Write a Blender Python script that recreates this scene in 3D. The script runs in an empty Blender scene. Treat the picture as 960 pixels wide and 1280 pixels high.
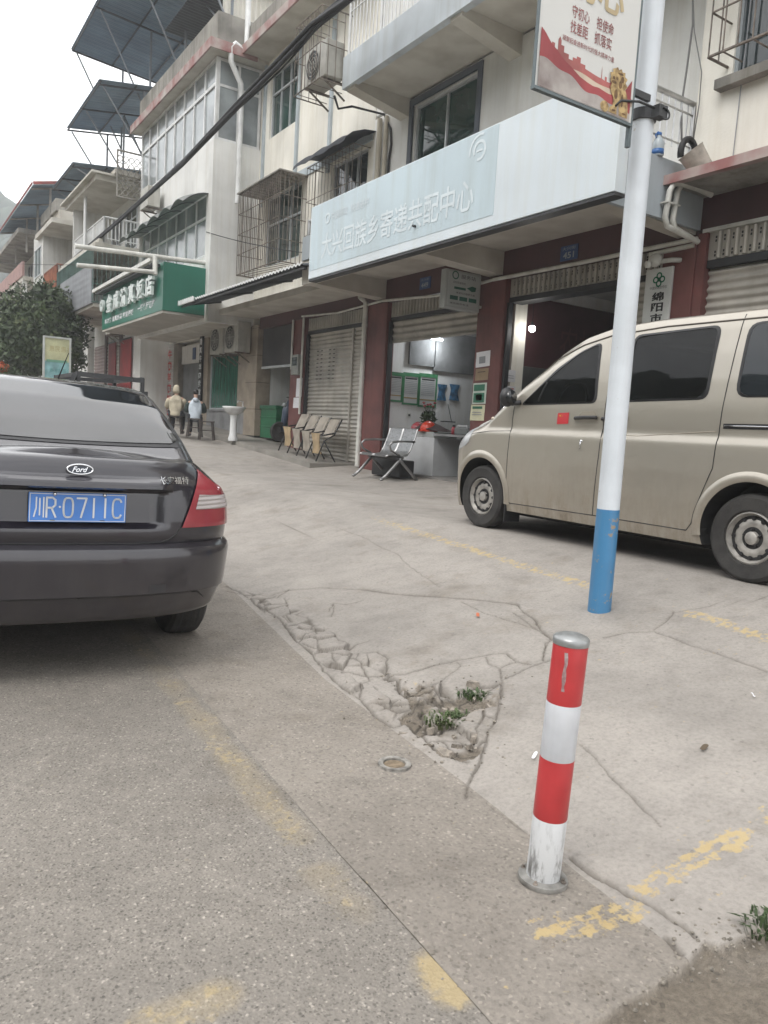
import bpy, bmesh, math, random
import numpy as np
from mathutils import Vector, Matrix

random.seed(7)
RNG = np.random.default_rng(11)
SC = bpy.context.scene
COL = SC.collection

# ------------------------------------------------------------------ camera, sky, sun, exposure
CAM_H = 1.32
CAM_F = 961.0            # focal length in pixels of a 960 x 1280 frame
YAW, PITCH, ROLL = (math.radians(a) for a in (33.2, 5.95, 3.35))


def cam_axes():
    f = np.array([math.sin(YAW) * math.cos(PITCH), math.cos(YAW) * math.cos(PITCH), -math.sin(PITCH)])
    r0 = np.array([math.cos(YAW), -math.sin(YAW), 0.0])
    u0 = np.cross(r0, f)
    r = r0 * math.cos(ROLL) + u0 * math.sin(ROLL)
    u = -r0 * math.sin(ROLL) + u0 * math.cos(ROLL)
    return r, u, f


CR, CU, CF = cam_axes()
CAM = np.array([0.0, 0.0, CAM_H])
cd = bpy.data.cameras.new('camera')
cam = bpy.data.objects.new('camera', cd)
COL.objects.link(cam)
cam.matrix_world = Matrix(((CR[0], CU[0], -CF[0], CAM[0]), (CR[1], CU[1], -CF[1], CAM[1]), (CR[2], CU[2], -CF[2], CAM[2]), (0, 0, 0, 1)))
cd.sensor_fit = 'HORIZONTAL'
cd.sensor_width = 36.0
cd.lens = 36.0 * CAM_F / 960.0
cd.clip_start = 0.05
cd.clip_end = 3000
SC.camera = cam

SUN_EL, SUN_ROT = 52.0, 250.0
world = bpy.data.worlds.new('World')
SC.world = world
world.use_nodes = True
wn, wl = world.node_tree.nodes, world.node_tree.links
wn.clear()
sky = wn.new('ShaderNodeTexSky')
sky.sky_type = 'NISHITA'
sky.sun_disc = False
sky.sun_elevation = math.radians(SUN_EL)
sky.sun_rotation = math.radians(SUN_ROT)
sky.air_density = 1.0
sky.dust_density = 4.0
hs = wn.new('ShaderNodeHueSaturation')
hs.inputs['Saturation'].default_value = 0.30
wl.new(sky.outputs[0], hs.inputs['Color'])
tc = wn.new('ShaderNodeTexCoord')
mp = wn.new('ShaderNodeMapping')
mp.inputs['Scale'].default_value = (1.0, 1.0, 2.6)
wl.new(tc.outputs['Generated'], mp.inputs[0])
ns = wn.new('ShaderNodeTexNoise')
ns.inputs['Scale'].default_value = 2.2
ns.inputs['Detail'].default_value = 5
wl.new(mp.outputs[0], ns.inputs['Vector'])
rp = wn.new('ShaderNodeValToRGB')
rp.color_ramp.elements[0].position = 0.30
rp.color_ramp.elements[0].color = (11.2, 11.6, 12.0, 1)
rp.color_ramp.elements[1].position = 0.70
rp.color_ramp.elements[1].color = (16.5, 16.2, 16.0, 1)
wl.new(ns.outputs['Fac'], rp.inputs[0])
mx = wn.new('ShaderNodeMixRGB')
mx.inputs['Fac'].default_value = 0.80
wl.new(hs.outputs[0], mx.inputs[1])
wl.new(rp.outputs[0], mx.inputs[2])
bg = wn.new('ShaderNodeBackground')
bg.inputs['Strength'].default_value = 0.10
wl.new(mx.outputs[0], bg.inputs['Color'])
wo = wn.new('ShaderNodeOutputWorld')
wl.new(bg.outputs[0], wo.inputs['Surface'])

sd = bpy.data.lights.new('sun', 'SUN')
sd.energy = 0.9
sd.angle = math.radians(25)
sd.color = (1.0, 0.97, 0.92)
sun = bpy.data.objects.new('sun', sd)
COL.objects.link(sun)
# the sky's rotation is measured clockwise from +Y
az = math.radians(SUN_ROT)
sdir = Vector((math.sin(az) * math.cos(math.radians(SUN_EL)), math.cos(az) * math.cos(math.radians(SUN_EL)), math.sin(math.radians(SUN_EL))))
sun.rotation_euler = sdir.to_track_quat('Z', 'Y').to_euler()
sun.location = sdir * 60

vs = SC.view_settings
SC.display_settings.display_device = 'sRGB'
vs.view_transform = 'Standard'
vs.look = 'None'
vs.gamma = 1.0
vs.use_curve_mapping = False
vs.exposure = 0.80
SC.cycles.use_denoising = True
SC.cycles.max_bounces = 6
SC.cycles.diffuse_bounces = 4
SC.cycles.glossy_bounces = 3
SC.cycles.transmission_bounces = 4
SC.cycles.caustics_reflective = False
SC.cycles.caustics_refractive = False


# ------------------------------------------------------------------ where things stand: pixel of the 960 x 1280 survey photo -> point on a known plane
def ray(x, y):
    return CR * (x - 480) / CAM_F - CU * (y - 640) / CAM_F + CF


def PX(x, y, X):
    d = ray(x, y)
    return CAM + d * (X / d[0])


def PY(x, y, Y):
    d = ray(x, y)
    return CAM + d * (Y / d[1])


def PZ(x, y, Z):
    d = ray(x, y)
    return CAM + d * ((Z - CAM_H) / d[2])


# ------------------------------------------------------------------ materials
def mat(name, col, rough=0.6, metal=0.0, var=0.10, scale=3.0, bump=0.0, bscale=60.0, spec=0.5, streak=0.0, col2=None, grain=0.0):
    """A procedural painted / cast surface: base colour with broad wear, optional downward streaks, fine grain and bump."""
    m = bpy.data.materials.new(name)
    m.use_nodes = True
    n, l = m.node_tree.nodes, m.node_tree.links
    b = n['Principled BSDF']
    b.inputs['Roughness'].default_value = rough
    b.inputs['Metallic'].default_value = metal
    b.inputs['Specular IOR Level'].default_value = spec
    g = n.new('ShaderNodeNewGeometry')
    t = n.new('ShaderNodeTexNoise')
    t.inputs['Scale'].default_value = scale
    t.inputs['Detail'].default_value = 6
    l.new(g.outputs['Position'], t.inputs['Vector'])
    r = n.new('ShaderNodeValToRGB')
    c2 = col2 if col2 else tuple(c * (1 - 2.2 * var) for c in col)
    r.color_ramp.elements[0].position = 0.32
    r.color_ramp.elements[0].color = (*c2, 1)
    r.color_ramp.elements[1].position = 0.62
    r.color_ramp.elements[1].color = (*[min(1, c * (1 + 0.4 * var)) for c in col], 1)
    l.new(t.outputs['Fac'], r.inputs[0])
    out = r.outputs[0]
    if streak:
        mpn = n.new('ShaderNodeMapping')
        mpn.inputs['Scale'].default_value = (7, 7, 0.35)
        l.new(g.outputs['Position'], mpn.inputs[0])
        t2 = n.new('ShaderNodeTexNoise')
        t2.inputs['Scale'].default_value = 1.0
        t2.inputs['Detail'].default_value = 7
        t2.inputs['Roughness'].default_value = 0.65
        l.new(mpn.outputs[0], t2.inputs['Vector'])
        r2 = n.new('ShaderNodeValToRGB')
        r2.color_ramp.elements[0].position = 0.46
        r2.color_ramp.elements[0].color = (1, 1, 1, 1)
        r2.color_ramp.elements[1].position = 0.72
        k = 1 - streak
        r2.color_ramp.elements[1].color = (k, k * 0.98, k * 0.94, 1)
        l.new(t2.outputs['Fac'], r2.inputs[0])
        x = n.new('ShaderNodeMixRGB')
        x.blend_type = 'MULTIPLY'
        x.inputs[0].default_value = 1
        l.new(out, x.inputs[1])
        l.new(r2.outputs[0], x.inputs[2])
        out = x.outputs[0]
    if grain:
        t3 = n.new('ShaderNodeTexNoise')
        t3.inputs['Scale'].default_value = 140
        t3.inputs['Detail'].default_value = 3
        l.new(g.outputs['Position'], t3.inputs['Vector'])
        r3 = n.new('ShaderNodeMapRange')
        r3.inputs[1].default_value = 0.3
        r3.inputs[2].default_value = 0.7
        r3.inputs[3].default_value = 1 - grain
        r3.inputs[4].default_value = 1 + grain
        l.new(t3.outputs['Fac'], r3.inputs[0])
        x = n.new('ShaderNodeMixRGB')
        x.blend_type = 'MULTIPLY'
        x.inputs[0].default_value = 1
        l.new(out, x.inputs[1])
        l.new(r3.outputs[0], x.inputs[2])
        out = x.outputs[0]
    l.new(out, b.inputs['Base Color'])
    rr = n.new('ShaderNodeMapRange')
    rr.inputs[3].default_value = max(0.02, rough * 0.85)
    rr.inputs[4].default_value = min(1, rough * 1.15)
    l.new(t.outputs['Fac'], rr.inputs[0])
    l.new(rr.outputs[0], b.inputs['Roughness'])
    if bump:
        t4 = n.new('ShaderNodeTexNoise')
        t4.inputs['Scale'].default_value = bscale
        t4.inputs['Detail'].default_value = 5
        l.new(g.outputs['Position'], t4.inputs['Vector'])
        bp = n.new('ShaderNodeBump')
        bp.inputs['Strength'].default_value = bump
        bp.inputs['Distance'].default_value = 0.01
        l.new(t4.outputs['Fac'], bp.inputs['Height'])
        l.new(bp.outputs[0], b.inputs['Normal'])
    return m


def wave_bump(m, axis, scale, strength, dist=0.02, profile='SIN'):
    """adds corrugation along a world axis (0,1,2) to a material's normal"""
    n, l = m.node_tree.nodes, m.node_tree.links
    b = n['Principled BSDF']
    g = n.new('ShaderNodeNewGeometry')
    w = n.new('ShaderNodeTexWave')
    w.bands_direction = 'XYZ'[axis]
    w.wave_profile = profile
    w.inputs['Scale'].default_value = scale
    w.inputs['Distortion'].default_value = 0
    l.new(g.outputs['Position'], w.inputs['Vector'])
    bp = n.new('ShaderNodeBump')
    bp.inputs['Strength'].default_value = strength
    bp.inputs['Distance'].default_value = dist
    l.new(w.outputs['Fac'], bp.inputs['Height'])
    l.new(bp.outputs[0], b.inputs['Normal'])
    return m


def emit_mat(name, col, strength):
    m = bpy.data.materials.new(name)
    m.use_nodes = True
    b = m.node_tree.nodes['Principled BSDF']
    b.inputs['Base Color'].default_value = (*col, 1)
    b.inputs['Emission Color'].default_value = (*col, 1)
    b.inputs['Emission Strength'].default_value = strength
    return m


def glass_mat(name, col=(0.012, 0.016, 0.018), rough=0.04, spec=0.8, var=0.3, ior=1.5):
    m = mat(name, col, rough=rough, spec=spec, var=var, scale=1.2)
    m.node_tree.nodes['Principled BSDF'].inputs['IOR'].default_value = ior
    return m


# ------------------------------------------------------------------ mesh building
class MB:
    def __init__(self):
        self.v, self.f, self.fm = [], [], []
        self.mi = 0

    def add(self, vs_, fs_):
        o = len(self.v)
        self.v.extend([tuple(map(float, p)) for p in vs_])
        for q in fs_:
            self.f.append(tuple(i + o for i in q))
            self.fm.append(self.mi)
        return self

    def box(self, x0, x1, y0, y1, z0, z1):
        x0, x1 = min(x0, x1), max(x0, x1)
        y0, y1 = min(y0, y1), max(y0, y1)
        z0, z1 = min(z0, z1), max(z0, z1)
        return self.add([(x0, y0, z0), (x1, y0, z0), (x1, y1, z0), (x0, y1, z0), (x0, y0, z1), (x1, y0, z1), (x1, y1, z1), (x0, y1, z1)],
                        [(0, 3, 2, 1), (4, 5, 6, 7), (0, 1, 5, 4), (1, 2, 6, 5), (2, 3, 7, 6), (3, 0, 4, 7)])

    def obox(self, c, ax, ay, az_):
        """box from its centre and three half-axis vectors"""
        c, ax, ay, az_ = map(np.array, (c, ax, ay, az_))
        p = [c + sx * ax + sy * ay + sz * az_ for sz in (-1, 1) for sx, sy in ((-1, -1), (1, -1), (1, 1), (-1, 1))]
        return self.add(p, [(0, 3, 2, 1), (4, 5, 6, 7), (0, 1, 5, 4), (1, 2, 6, 5), (2, 3, 7, 6), (3, 0, 4, 7)])

    def bar(self, p, q, w, h=None, up=(0, 0, 1)):
        """rectangular bar between two points"""
        p, q = np.array(p, float), np.array(q, float)
        d = q - p
        L = np.linalg.norm(d)
        if L < 1e-6:
            return self
        d /= L
        up = np.array(up, float)
        if abs(d @ up) > 0.97:
            up = np.array((1.0, 0, 0)) if abs(d[0]) < 0.9 else np.array((0, 1.0, 0))
        s = np.cross(d, up)
        s /= np.linalg.norm(s)
        t = np.cross(s, d)
        return self.obox((p + q) / 2, s * w / 2, d * L / 2, t * (h or w) / 2)

    def tube(self, path, r, n=8, closed=False, cap=True):
        path = [np.array(p, float) for p in path]
        rs = r if isinstance(r, (list, tuple)) else [r] * len(path)
        vs_, fs_ = [], []
        N = len(path)
        prev = None
        for i, p in enumerate(path):
            if closed:
                d = path[(i + 1) % N] - path[i - 1]
            else:
                d = path[min(i + 1, N - 1)] - path[max(i - 1, 0)]
            d = d / (np.linalg.norm(d) + 1e-12)
            if prev is None:
                a = np.array((0, 0, 1.0)) if abs(d[2]) < 0.9 else np.array((1.0, 0, 0))
                s = np.cross(d, a)
            else:
                s = prev - d * (prev @ d)
            s /= np.linalg.norm(s) + 1e-12
            prev = s
            t = np.cross(d, s)
            for k in range(n):
                an = 2 * math.pi * k / n
                vs_.append(p + rs[i] * (math.cos(an) * s + math.sin(an) * t))
        for i in range(N if closed else N - 1):
            j = (i + 1) % N
            for k in range(n):
                k2 = (k + 1) % n
                fs_.append((i * n + k, i * n + k2, j * n + k2, j * n + k))
        if cap and not closed:
            fs_.append(tuple(range(n - 1, -1, -1)))
            fs_.append(tuple((N - 1) * n + k for k in range(n)))
        return self.add(vs_, fs_)

    def cyl(self, p, q, r0, r1=None, n=16):
        return self.tube([p, q], [r0, r1 if r1 is not None else r0], n)

    def lathe(self, prof, o=(0, 0, 0), axis=(0, 0, 1), n=24, closed=False):
        """prof: list of (radius, height along axis)"""
        o, a = np.array(o, float), np.array(axis, float)
        a /= np.linalg.norm(a)
        h = np.array((1.0, 0, 0)) if abs(a[0]) < 0.9 else np.array((0, 1.0, 0))
        s = np.cross(a, h)
        s /= np.linalg.norm(s)
        t = np.cross(a, s)
        vs_, fs_ = [], []
        for r, z in prof:
            for k in range(n):
                an = 2 * math.pi * k / n
                vs_.append(o + a * z + r * (math.cos(an) * s + math.sin(an) * t))
        M = len(prof)
        for i in range(M if closed else M - 1):
            j = (i + 1) % M
            for k in range(n):
                k2 = (k + 1) % n
                fs_.append((i * n + k, i * n + k2, j * n + k2, j * n + k))
        if not closed:
            if prof[0][0] > 1e-4:
                fs_.append(tuple(range(n - 1, -1, -1)))
            if prof[-1][0] > 1e-4:
                fs_.append(tuple((M - 1) * n + k for k in range(n)))
        return self.add(vs_, fs_)

    def prism(self, poly, f3, a, b):
        """extrude a 2D polygon: f3(u, v, w) -> 3D point, w from a to b"""
        n = len(poly)
        vs_ = [f3(u, v, a) for u, v in poly] + [f3(u, v, b) for u, v in poly]
        fs_ = [tuple(range(n - 1, -1, -1)), tuple(range(n, 2 * n))]
        for i in range(n):
            j = (i + 1) % n
            fs_.append((i, j, n + j, n + i))
        return self.add(vs_, fs_)

    def grid(self, P):
        """P: array (m, n, 3)"""
        P = np.asarray(P)
        m, n = P.shape[:2]
        fs_ = [(i * n + j, i * n + j + 1, (i + 1) * n + j + 1, (i + 1) * n + j) for i in range(m - 1) for j in range(n - 1)]
        return self.add(P.reshape(-1, 3), fs_)

    def slab(self, P, off):
        """a grid and its copy displaced by off (3,), joined round the rim: a thin solid sheet"""
        P = np.asarray(P, float)
        m, n = P.shape[:2]
        self.grid(P)
        Q = (P + np.asarray(off))[:, ::-1]
        self.grid(Q)
        rim = [(i, 0) for i in range(m)] + [(m - 1, j) for j in range(1, n)] + [(i, n - 1) for i in range(m - 2, -1, -1)] + [(0, j) for j in range(n - 2, 0, -1)]
        A = [P[i, j] for i, j in rim]
        B = [P[i, j] + np.asarray(off) for i, j in rim]
        k = len(rim)
        return self.add(A + B, [(i, (i + 1) % k, k + (i + 1) % k, k + i) for i in range(k)])

    def ball(self, c, rx, ry=None, rz=None, nu=12, nv=8):
        ry, rz = ry or rx, rz or rx
        vs_ = [(c[0], c[1], c[2] - rz)]
        for j in range(1, nv):
            ph = -math.pi / 2 + math.pi * j / nv
            for i in range(nu):
                th = 2 * math.pi * i / nu
                vs_.append((c[0] + rx * math.cos(ph) * math.cos(th), c[1] + ry * math.cos(ph) * math.sin(th), c[2] + rz * math.sin(ph)))
        vs_.append((c[0], c[1], c[2] + rz))
        fs_ = []
        for i in range(nu):
            fs_.append((0, 1 + (i + 1) % nu, 1 + i))
            for j in range(nv - 2):
                a = 1 + j * nu
                fs_.append((a + i, a + (i + 1) % nu, a + nu + (i + 1) % nu, a + nu + i))
            a = 1 + (nv - 2) * nu
            fs_.append((a + i, a + (i + 1) % nu, len(vs_) - 1))
        return self.add(vs_, fs_)

    def build(self, name, m, parent=None, smooth=False, bevel=0.0, fix=True, autosmooth=None):
        me = bpy.data.meshes.new(name)
        V = np.array(self.v, float)
        off = np.zeros(3)
        if parent is None:
            off = np.array([(V[:, 0].min() + V[:, 0].max()) / 2, (V[:, 1].min() + V[:, 1].max()) / 2, V[:, 2].min()])
            V = V - off
        me.from_pydata(V.tolist(), [], self.f)
        ms = m if isinstance(m, (list, tuple)) else [m]
        for q in ms:
            me.materials.append(q)
        if len(ms) > 1:
            me.polygons.foreach_set('material_index', self.fm)
        if fix:
            bm = bmesh.new()
            bm.from_mesh(me)
            bmesh.ops.recalc_face_normals(bm, faces=bm.faces)
            bm.to_mesh(me)
            bm.free()
        o = bpy.data.objects.new(name, me)
        COL.objects.link(o)
        if parent is not None:
            o.parent = parent
            if parent.name in WORLD_ROOTS:
                o.location = -Vector(parent.location)
        else:
            o.location = off
        if smooth:
            me.polygons.foreach_set('use_smooth', [True] * len(me.polygons))
            if autosmooth:
                mark_sharp(me, autosmooth)
        if bevel:
            md = o.modifiers.new('edge', 'BEVEL')
            md.width = bevel
            md.segments = 2
            md.limit_method = 'ANGLE'
            md.angle_limit = math.radians(40)
            md.harden_normals = False
        return o


def mark_sharp(me, deg):
    bm = bmesh.new()
    bm.from_mesh(me)
    lim = math.radians(deg)
    for e in bm.edges:
        if len(e.link_faces) == 2 and e.calc_face_angle(0) > lim:
            e.smooth = False
    bm.to_mesh(me)
    bm.free()


WORLD_ROOTS = set()


def tag(o, label, cat, group=None, kind=None):
    o['label'] = label
    o['category'] = cat
    if group:
        o['group'] = group
    if kind:
        o['kind'] = kind
    return o


def structure(o, kind='structure'):
    o['kind'] = kind
    return o


def thing(name, label, cat, loc=(0, 0, 0), group=None, local=False, rot=None):
    """an Empty at the thing's base; unless local, its parts are modelled in world coordinates"""
    o = bpy.data.objects.new(name, None)
    o.empty_display_size = 0.2
    COL.objects.link(o)
    o.location = Vector([float(c) for c in loc])
    if rot:
        o.rotation_euler = rot
    if not local:
        WORLD_ROOTS.add(o.name)
    return tag(o, label, cat, group)


def copy_tree(o, parent=None):
    c = o.copy()
    COL.objects.link(c)
    if parent is not None:
        c.parent = parent
    for ch in list(o.children):
        copy_tree(ch, c)
    return c


def text_mesh(s, italic=0.0, extrude=0.0, spacing=1.0, line=1.0, bold=0.0):
    c = bpy.data.curves.new('lettering', 'FONT')
    c.body = s
    c.shear = italic
    c.extrude = extrude
    c.space_character = spacing
    c.space_line = line
    c.offset = bold
    c.resolution_u = 3
    o = bpy.data.objects.new('lettering', c)
    COL.objects.link(o)
    dg = bpy.context.evaluated_depsgraph_get()
    me = bpy.data.meshes.new_from_object(o.evaluated_get(dg))
    V = np.array([v.co for v in me.vertices])
    F = [tuple(p.vertices) for p in me.polygons]
    bpy.data.objects.remove(o)
    bpy.data.meshes.remove(me)
    bpy.data.curves.remove(c)
    return V, F


def lettering(s, o, xd, yd, w=None, h=None, m=None, parent=None, name='lettering', italic=0.0, depth=0.0, mb=None, warp=None, bold=0.0, spacing=1.0, line=1.0):
    """text laid on a plane: o = lower left corner of its box, xd / yd unit directions, scaled to width w and height h"""
    V, F = text_mesh(s, italic, depth, spacing, line, bold)
    mn, mx_ = V.min(0), V.max(0)
    sz = mx_ - mn
    if h is None:
        k = (w / sz[0], w / sz[0])
    elif w is None:
        k = (h / sz[1], h / sz[1])
    else:
        k = (w / sz[0], h / sz[1])
    xd, yd, o = np.array(xd, float), np.array(yd, float), np.array(o, float)
    zd = np.cross(xd, yd)
    U = (V[:, 0] - mn[0]) * k[0]
    W = (V[:, 1] - mn[1]) * k[1]
    P = o + U[:, None] * xd + W[:, None] * yd + (V[:, 2:3] - mn[2]) * zd
    if warp is not None:
        P = warp(P)
    b = mb or MB()
    b.add(P, F)
    if mb is not None:
        return None
    return b.build(name, m, parent, fix=False)


def sm(a, b, x):
    t = np.clip((np.asarray(x, float) - a) / (b - a), 0, 1)
    return t * t * (3 - 2 * t)


def noise2(x, y, seed=0):
    """cheap value noise"""
    x, y = np.asarray(x, float), np.asarray(y, float)
    xi, yi = np.floor(x).astype(np.int64), np.floor(y).astype(np.int64)
    fx, fy = x - xi, y - yi
    fx, fy = fx * fx * (3 - 2 * fx), fy * fy * (3 - 2 * fy)

    def hsh(i, j):
        h = (i * 374761393 + j * 668265263 + seed * 974634777) & 0xFFFFFFFF
        h = ((h ^ (h >> 13)) * 1274126177) & 0xFFFFFFFF
        return ((h ^ (h >> 16)) & 0xFFFF) / 65535.0
    a, b, c, d = hsh(xi, yi), hsh(xi + 1, yi), hsh(xi, yi + 1), hsh(xi + 1, yi + 1)
    return (a * (1 - fx) + b * fx) * (1 - fy) + (c * (1 - fx) + d * fx) * fy


def fbm(x, y, seed=0, oct_=4):
    s, a, t = 0, 1.0, 0
    for k in range(oct_):
        s = s + a * noise2(np.asarray(x) * 2 ** k, np.asarray(y) * 2 ** k, seed + k)
        t += a
        a *= 0.5
    return s / t


# ------------------------------------------------------------------ ground: heights
def rise(Y):
    return 0.07 * np.clip(np.asarray(Y, float) - 12.5, 0, 9.5)


XG_Y = [-20, 0.5, 1.13, 2.16, 2.61, 3.45, 5.75, 8, 12, 60]
XG_X = [1.6, 1.70, 1.75, 1.86, 1.89, 1.95, 2.33, 2.6, 2.9, 3.2]


def xg(Y):
    """where the forecourt's concrete starts"""
    return np.interp(Y, XG_Y, XG_X)


def xe(Y):
    """edge of the asphalt"""
    return np.interp(Y, [-20, 0.5, 5.0, 12, 60], [0.95, 1.105, 1.36, 1.75, 2.3]) + 0.012 * (fbm(np.asarray(Y) * 3, 0.3, 3) - 0.5)


def gz(X, Y):
    X, Y = np.asarray(X, float), np.asarray(Y, float)
    g = xg(Y)
    t = np.clip((X - g) / (4.7 - g), 0, 1)
    h = 0.455 * (0.88 * t + 0.12 * sm(0, 1, t)) + 0.115 * np.clip((X - 6.4) / 1.4, 0, 1)
    h = h + np.where(X < 1.1, 0.018 * np.clip(1.1 - X, 0, 4), 0)
    return h + rise(Y)


def PG(x, y, extra=0.0):
    """where a pixel of the survey photo meets the ground"""
    d = ray(x, y)
    t = 0.5
    for _ in range(400):
        p = CAM + d * t
        e = p[2] - float(gz(p[0], p[1])) - extra
        if e < 0.0005:
            break
        t += max(0.002, e * 0.8)
    return CAM + d * t


def polyP(pts, o=(0, 0), k=1.0):
    return np.array([PG(o[0] + k * x, o[1] + k * y)[:2] for x, y in pts])


def seg_dist(X, Y, poly, closed=False):
    P = np.asarray(poly)
    if closed:
        P = np.vstack([P, P[:1]])
    best = np.full(X.shape, 1e9)
    for (x0, y0), (x1, y1) in zip(P[:-1], P[1:]):
        dx, dy = x1 - x0, y1 - y0
        L = dx * dx + dy * dy + 1e-12
        t = np.clip(((X - x0) * dx + (Y - y0) * dy) / L, 0, 1)
        best = np.minimum(best, np.hypot(X - x0 - t * dx, Y - y0 - t * dy))
    return best


def inside(X, Y, poly):
    P = np.asarray(poly)
    c = np.zeros(X.shape, bool)
    n = len(P)
    for i in range(n):
        x0, y0 = P[i]
        x1, y1 = P[(i + 1) % n]
        with np.errstate(divide='ignore', invalid='ignore'):
            m = ((y0 > Y) != (y1 > Y)) & (X < (x1 - x0) * (Y - y0) / (y1 - y0 + 1e-15) + x0)
        c ^= m
    return c


ZA = ((270, 640), 0.4375)      # close survey frame of the broken slab
ZB = ((630, 730), 0.367)
CRACKS = []                    # (polyline, half width, depth, dirt)


def crack(pts, fr, w, d, dirt=1.0):
    CRACKS.append((polyP(pts, *fr), w, d, dirt))


# open joint across the ramp
crack([(30, 226), (90, 236), (150, 240), (210, 224), (300, 216), (420, 222)], ZA, .012, .012)
crack([(420, 222), (520, 234), (620, 242), (700, 247), (780, 254), (860, 263)], ZA, .024, .014)
crack([(860, 262), (880, 285), (915, 310), (930, 335), (955, 360)], ZA, .012, .014)
crack([(955, 360), (940, 385), (930, 420)], ZA, .007, .01)
crack([(490, 465), (540, 465), (600, 445), (680, 425), (760, 412), (790, 405), (830, 403), (860, 425), (895, 435)], ZA, .012, .02)
crack([(770, 415), (780, 432), (810, 445), (830, 435), (855, 428)], ZA, .009, .015)
crack([(810, 445), (818, 478)], ZA, .008, .015)
crack([(960, 420), (900, 440), (850, 465), (818, 480), (812, 540), (800, 590), (772, 640), (765, 690), (745, 730), (720, 775), (712, 815)], ZA, .009, .016, .8)
crack([(30, 212), (90, 240), (110, 265), (150, 285), (185, 315), (210, 345), (240, 375), (270, 400), (300, 440), (345, 490), (410, 530)], ZA, .011, .012)
crack([(410, 530), (450, 580), (510, 615), (545, 600), (590, 640), (640, 690), (720, 715)], ZA, .012, .016)
crack([(120, 260), (160, 250), (190, 235), (210, 222)], ZA, .010, .012)
crack([(200, 300), (220, 320), (250, 335), (280, 330), (288, 345), (255, 352), (240, 370)], ZA, .009, .012)
crack([(335, 260), (370, 265), (420, 252)], ZA, .006, .008)
crack([(320, 285), (338, 262), (330, 300)], ZA, .006, .008)
crack([(340, 350), (350, 375), (385, 385), (440, 370)], ZA, .008, .012)
crack([(330, 400), (370, 410), (400, 422), (410, 405), (460, 400), (490, 420), (485, 455)], ZA, .010, .014)
crack([(340, 460), (380, 455), (430, 462), (485, 460)], ZA, .008, .012)
crack([(400, 480), (415, 500), (410, 530)], ZA, .008, .012)
crack([(405, 482), (440, 470), (400, 422)], ZA, .008, .012)
crack([(250, 375), (290, 395), (330, 400), (345, 440), (320, 455)], ZA, .007, .010)
crack([(485, 465), (520, 480), (530, 510), (580, 520), (622, 508), (640, 525)], ZA, .016, .022)
crack([(460, 545), (520, 575), (560, 565), (580, 535)], ZA, .012, .018)
crack([(580, 560), (590, 590), (570, 620)], ZA, .020, .022)
crack([(640, 525), (650, 555), (690, 562), (700, 540), (760, 515), (812, 488)], ZA, .013, .02)
crack([(700, 505), (740, 498), (812, 488)], ZA, .022, .02)
crack([(625, 500), (660, 470), (700, 440), (690, 430)], ZA, .005, .008)
crack([(640, 620), (690, 590), (720, 560), (760, 545), (765, 580), (800, 590)], ZA, .011, .018)
crack([(640, 650), (700, 650), (730, 672), (770, 650)], ZA, .012, .018)
crack([(530, 600), (570, 620), (600, 655), (650, 650), (680, 690), (765, 690)], ZA, .010, .014)
crack([(600, 535), (640, 545), (655, 590), (640, 622), (610, 630)], ZA, .022, .024)
crack([(765, 580), (745, 620), (730, 672)], ZA, .009, .014)
crack([(350, 50), (420, 70), (470, 100), (520, 120), (540, 145), (590, 180), (640, 215)], ZA, .005, .006, .8)
crack([(30, 90), (140, 65), (240, 45), (350, 30), (450, 20), (560, 8), (640, 2)], ZA, .008, .006, .8)
crack([(700, 257), (760, 285), (840, 310), (920, 335)], ZA, .005, .006, .8)
crack([(870, 235), (960, 222)], ZA, .006, .006, .7)
# the right-hand slab's joints
crack([(340, 182), (420, 165), (510, 160), (560, 180), (640, 210), (760, 250), (899, 300)], ZB, .014, .012, .8)
crack([(510, 155), (560, 120), (580, 90)], ZB, .010, .01, .8)
crack([(560, 100), (700, 75), (899, 45)], ZB, .008, .008, .7)
crack([(262, 545), (330, 610), (400, 690), (470, 760), (530, 822)], ZB, .008, .010, .7)
crack([(30, 95), (110, 150), (165, 190)], ZB, .010, .012)
crack([(130, 260), (140, 200), (165, 190)], ZB, .007, .010)
crack([(-70, 740), (0, 790), (60, 830), (130, 870)], ZB, .006, .006, .7)
crack([(230, 930), (300, 985), (400, 1040), (480, 1085), (600, 1160), (640, 1200)], ZB, .012, .014, .9)
crack([(550, 1205), (600, 1255)], ZB, .016, .014, .9)

HOLE = polyP([(485, 470), (530, 482), (600, 490), (660, 520), (760, 500), (815, 485), (808, 545), (795, 595), (768, 645), (760, 690), (720, 712), (650, 690), (590, 650), (520, 590), (560, 560), (540, 520)], *ZA)
BROKEN = polyP([(40, 215), (200, 240), (300, 320), (420, 395), (490, 430), (520, 480), (815, 482), (770, 650), (720, 712), (590, 650), (400, 540), (240, 380)], *ZA)
SOIL = polyP([(610, 480), (720, 415), (775, 365), (805, 325), (850, 338), (900, 322), (960, 266), (1010, 224), (1010, 600), (500, 600), (520, 525)], (450, 1000), .531)

PAINTS = [  # (polyline, half width, strength)
    (polyP([(455, 645), (490, 655), (560, 677), (640, 703), (740, 733)]), .06, .80),
    (polyP([(862, 766), (905, 778), (970, 803)]), .06, .85),
    (polyP([(690, 1165), (735, 1155), (785, 1140)]), .055, .9),
    (polyP([(805, 1112), (850, 1085), (925, 1045)]), .040, .9),
    (polyP([(925, 1045), (965, 1010)]), .03, .6),
]


def attr(me, name, vals):
    a = me.attributes.new(name, 'FLOAT', 'POINT')
    a.data.foreach_set('value', np.asarray(vals, np.float32).ravel())


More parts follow.
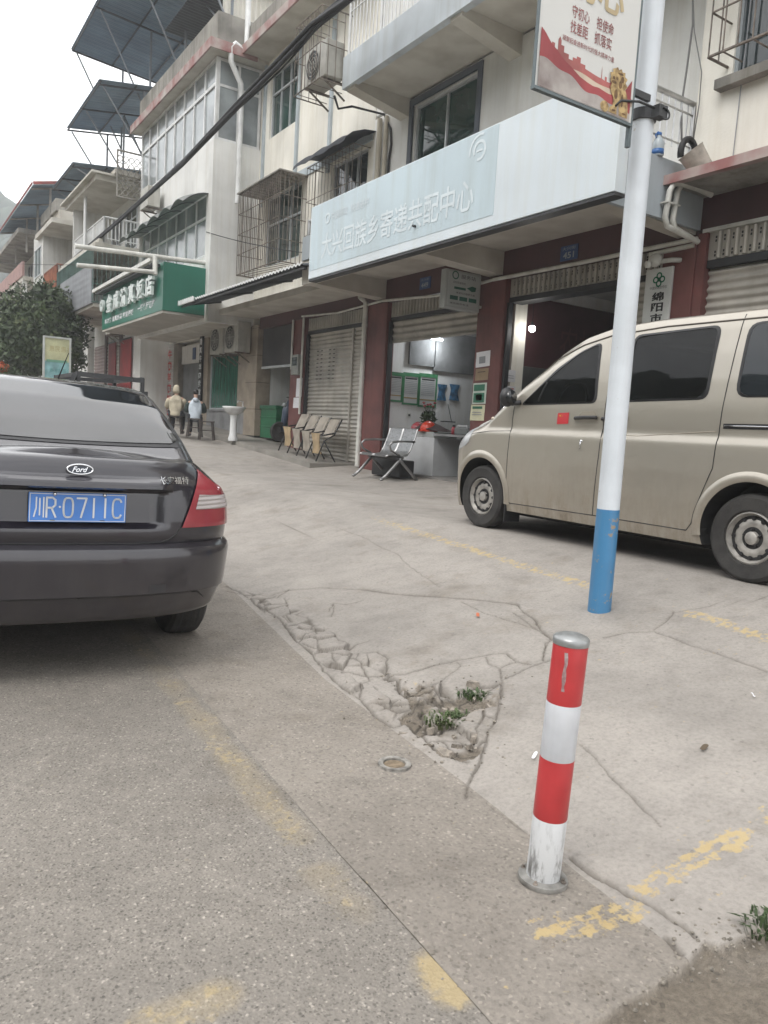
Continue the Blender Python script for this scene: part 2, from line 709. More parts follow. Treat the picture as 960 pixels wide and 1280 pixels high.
def ground_sheet(name, XX, YY, m, detail):
    ZZ = gz(XX, YY)
    cr = np.zeros(XX.shape)
    soil = np.zeros(XX.shape)
    pt = np.zeros(XX.shape)
    if detail:
        ZZ = ZZ + 0.010 * (fbm(XX * 1.7, YY * 1.7, 5) - .5) + 0.004 * (fbm(XX * 9, YY * 9, 6) - .5)
        jx = XX + 0.022 * (fbm(XX * 14, YY * 14, 21) - .5)
        jy = YY + 0.022 * (fbm(XX * 14, YY * 14, 22) - .5)
        dep = np.zeros(XX.shape)
        for P, w, d, dirt in CRACKS:
            if P[:, 0].min() - .1 > XX.max() or P[:, 0].max() + .1 < XX.min():
                continue
            ww = .62 * w * (0.35 + 1.3 * fbm(XX * 11, YY * 11, 31))
            q = np.clip(1.25 - seg_dist(jx, jy, P) / np.maximum(ww, .0032), 0, 1)
            dep = np.maximum(dep, q * d)
            cr = np.maximum(cr, q * dirt)
            cr = np.maximum(cr, dirt * .28 * np.clip(1 - seg_dist(jx, jy, P) / (2.6 * w + .01), 0, 1) * fbm(XX * 7, YY * 7, 9))
        h = inside(jx, jy, HOLE)
        lump = fbm(XX * 9, YY * 9, 44)
        hz = h * np.clip((lump - .47) * 9, 0, 1)
        dep = np.maximum(dep, hz * .017)
        soil = np.maximum(soil, hz)
        # loose pieces each sit at a slightly different height
        bk = inside(jx, jy, BROKEN)
        cell = noise2(np.floor(XX * 6 + 2 * noise2(XX * 3, YY * 3, 2)), np.floor(YY * 6 + 2 * noise2(XX * 3, YY * 3, 4)), 8)
        bd_ = seg_dist(jx, jy, BROKEN, True)
        # splintered pieces: each its own tilt, parted by hairline breaks
        rg_ = np.random.default_rng(9)
        lo_, hi_ = BROKEN.min(0), BROKEN.max(0)
        sites = rg_.uniform(lo_, hi_, size=(105, 2))
        near_edge = seg_dist(sites[:, 0], sites[:, 1], polyP([(40, 215), (150, 285), (240, 375), (345, 490), (450, 580), (590, 640), (720, 712)], *ZA)) < .38
        sites = sites[near_edge | (rg_.random(len(sites)) < .12)]
        tilt = rg_.normal(size=(len(sites), 3)) * (.085, .085, .0095)
        bb = np.where(bk)
        if len(bb[0]):
            qx, qy = jx[bb], jy[bb]
            dd = np.stack([np.hypot(qx - s[0], (qy - s[1]) * .8) for s in sites], -1)
            od = np.argsort(dd, -1)[:, :2]
            r_ = np.arange(len(qx))
            gap = dd[r_, od[:, 1]] - dd[r_, od[:, 0]]
            tl = tilt[od[:, 0]]
            hh_ = tl[:, 2] + tl[:, 0] * (qx - sites[od[:, 0], 0]) + tl[:, 1] * (qy - sites[od[:, 0], 1])
            fade = sm(0, .05, bd_[bb])
            ZZ[bb] += np.clip(hh_, -.024, .016) * fade
            br = np.clip(1 - gap / (.011 * (.3 + 1.4 * fbm(qx * 9, qy * 9, 71))), 0, 1) * fade
            dep[bb] = np.maximum(dep[bb], br * .017)
            cr[bb] = np.maximum(cr[bb], br * .85)
        so = inside(jx, jy, SOIL)
        sd_ = seg_dist(jx, jy, SOIL, True)
        q = so * sm(0, .022, sd_) * np.clip(.35 + 1.5 * fbm(XX * 8, YY * 8, 63), 0, 1)
        dep = np.maximum(dep, q * (.016 + .022 * fbm(XX * 16, YY * 16, 61)))
        soil = np.maximum(soil, q)
        ZZ = ZZ - dep
    for P, w, s in PAINTS:
        pt = np.maximum(pt, s * np.clip(1.6 - seg_dist(XX, YY, P) / w, 0, 1))
    b = MB()
    b.grid(np.stack([XX, YY, ZZ], -1))
    o = b.build(name, m, smooth=True)
    me = o.data
    attr(me, 'crack', cr)
    attr(me, 'soil', soil)
    attr(me, 'paint', pt)
    attr(me, 'edge', np.clip(1 - np.abs(XX - xg(YY)) / .5, 0, 1))
    return structure(o)


class NT:
    """small helper for wiring node trees"""
    def __init__(self, name):
        self.m = bpy.data.materials.new(name)
        self.m.use_nodes = True
        self.n, self.l = self.m.node_tree.nodes, self.m.node_tree.links
        self.b = self.n['Principled BSDF']
        self.pos = self.n.new('ShaderNodeNewGeometry').outputs['Position']

    def noise(self, scale, detail=5, rough=.5, vec=None):
        t = self.n.new('ShaderNodeTexNoise')
        t.inputs['Scale'].default_value = scale
        t.inputs['Detail'].default_value = detail
        t.inputs['Roughness'].default_value = rough
        self.l.new(vec or self.pos, t.inputs['Vector'])
        return t.outputs['Fac']

    def vor(self, scale, out='Color', vec=None, feature='F1'):
        t = self.n.new('ShaderNodeTexVoronoi')
        t.feature = feature
        t.inputs['Scale'].default_value = scale
        self.l.new(vec or self.pos, t.inputs['Vector'])
        return t.outputs[out]

    def scaled(self, s):
        t = self.n.new('ShaderNodeMapping')
        t.inputs['Scale'].default_value = s
        self.l.new(self.pos, t.inputs[0])
        return t.outputs[0]

    def ramp(self, f, stops):
        r = self.n.new('ShaderNodeValToRGB')
        e = r.color_ramp.elements
        while len(e) > 1:
            e.remove(e[-1])
        for i, (p, c) in enumerate(stops):
            q = e[0] if i == 0 else e.new(p)
            q.position = p
            if not isinstance(c, (tuple, list)):
                c = (c, c, c)
            q.color = (*c, 1)
        self.l.new(f, r.inputs[0])
        return r.outputs[0]

    def mix(self, f, a, b, mode='MIX'):
        x = self.n.new('ShaderNodeMixRGB')
        x.blend_type = mode
        for s, v in zip(x.inputs, (f, a, b)):
            if isinstance(v, (int, float)):
                s.default_value = v if s.type == 'VALUE' else (v, v, v, 1)
            elif isinstance(v, tuple):
                s.default_value = (*v, 1)
            else:
                self.l.new(v, s)
        return x.outputs[0]

    def math(self, op, a, b=0.0):
        x = self.n.new('ShaderNodeMath')
        x.operation = op
        x.use_clamp = False
        for s, v in zip(x.inputs, (a, b)):
            if isinstance(v, (int, float)):
                s.default_value = v
            else:
                self.l.new(v, s)
        return x.outputs[0]

    def attr(self, name):
        a = self.n.new('ShaderNodeAttribute')
        a.attribute_name = name
        return a.outputs['Fac']

    def bump(self, h, strength, dist=.01, prev=None):
        bp = self.n.new('ShaderNodeBump')
        bp.inputs['Strength'].default_value = strength
        bp.inputs['Distance'].default_value = dist
        self.l.new(h, bp.inputs['Height'])
        if prev:
            self.l.new(prev, bp.inputs['Normal'])
        return bp.outputs[0]

    def out(self, col=None, rough=None, normal=None):
        for s, v in (('Base Color', col), ('Roughness', rough), ('Normal', normal)):
            if v is None:
                continue
            if isinstance(v, (int, float)):
                self.b.inputs[s].default_value = v
            elif isinstance(v, tuple):
                self.b.inputs[s].default_value = (*v, 1)
            else:
                self.l.new(v, self.b.inputs[s])
        return self.m


def flaky(t, scale=26):
    """worn paint mask: attribute 'paint' eaten away by noise"""
    n1 = t.noise(scale, 6, .65)
    n2 = t.noise(1.0, 5, .6, t.scaled((9, 30, 9)))
    a = t.math('ADD', t.attr('paint'), t.math('MULTIPLY', t.math('SUBTRACT', n1, .56), 3.4))
    a = t.math('ADD', a, t.math('MULTIPLY', t.math('SUBTRACT', n2, .5), 2.4))
    return t.ramp(a, [(.50, 0.0), (.88, .68)])


def concrete_mat(name, base, soilc=(.325, .275, .215), fleck=.6):
    t = NT(name)
    big = t.noise(.9, 6, .6)
    c = t.ramp(big, [(.3, tuple(x * .80 for x in base)), (.5, base), (.72, tuple(x * 1.13 for x in base))])
    c = t.mix(1, c, t.ramp(t.noise(5, 6, .7), [(.3, .82), (.5, 1.0), (.75, 1.08)]), 'MULTIPLY')
    c = t.mix(1, c, t.ramp(t.noise(55, 4, .7), [(.3, .80), (.5, 1.0), (.7, 1.10)]), 'MULTIPLY')
    c = t.mix(1, c, t.ramp(t.noise(3.0, 7, .75, t.scaled((1.3, 1.3, 1))), [(.60, 1.0), (.72, (.80, .77, .73))]), 'MULTIPLY')
    c = t.mix(1, c, t.ramp(t.noise(1.6, 7, .65), [(.55, 1.0), (.68, (.82, .80, .77))]), 'MULTIPLY')
    fl = t.ramp(t.vor(85, 'Color'), [(.06, .62), (.10, 1.0), (.93, 1.0), (.96, 1.18)])
    c = t.mix(fleck, c, fl, 'MULTIPLY')
    if fleck > .7:
        c = t.mix(.7, c, t.ramp(t.vor(115, 'Color'), [(.10, .55), (.24, .9), (.5, 1.0), (.82, 1.05), (.94, 1.6)]), 'MULTIPLY')
    c = t.mix(flaky(t), c, t.mix(t.noise(14), (.44, .31, .11), (.50, .39, .19)))
    sc_ = t.mix(t.ramp(t.noise(45, 8, .75), [(.3, 0.0), (.7, 1.0)]), tuple(x * .55 for x in soilc), tuple(x * 1.35 for x in soilc))
    sc_ = t.mix(.8, sc_, t.ramp(t.vor(70, 'Color'), [(.08, .55), (.15, 1.0), (.86, 1.0), (.93, 1.5)]), 'MULTIPLY')
    c = t.mix(t.math('MULTIPLY', t.attr('soil'), .85), c, sc_)
    c = t.mix(t.math('MULTIPLY', t.attr('crack'), .88), c, (.095, .082, .066))
    nrm = t.bump(t.noise(120, 4, .7), .35, .006)
    nrm = t.bump(t.noise(18, 6, .6), .22, .02, nrm)
    nrm = t.bump(t.math('MULTIPLY', t.attr('soil'), t.noise(60, 6, .75)), .9, .03, nrm)
    return t.out(c, .88, nrm)


def asphalt_mat():
    t = NT('worn_asphalt')
    base = (.206, .187, .164)
    c = t.ramp(t.noise(.55, 6, .6), [(.3, tuple(x * .86 for x in base)), (.7, tuple(x * 1.12 for x in base))])
    c = t.mix(1, c, t.ramp(t.noise(7, 6, .7), [(.3, .88), (.7, 1.10)]), 'MULTIPLY')
    st = t.ramp(t.vor(112, 'Color'), [(.10, .48), (.24, .84), (.5, 1.0), (.78, 1.08), (.92, 1.85)])
    msk = t.ramp(t.vor(112, 'Distance'), [(.35, 1.0), (.55, .35)])
    c = t.mix(t.math('MULTIPLY', msk, .85), c, t.mix(1, c, st, 'MULTIPLY'))
    st2 = t.ramp(t.vor(190, 'Color'), [(.12, .45), (.3, 1.0), (.8, 1.0), (.95, 1.6)])
    c = t.mix(.75, c, st2, 'MULTIPLY')
    c = t.mix(1, c, t.ramp(t.noise(1.3, 6, .65), [(.56, 1.0), (.70, (.84, .82, .80))]), 'MULTIPLY')
    ft = t.ramp(t.math('ADD', t.attr('paint'), t.math('ADD', t.math('MULTIPLY', t.math('SUBTRACT', t.noise(30, 6, .65), .55), 2.6), t.math('MULTIPLY', t.math('SUBTRACT', t.noise(5, 4), .5), 1.6))), [(.42, 0.0), (.85, .72)])
    c = t.mix(t.math('MULTIPLY', t.ramp(t.math('ADD', t.attr('paint'), t.math('MULTIPLY', t.math('SUBTRACT', t.noise(4, 4), .5), .9)), [(.15, 0.0), (.8, 1.0)]), .42), c, (.36, .285, .16))
    c = t.mix(t.math('MULTIPLY', ft, .75), c, t.mix(t.noise(14), (.36, .275, .13), (.44, .35, .19)))
    nrm = t.bump(t.vor(110, 'Distance'), .40, .006)
    nrm = t.bump(t.noise(60, 5, .7), .35, .008, nrm)
    return t.out(c, .86, nrm)


M_ROAD = asphalt_mat()
M_GUTTER = concrete_mat('gutter_concrete', (.234, .209, .181), fleck=.85)
M_APRON = concrete_mat('forecourt_concrete', (.296, .272, .246))
PAINTS_ALL = PAINTS

# the land: one big sheet out to the horizon
b = MB()
gx = np.array(sorted(set(np.concatenate([np.linspace(-900, -60, 15), np.linspace(-60, 60, 41), np.linspace(60, 900, 15)]).round(2))))
gy = np.array(sorted(set(np.concatenate([np.linspace(-900, -60, 15), np.linspace(-60, 120, 61), np.linspace(120, 900, 15)]).round(2))))
XX, YY = np.meshgrid(gx, gy, indexing='ij')
b.grid(np.stack([XX, YY, rise(YY) - .22 - .1 * (np.abs(XX) > 9)], -1))
structure(b.build('ground', mat('bare_earth', (.17, .15, .11), rough=.95, var=.2, scale=.7), smooth=True))

# the road
ys = np.concatenate([np.linspace(-14, .4, 30)[:-1], np.linspace(.4, 6.5, 306), np.linspace(6.5, 70, 80)[1:]])
u = np.concatenate([np.linspace(0, .86, 28)[:-1], np.linspace(.86, 1, 41)])
XX = -8.5 + (xe(ys)[None, :] + 8.5) * u[:, None]
YY = np.broadcast_to(ys[None, :], XX.shape).copy()
PAINTS_SAVE = PAINTS
yl = np.linspace(1.0, 14, 60)
PAINTS = [(np.stack([xe(yl) - .085, yl], -1)[(yl > 2.05) & (yl < 3.55)], .060, .48),
          (np.stack([xe(yl) - .085, yl], -1)[(yl > 3.4) & (yl < 14)], .060, .30),
          (np.stack([xe(yl) - .085, yl], -1)[(yl > 1.6) & (yl < 2.1)], .06, .42),
          (polyP([(548, 1205), (566, 1240)]), .05, .95),
          (polyP([(190, 1275), (275, 1245)]), .05, .55)]
ground_sheet('road', XX, YY, M_ROAD, False)
PAINTS = PAINTS_SAVE
# the concrete gutter strip beside it
u = np.linspace(0, 1, 90)
yg = np.concatenate([np.linspace(-14, .4, 30)[:-1], np.linspace(.4, 6.5, 900), np.linspace(6.5, 70, 80)[1:]])
XX = xe(yg)[None, :] + (xg(yg) - xe(yg))[None, :] * u[:, None]
YY = np.broadcast_to(yg[None, :], XX.shape).copy()
ground_sheet('gutter_pavement', XX, YY, M_GUTTER, True)
# the sloping concrete forecourt in front of the shops
uu = np.concatenate([np.linspace(0, 2.3, 340), np.linspace(2.3, 13, 60)[1:]])
XX = xg(yg)[None, :] + uu[:, None]
YY = np.broadcast_to(yg[None, :], XX.shape).copy()
ground_sheet('forecourt', XX, YY, M_APRON, True)
# low raised walk along the farther shop fronts
b = MB()
yw = np.linspace(13.2, 40, 60)
xw = np.array([6.85, 6.87, 13.0])
XX, YY = np.meshgrid(xw, yw, indexing='ij')
ZZ = gz(XX, YY) + .095
ZZ[0] -= .25
b.grid(np.stack([XX, YY, ZZ], -1))
b.add([(6.85, 13.2, .3), (13, 13.2, .3), (13, 13.2, gz(13, 13.2) + .095), (6.87, 13.2, gz(6.87, 13.2) + .095)], [(0, 1, 2, 3)])
structure(b.build('sidewalk', mat('walk_concrete', (.25, .235, .21), rough=.9, var=.15, scale=1.3, grain=.12, bump=.3)))


# ------------------------------------------------------------------ materials of the street
M_WALL = mat('grey_cream_render', (.74, .74, .72), rough=.9, var=.08, scale=1.1, streak=.12, bump=.25, bscale=40)
M_WALL2 = mat('cream_render', (.80, .775, .705), rough=.9, var=.09, scale=.9, streak=.10, bump=.2, bscale=40)
M_SOFFIT = mat('stained_soffit', (.56, .54, .49), rough=.92, var=.16, scale=1.6, bump=.25, bscale=30, col2=(.42, .39, .34))
M_BLUEGREY = mat('blue_grey_paint', (.56, .61, .65), rough=.8, var=.10, scale=1.2, streak=.16)
M_GREYPAINT = mat('grey_paint', (.36, .40, .43), rough=.75, var=.10, scale=1.0, streak=.12)
M_MAROON = mat('maroon_paint', (.085, .036, .038), rough=.55, var=.12, scale=1.5, streak=.15)
M_RED = mat('red_pillar_paint', (.165, .060, .055), rough=.6, var=.15, scale=2.5, streak=.2)
M_SHUT = mat('shutter_metal', (.50, .475, .43), rough=.45, metal=.25, var=.14, scale=2.2, streak=.14)
M_DARK = mat('dark_metal', (.035, .037, .04), rough=.5, var=.2)
M_DARKIN = mat('dark_interior', (.07, .068, .07), rough=.85, var=.2, scale=1)
M_WHITEIN = mat('interior_white', (.78, .77, .76), rough=.85, var=.08, scale=1.2, streak=.12)
M_FLOORIN = mat('interior_floor', (.26, .25, .24), rough=.5, var=.15)
M_PVC = mat('pvc_pipe', (.66, .66, .62), rough=.4, var=.10, scale=4, streak=.15)
M_WHITE = mat('white_metal', (.72, .73, .73), rough=.4, var=.08, scale=4, streak=.15)
M_STEEL = mat('brushed_steel', (.52, .52, .52), rough=.32, metal=.9, var=.12, scale=8)
M_RUST = mat('rusty_bars', (.20, .17, .145), rough=.75, var=.3, scale=9)
M_ALU = mat('window_aluminium', (.58, .60, .62), rough=.4, metal=.3, var=.1)
M_GLASS = glass_mat('window_glass', (.030, .042, .046), rough=.05)
M_GLASSG = glass_mat('green_tint_glass', (.020, .055, .045), rough=.06)
M_GLASSW = glass_mat('pale_curtained_glass', (.30, .33, .34), rough=.12, var=.25)
M_BLACK = mat('black_rubber', (.018, .018, .019), rough=.6, var=.2)
M_CABLE = mat('black_cable', (.025, .025, .028), rough=.7, var=.2)
M_TILE = mat('tan_stone_tile', (.36, .30, .235), rough=.5, var=.14, scale=3, grain=.1)
M_GREYSTONE = mat('grey_stone', (.26, .26, .265), rough=.6, var=.15, scale=3, grain=.12)
M_BLUEPLATE = mat('blue_enamel', (.035, .08, .22), rough=.35, var=.1)
M_INKW = mat('white_ink', (.74, .76, .78), rough=.6, var=.05)
M_REDTILE = mat('red_glaze_edge', (.27, .12, .115), rough=.7, var=.2, scale=2.2, col2=(.45, .41, .38))
M_CONC = mat('weathered_concrete', (.33, .315, .285), rough=.92, var=.2, scale=1.5, streak=.35, bump=.3, bscale=30)
M_PAPER = mat('paper', (.74, .74, .76), rough=.8, var=.05)
M_INKB = mat('black_ink', (.02, .02, .022), rough=.6)
M_INKR = mat('red_ink', (.42, .05, .045), rough=.6)
M_INKG = mat('green_ink', (.015, .16, .08), rough=.6)
M_INKD = mat('dark_green_ink', (.02, .12, .085), rough=.6)
M_GREYINK = mat('grey_ink', (.30, .31, .33), rough=.7)

XF = 7.8   # the shop-front plane


def shutter_grid(mb, X, y0, y1, z0, z1, pitch=.085, depth=.014):
    n = max(2, int((z1 - z0) / pitch * 6))
    zs = np.linspace(z0, z1, n)
    ph = (zs - z0) / pitch * 2 * np.pi
    xs = X + depth * np.sign(np.sin(ph)) * np.abs(np.sin(ph)) ** .6
    mb.grid(np.stack([np.stack([xs, np.full(n, y), zs], -1) for y in (y0, y1)], 0))


def grille_strip(mb, X, y0, y1, z0, z1, pitch=.095, depth=.022):
    mb.mi = 0
    mb.box(X, X + .012, y0, y1, z0, z1)
    n = int((y1 - y0) / pitch)
    for k in range(n):
        y = y0 + pitch * (k + .5)
        mb.tube([(X - depth * .4, y, z0 + .005), (X - depth * .4, y, z1 - .005)], pitch * .27, 8)
        mb.mi = 1
        for f in (.14, .27, .68, .81):
            zc = z0 + (z1 - z0) * f
            mb.box(X - .003, X, y + pitch * .41, y + pitch * .59, zc - .013, zc + .013)
        mb.mi = 0


def slots(mb, X, y0, y1, z0, z1, pitch=.095):
    k = 0
    y = y0 + pitch * .5
    while y < y1:
        for f in (.18, .30, .66, .78):
            z = z0 + (z1 - z0) * f
            mb.box(X - .006, X + .004, y - .007, y + .007, z - .014, z + .014)
        y += pitch


def window(parent, X, y0, y1, z0, z1, cols=2, transom=None, fm=None, gm=None, face=-1, name='window', depth=.06, w=.045):
    """a framed window in a wall whose outside faces -X (face = -1)"""
    fm, gm = fm or M_ALU, gm or M_GLASS
    b = MB()
    xo, xi = X - .012, X + depth
    b.box(xo, xi, y0, y0 + w, z0, z1).box(xo, xi, y1 - w, y1, z0, z1)
    b.box(xo, xi, y0 + w, y1 - w, z0, z0 + w).box(xo, xi, y0 + w, y1 - w, z1 - w, z1)
    for k in range(1, cols):
        y = y0 + (y1 - y0) * k / cols
        b.box(xo + .005, xi, y - w * .4, y + w * .4, z0 + w, z1 - w)
    if transom:
        z = z0 + (z1 - z0) * transom
        b.box(xo + .003, xi - .003, y0 + w, y1 - w, z - w * .5, z + w * .5)
    f = b.build(name, fm, parent)
    MB().box(X + depth * .5, X + depth * .5 + .01, y0 + w * .8, y1 - w * .8, z0 + w * .8, z1 - w * .8).build('pane', gm, f)
    return f


def railing(parent, p, q, z0, z1, m, n=None, r=.012, top=.022, posts=2, name='railing', mid=None):
    b = MB()
    p, q = np.array(p, float), np.array(q, float)
    L = np.linalg.norm(q - p)
    n = n or int(L / .11)
    for i in range(n + 1):
        c = p + (q - p) * i / n
        b.tube([(c[0], c[1], z0), (c[0], c[1], z1)], r, 6)
    for z, rr in ((z1, top), (z0 + .06, r * 1.2)) + (((mid, r * 1.2),) if mid else ()):
        b.tube([(*p, z), (*q, z)], rr, 8)
    for i in range(posts):
        c = p + (q - p) * i / max(1, posts - 1)
        b.tube([(c[0], c[1], z0 - .05), (c[0], c[1], z1 + .02)], top * 1.05, 8)
    return b.build(name, m, parent, smooth=True, autosmooth=50)


def cage(parent, x0, x1, y0, y1, z0, z1, m, pitch=.11, rows=4, r=.008, name='window_cage', sides=(True, True), floor=True):
    """burglar bars boxed out from a wall at x1 to the front plane x0"""
    b = MB()
    n = int((y1 - y0) / pitch)
    for i in range(n + 1):
        y = y0 + (y1 - y0) * i / n
        b.tube([(x0, y, z0), (x0, y, z1)], r, 5)
    for k in range(rows + 1):
        z = z0 + (z1 - z0) * k / rows
        rr = r * (1.7 if k in (0, rows) else 1.2)
        b.tube([(x0, y0, z), (x0, y1, z)], rr, 5)
        for s, y in zip(sides, (y0, y1)):
            if s:
                b.tube([(x0, y, z), (x1, y, z)], rr, 5)
    k = max(2, int((x1 - x0) / pitch))
    for s, y in zip(sides, (y0, y1)):
        if s:
            for i in range(1, k):
                x = x0 + (x1 - x0) * i / k
                b.tube([(x, y, z0), (x, y, z1)], r, 5)
    if floor:
        for zz in (z0, z1):
            for i in range(0, n + 1, 2):
                y = y0 + (y1 - y0) * i / n
                b.tube([(x0, y, zz), (x1, y, zz)], r, 5)
    return b.build(name, m, parent)


# ------------------------------------------------------------------ the near shop building (house numbers 449 and 451)
A = thing('shop_building', 'nearest pale shop building with maroon pillars, roller shutters and balconies over two open shops', 'building', (XF, 9.0, .6))
GF = .58
# upper wall with a real window opening
wy0, wy1, wz0, wz1 = 9.95, 11.72, 4.95, 7.0
b = MB()
b.box(XF, XF + .25, 5.72, wy0, 4.2, 7.13).box(XF, XF + .25, wy1, 13.0, 4.2, 7.13)
b.box(XF, XF + .25, wy0, wy1, 4.2, wz0).box(XF, XF + .25, wy0, wy1, wz1, 7.13)
b.box(XF + .02, XF + .27, 5.72, 13.0, 7.2, 12.2)
b.box(XF + .28, XF + 7, 5.8, 6.0, 4.2, 12.2).box(XF + .28, XF + 7, 12.8, 13.0, 4.2, 12.2).box(XF + 6.8, XF + 7, 6.0, 12.8, 4.2, 12.2)
b.box(XF - .3, XF + 7.2, 5.5, 13.0, 12.2, 12.4)
b.build('wall', M_WALL, A)
MB().box(XF + .3, XF + 6.7, 6.1, 12.7, 7.2, 7.3).build('floor_slab', M_CONC, A)
b = MB()
for y0, y1 in ((wy0 - .10, wy0), (wy1, wy1 + .10)):
    b.box(XF - .03, XF + .02, y0, y1, wz0 - .05, wz1 + .10)
b.box(XF - .03, XF + .02, wy0, wy1, wz1, wz1 + .10)
b.build('window_surround', mat('slate_grey_trim', (.10, .115, .14), rough=.7, var=.1), A)
window(A, XF + .08, wy0, wy1, wz0, wz1, cols=2, transom=.50, gm=M_GLASSG)
# dark door-windows on the third storey behind the balcony
window(A, XF + .005, 9.0, 11.9, 7.6, 9.6, cols=4, transom=.75, depth=.03, gm=M_GLASS)

# third-storey balcony
b = MB()
bx = 6.66
b.box(bx, XF, 2.6, 12.2, 7.16, 7.30)
b.build('balcony_slab', M_SOFFIT, A)
b = MB()
b.box(bx - .03, bx + .09, 2.6, 12.22, 7.10, 7.62)
b.box(bx + .09, XF, 12.10, 12.22, 7.30, 7.62)
b.build('balcony_fascia', M_BLUEGREY, A)
b = MB()
for y in (12.0, 9.12, 5.9):
    b = MB()
    b.add([(bx + .02, y - .13, 7.05), (bx + .02, y + .13, 7.05), (XF, y + .13, 6.86), (XF, y - .13, 6.86), (bx + .02, y - .13, 7.17), (bx + .02, y + .13, 7.17), (XF, y + .13, 7.17), (XF, y - .13, 7.17)],
          [(0, 3, 2, 1), (4, 5, 6, 7), (0, 1, 5, 4), (1, 2, 6, 5), (2, 3, 7, 6), (3, 0, 4, 7)])
    b.build('balcony_beam', M_SOFFIT, A)
railing(A, (bx + .03, 12.15), (bx + .03, 4.0), 7.60, 8.50, M_WHITE, posts=9, r=.011, top=.024, mid=8.34)

# second-storey balcony that carries the big sign
b = MB()
b.box(6.22, XF, 5.76, 12.55, 4.10, 4.22)
b.box(6.20, 6.30, 5.76, 12.55, 3.80, 4.101)
b.build('balcony_slab', M_SOFFIT, A)
b = MB()
b.box(6.19, 6.31, 5.74, 12.57, 4.22, 4.62)
b.build('balcony_fascia', M_GREYPAINT, A)
b = MB()
for y0, y1 in ((5.76, 6.0), (9.05, 9.34), (12.28, 12.56)):
    b = MB()
    b.add([(6.3, y0, 3.82), (6.3, y1, 3.82), (XF, y1, 3.76), (XF, y0, 3.76), (6.3, y0, 4.1), (6.3, y1, 4.1), (XF, y1, 4.1), (XF, y0, 4.1)],
          [(0, 3, 2, 1), (4, 5, 6, 7), (0, 1, 5, 4), (1, 2, 6, 5), (2, 3, 7, 6), (3, 0, 4, 7)])
    b.build('balcony_beam', M_SOFFIT, A)
MB().box(6.205, XF - .005, 5.70, 5.755, 3.80, 4.42).build('balcony_end_wall', M_GREYPAINT, A)
railing(A, (6.25, 5.77), (7.58, 5.77), 4.60, 5.12, M_STEEL, n=12, posts=2, r=.009, top=.03, mid=5.0)
railing(A, (6.27, 5.9), (6.27, 12.5), 4.62, 4.90, M_STEEL, posts=6, r=.009, top=.025)
b = MB()
b.tube([(6.60 + .045 * math.cos(a), 5.77, 5.05 + .045 * math.sin(a)) for a in np.linspace(0, 2 * math.pi, 17)[:-1]], .009, 6, closed=True)
b.tube([(6.575, 5.77, 5.02), (6.60, 5.765, 5.07), (6.625, 5.77, 5.02)], .007, 5)
b.build('railing_ornament', M_STEEL, A, smooth=True)

# ground floor: fascia, pillars, interiors
b = MB()
b.box(XF, XF + .12, 5.72, 16.15, 3.69, 4.10)
b.build('fascia', M_MAROON, A)
PIL = [(5.72, 6.16), (8.93, 9.55), (12.16, 12.86), (15.48, 16.12)]
for y0, y1 in PIL:
    MB().box(XF - .03, XF + .16, y0, y1, float(gz(7.8, y0)) - .05, 3.69).build('pillar', M_RED, A, bevel=.012)
b = MB()
for y, y_1 in ((5.78, 6.10), (8.98, 9.50), (12.21, 12.80), (15.53, 16.06)):
    MB().box(XF + .162, 12.6, y, y_1, .4, 3.69).build('side_wall', M_WHITEIN, A)
b = MB()
b.box(12.6, 12.75, 5.8, 16.1, .4, 3.69)
b.build('back_wall', M_WHITEIN, A)
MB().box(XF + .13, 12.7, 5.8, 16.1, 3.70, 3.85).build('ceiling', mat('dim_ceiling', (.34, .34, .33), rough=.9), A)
b = MB()
for y0, y1 in ((6.11, 8.97), (9.51, 12.20), (12.81, 15.52)):
    b.box(XF + .02, 12.6, y0, y1, .2, float(gz(7.8, y0)) + .035)
b.build('shop_floor', M_FLOORIN, A)
# dark maroon panel and dark lower wall lining the deeper shop, seen under its open shutter
b = MB()
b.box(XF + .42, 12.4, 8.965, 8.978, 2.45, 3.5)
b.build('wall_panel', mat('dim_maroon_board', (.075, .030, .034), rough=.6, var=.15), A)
b = MB()
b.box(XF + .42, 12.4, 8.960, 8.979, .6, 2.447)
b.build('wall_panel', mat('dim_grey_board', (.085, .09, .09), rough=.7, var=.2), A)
lettering('农村电商', (9.0, 8.962, 2.62), (1, 0, 0), (0, 0, 1), w=1.7, h=.52, m=mat('dim_red_ink', (.12, .045, .045), rough=.6), parent=A)
MB().box(XF + .17, XF + .41, 8.90, 8.979, .6, 3.60).build('door_jamb', M_WALL2, A)

# grilles over the openings, rolled shutters
for y0, y1 in ((6.17, 8.92), (9.56, 12.15), (12.87, 15.47)):
    b = MB()
    grille_strip(b, XF + .06, y0, y1, 3.42, 3.68)
    g = b.build('vent_grille', [M_SHUT, M_BLACK], A, smooth=True, autosmooth=40)
    MB().box(XF + .05, XF + .30, y0, y1, 3.34, 3.415).build('shutter_box', M_DARK, A)
b = MB()
shutter_grid(b, XF + .10, 9.58, 12.13, 3.0, 3.34, pitch=.115, depth=.02)
b.box(XF + .085, XF + .115, 9.58, 12.13, 2.95, 3.0)
b.build('roller_shutter', M_SHUT, A, smooth=True)
b = MB()
shutter_grid(b, XF + .10, 6.18, 6.78, .55, 3.34)
b.build('roller_shutter', M_SHUT, A, smooth=True)
b = MB()
shutter_grid(b, XF + .10, 12.88, 15.46, .55, 3.34)
sh = b.build('roller_shutter', M_SHUT, A, smooth=True)
b = MB()
b.box(XF + .06, XF + .12, 13.50, 13.56, .6, 3.36)
b.build('shutter_post', M_SHUT, sh)
b = MB()
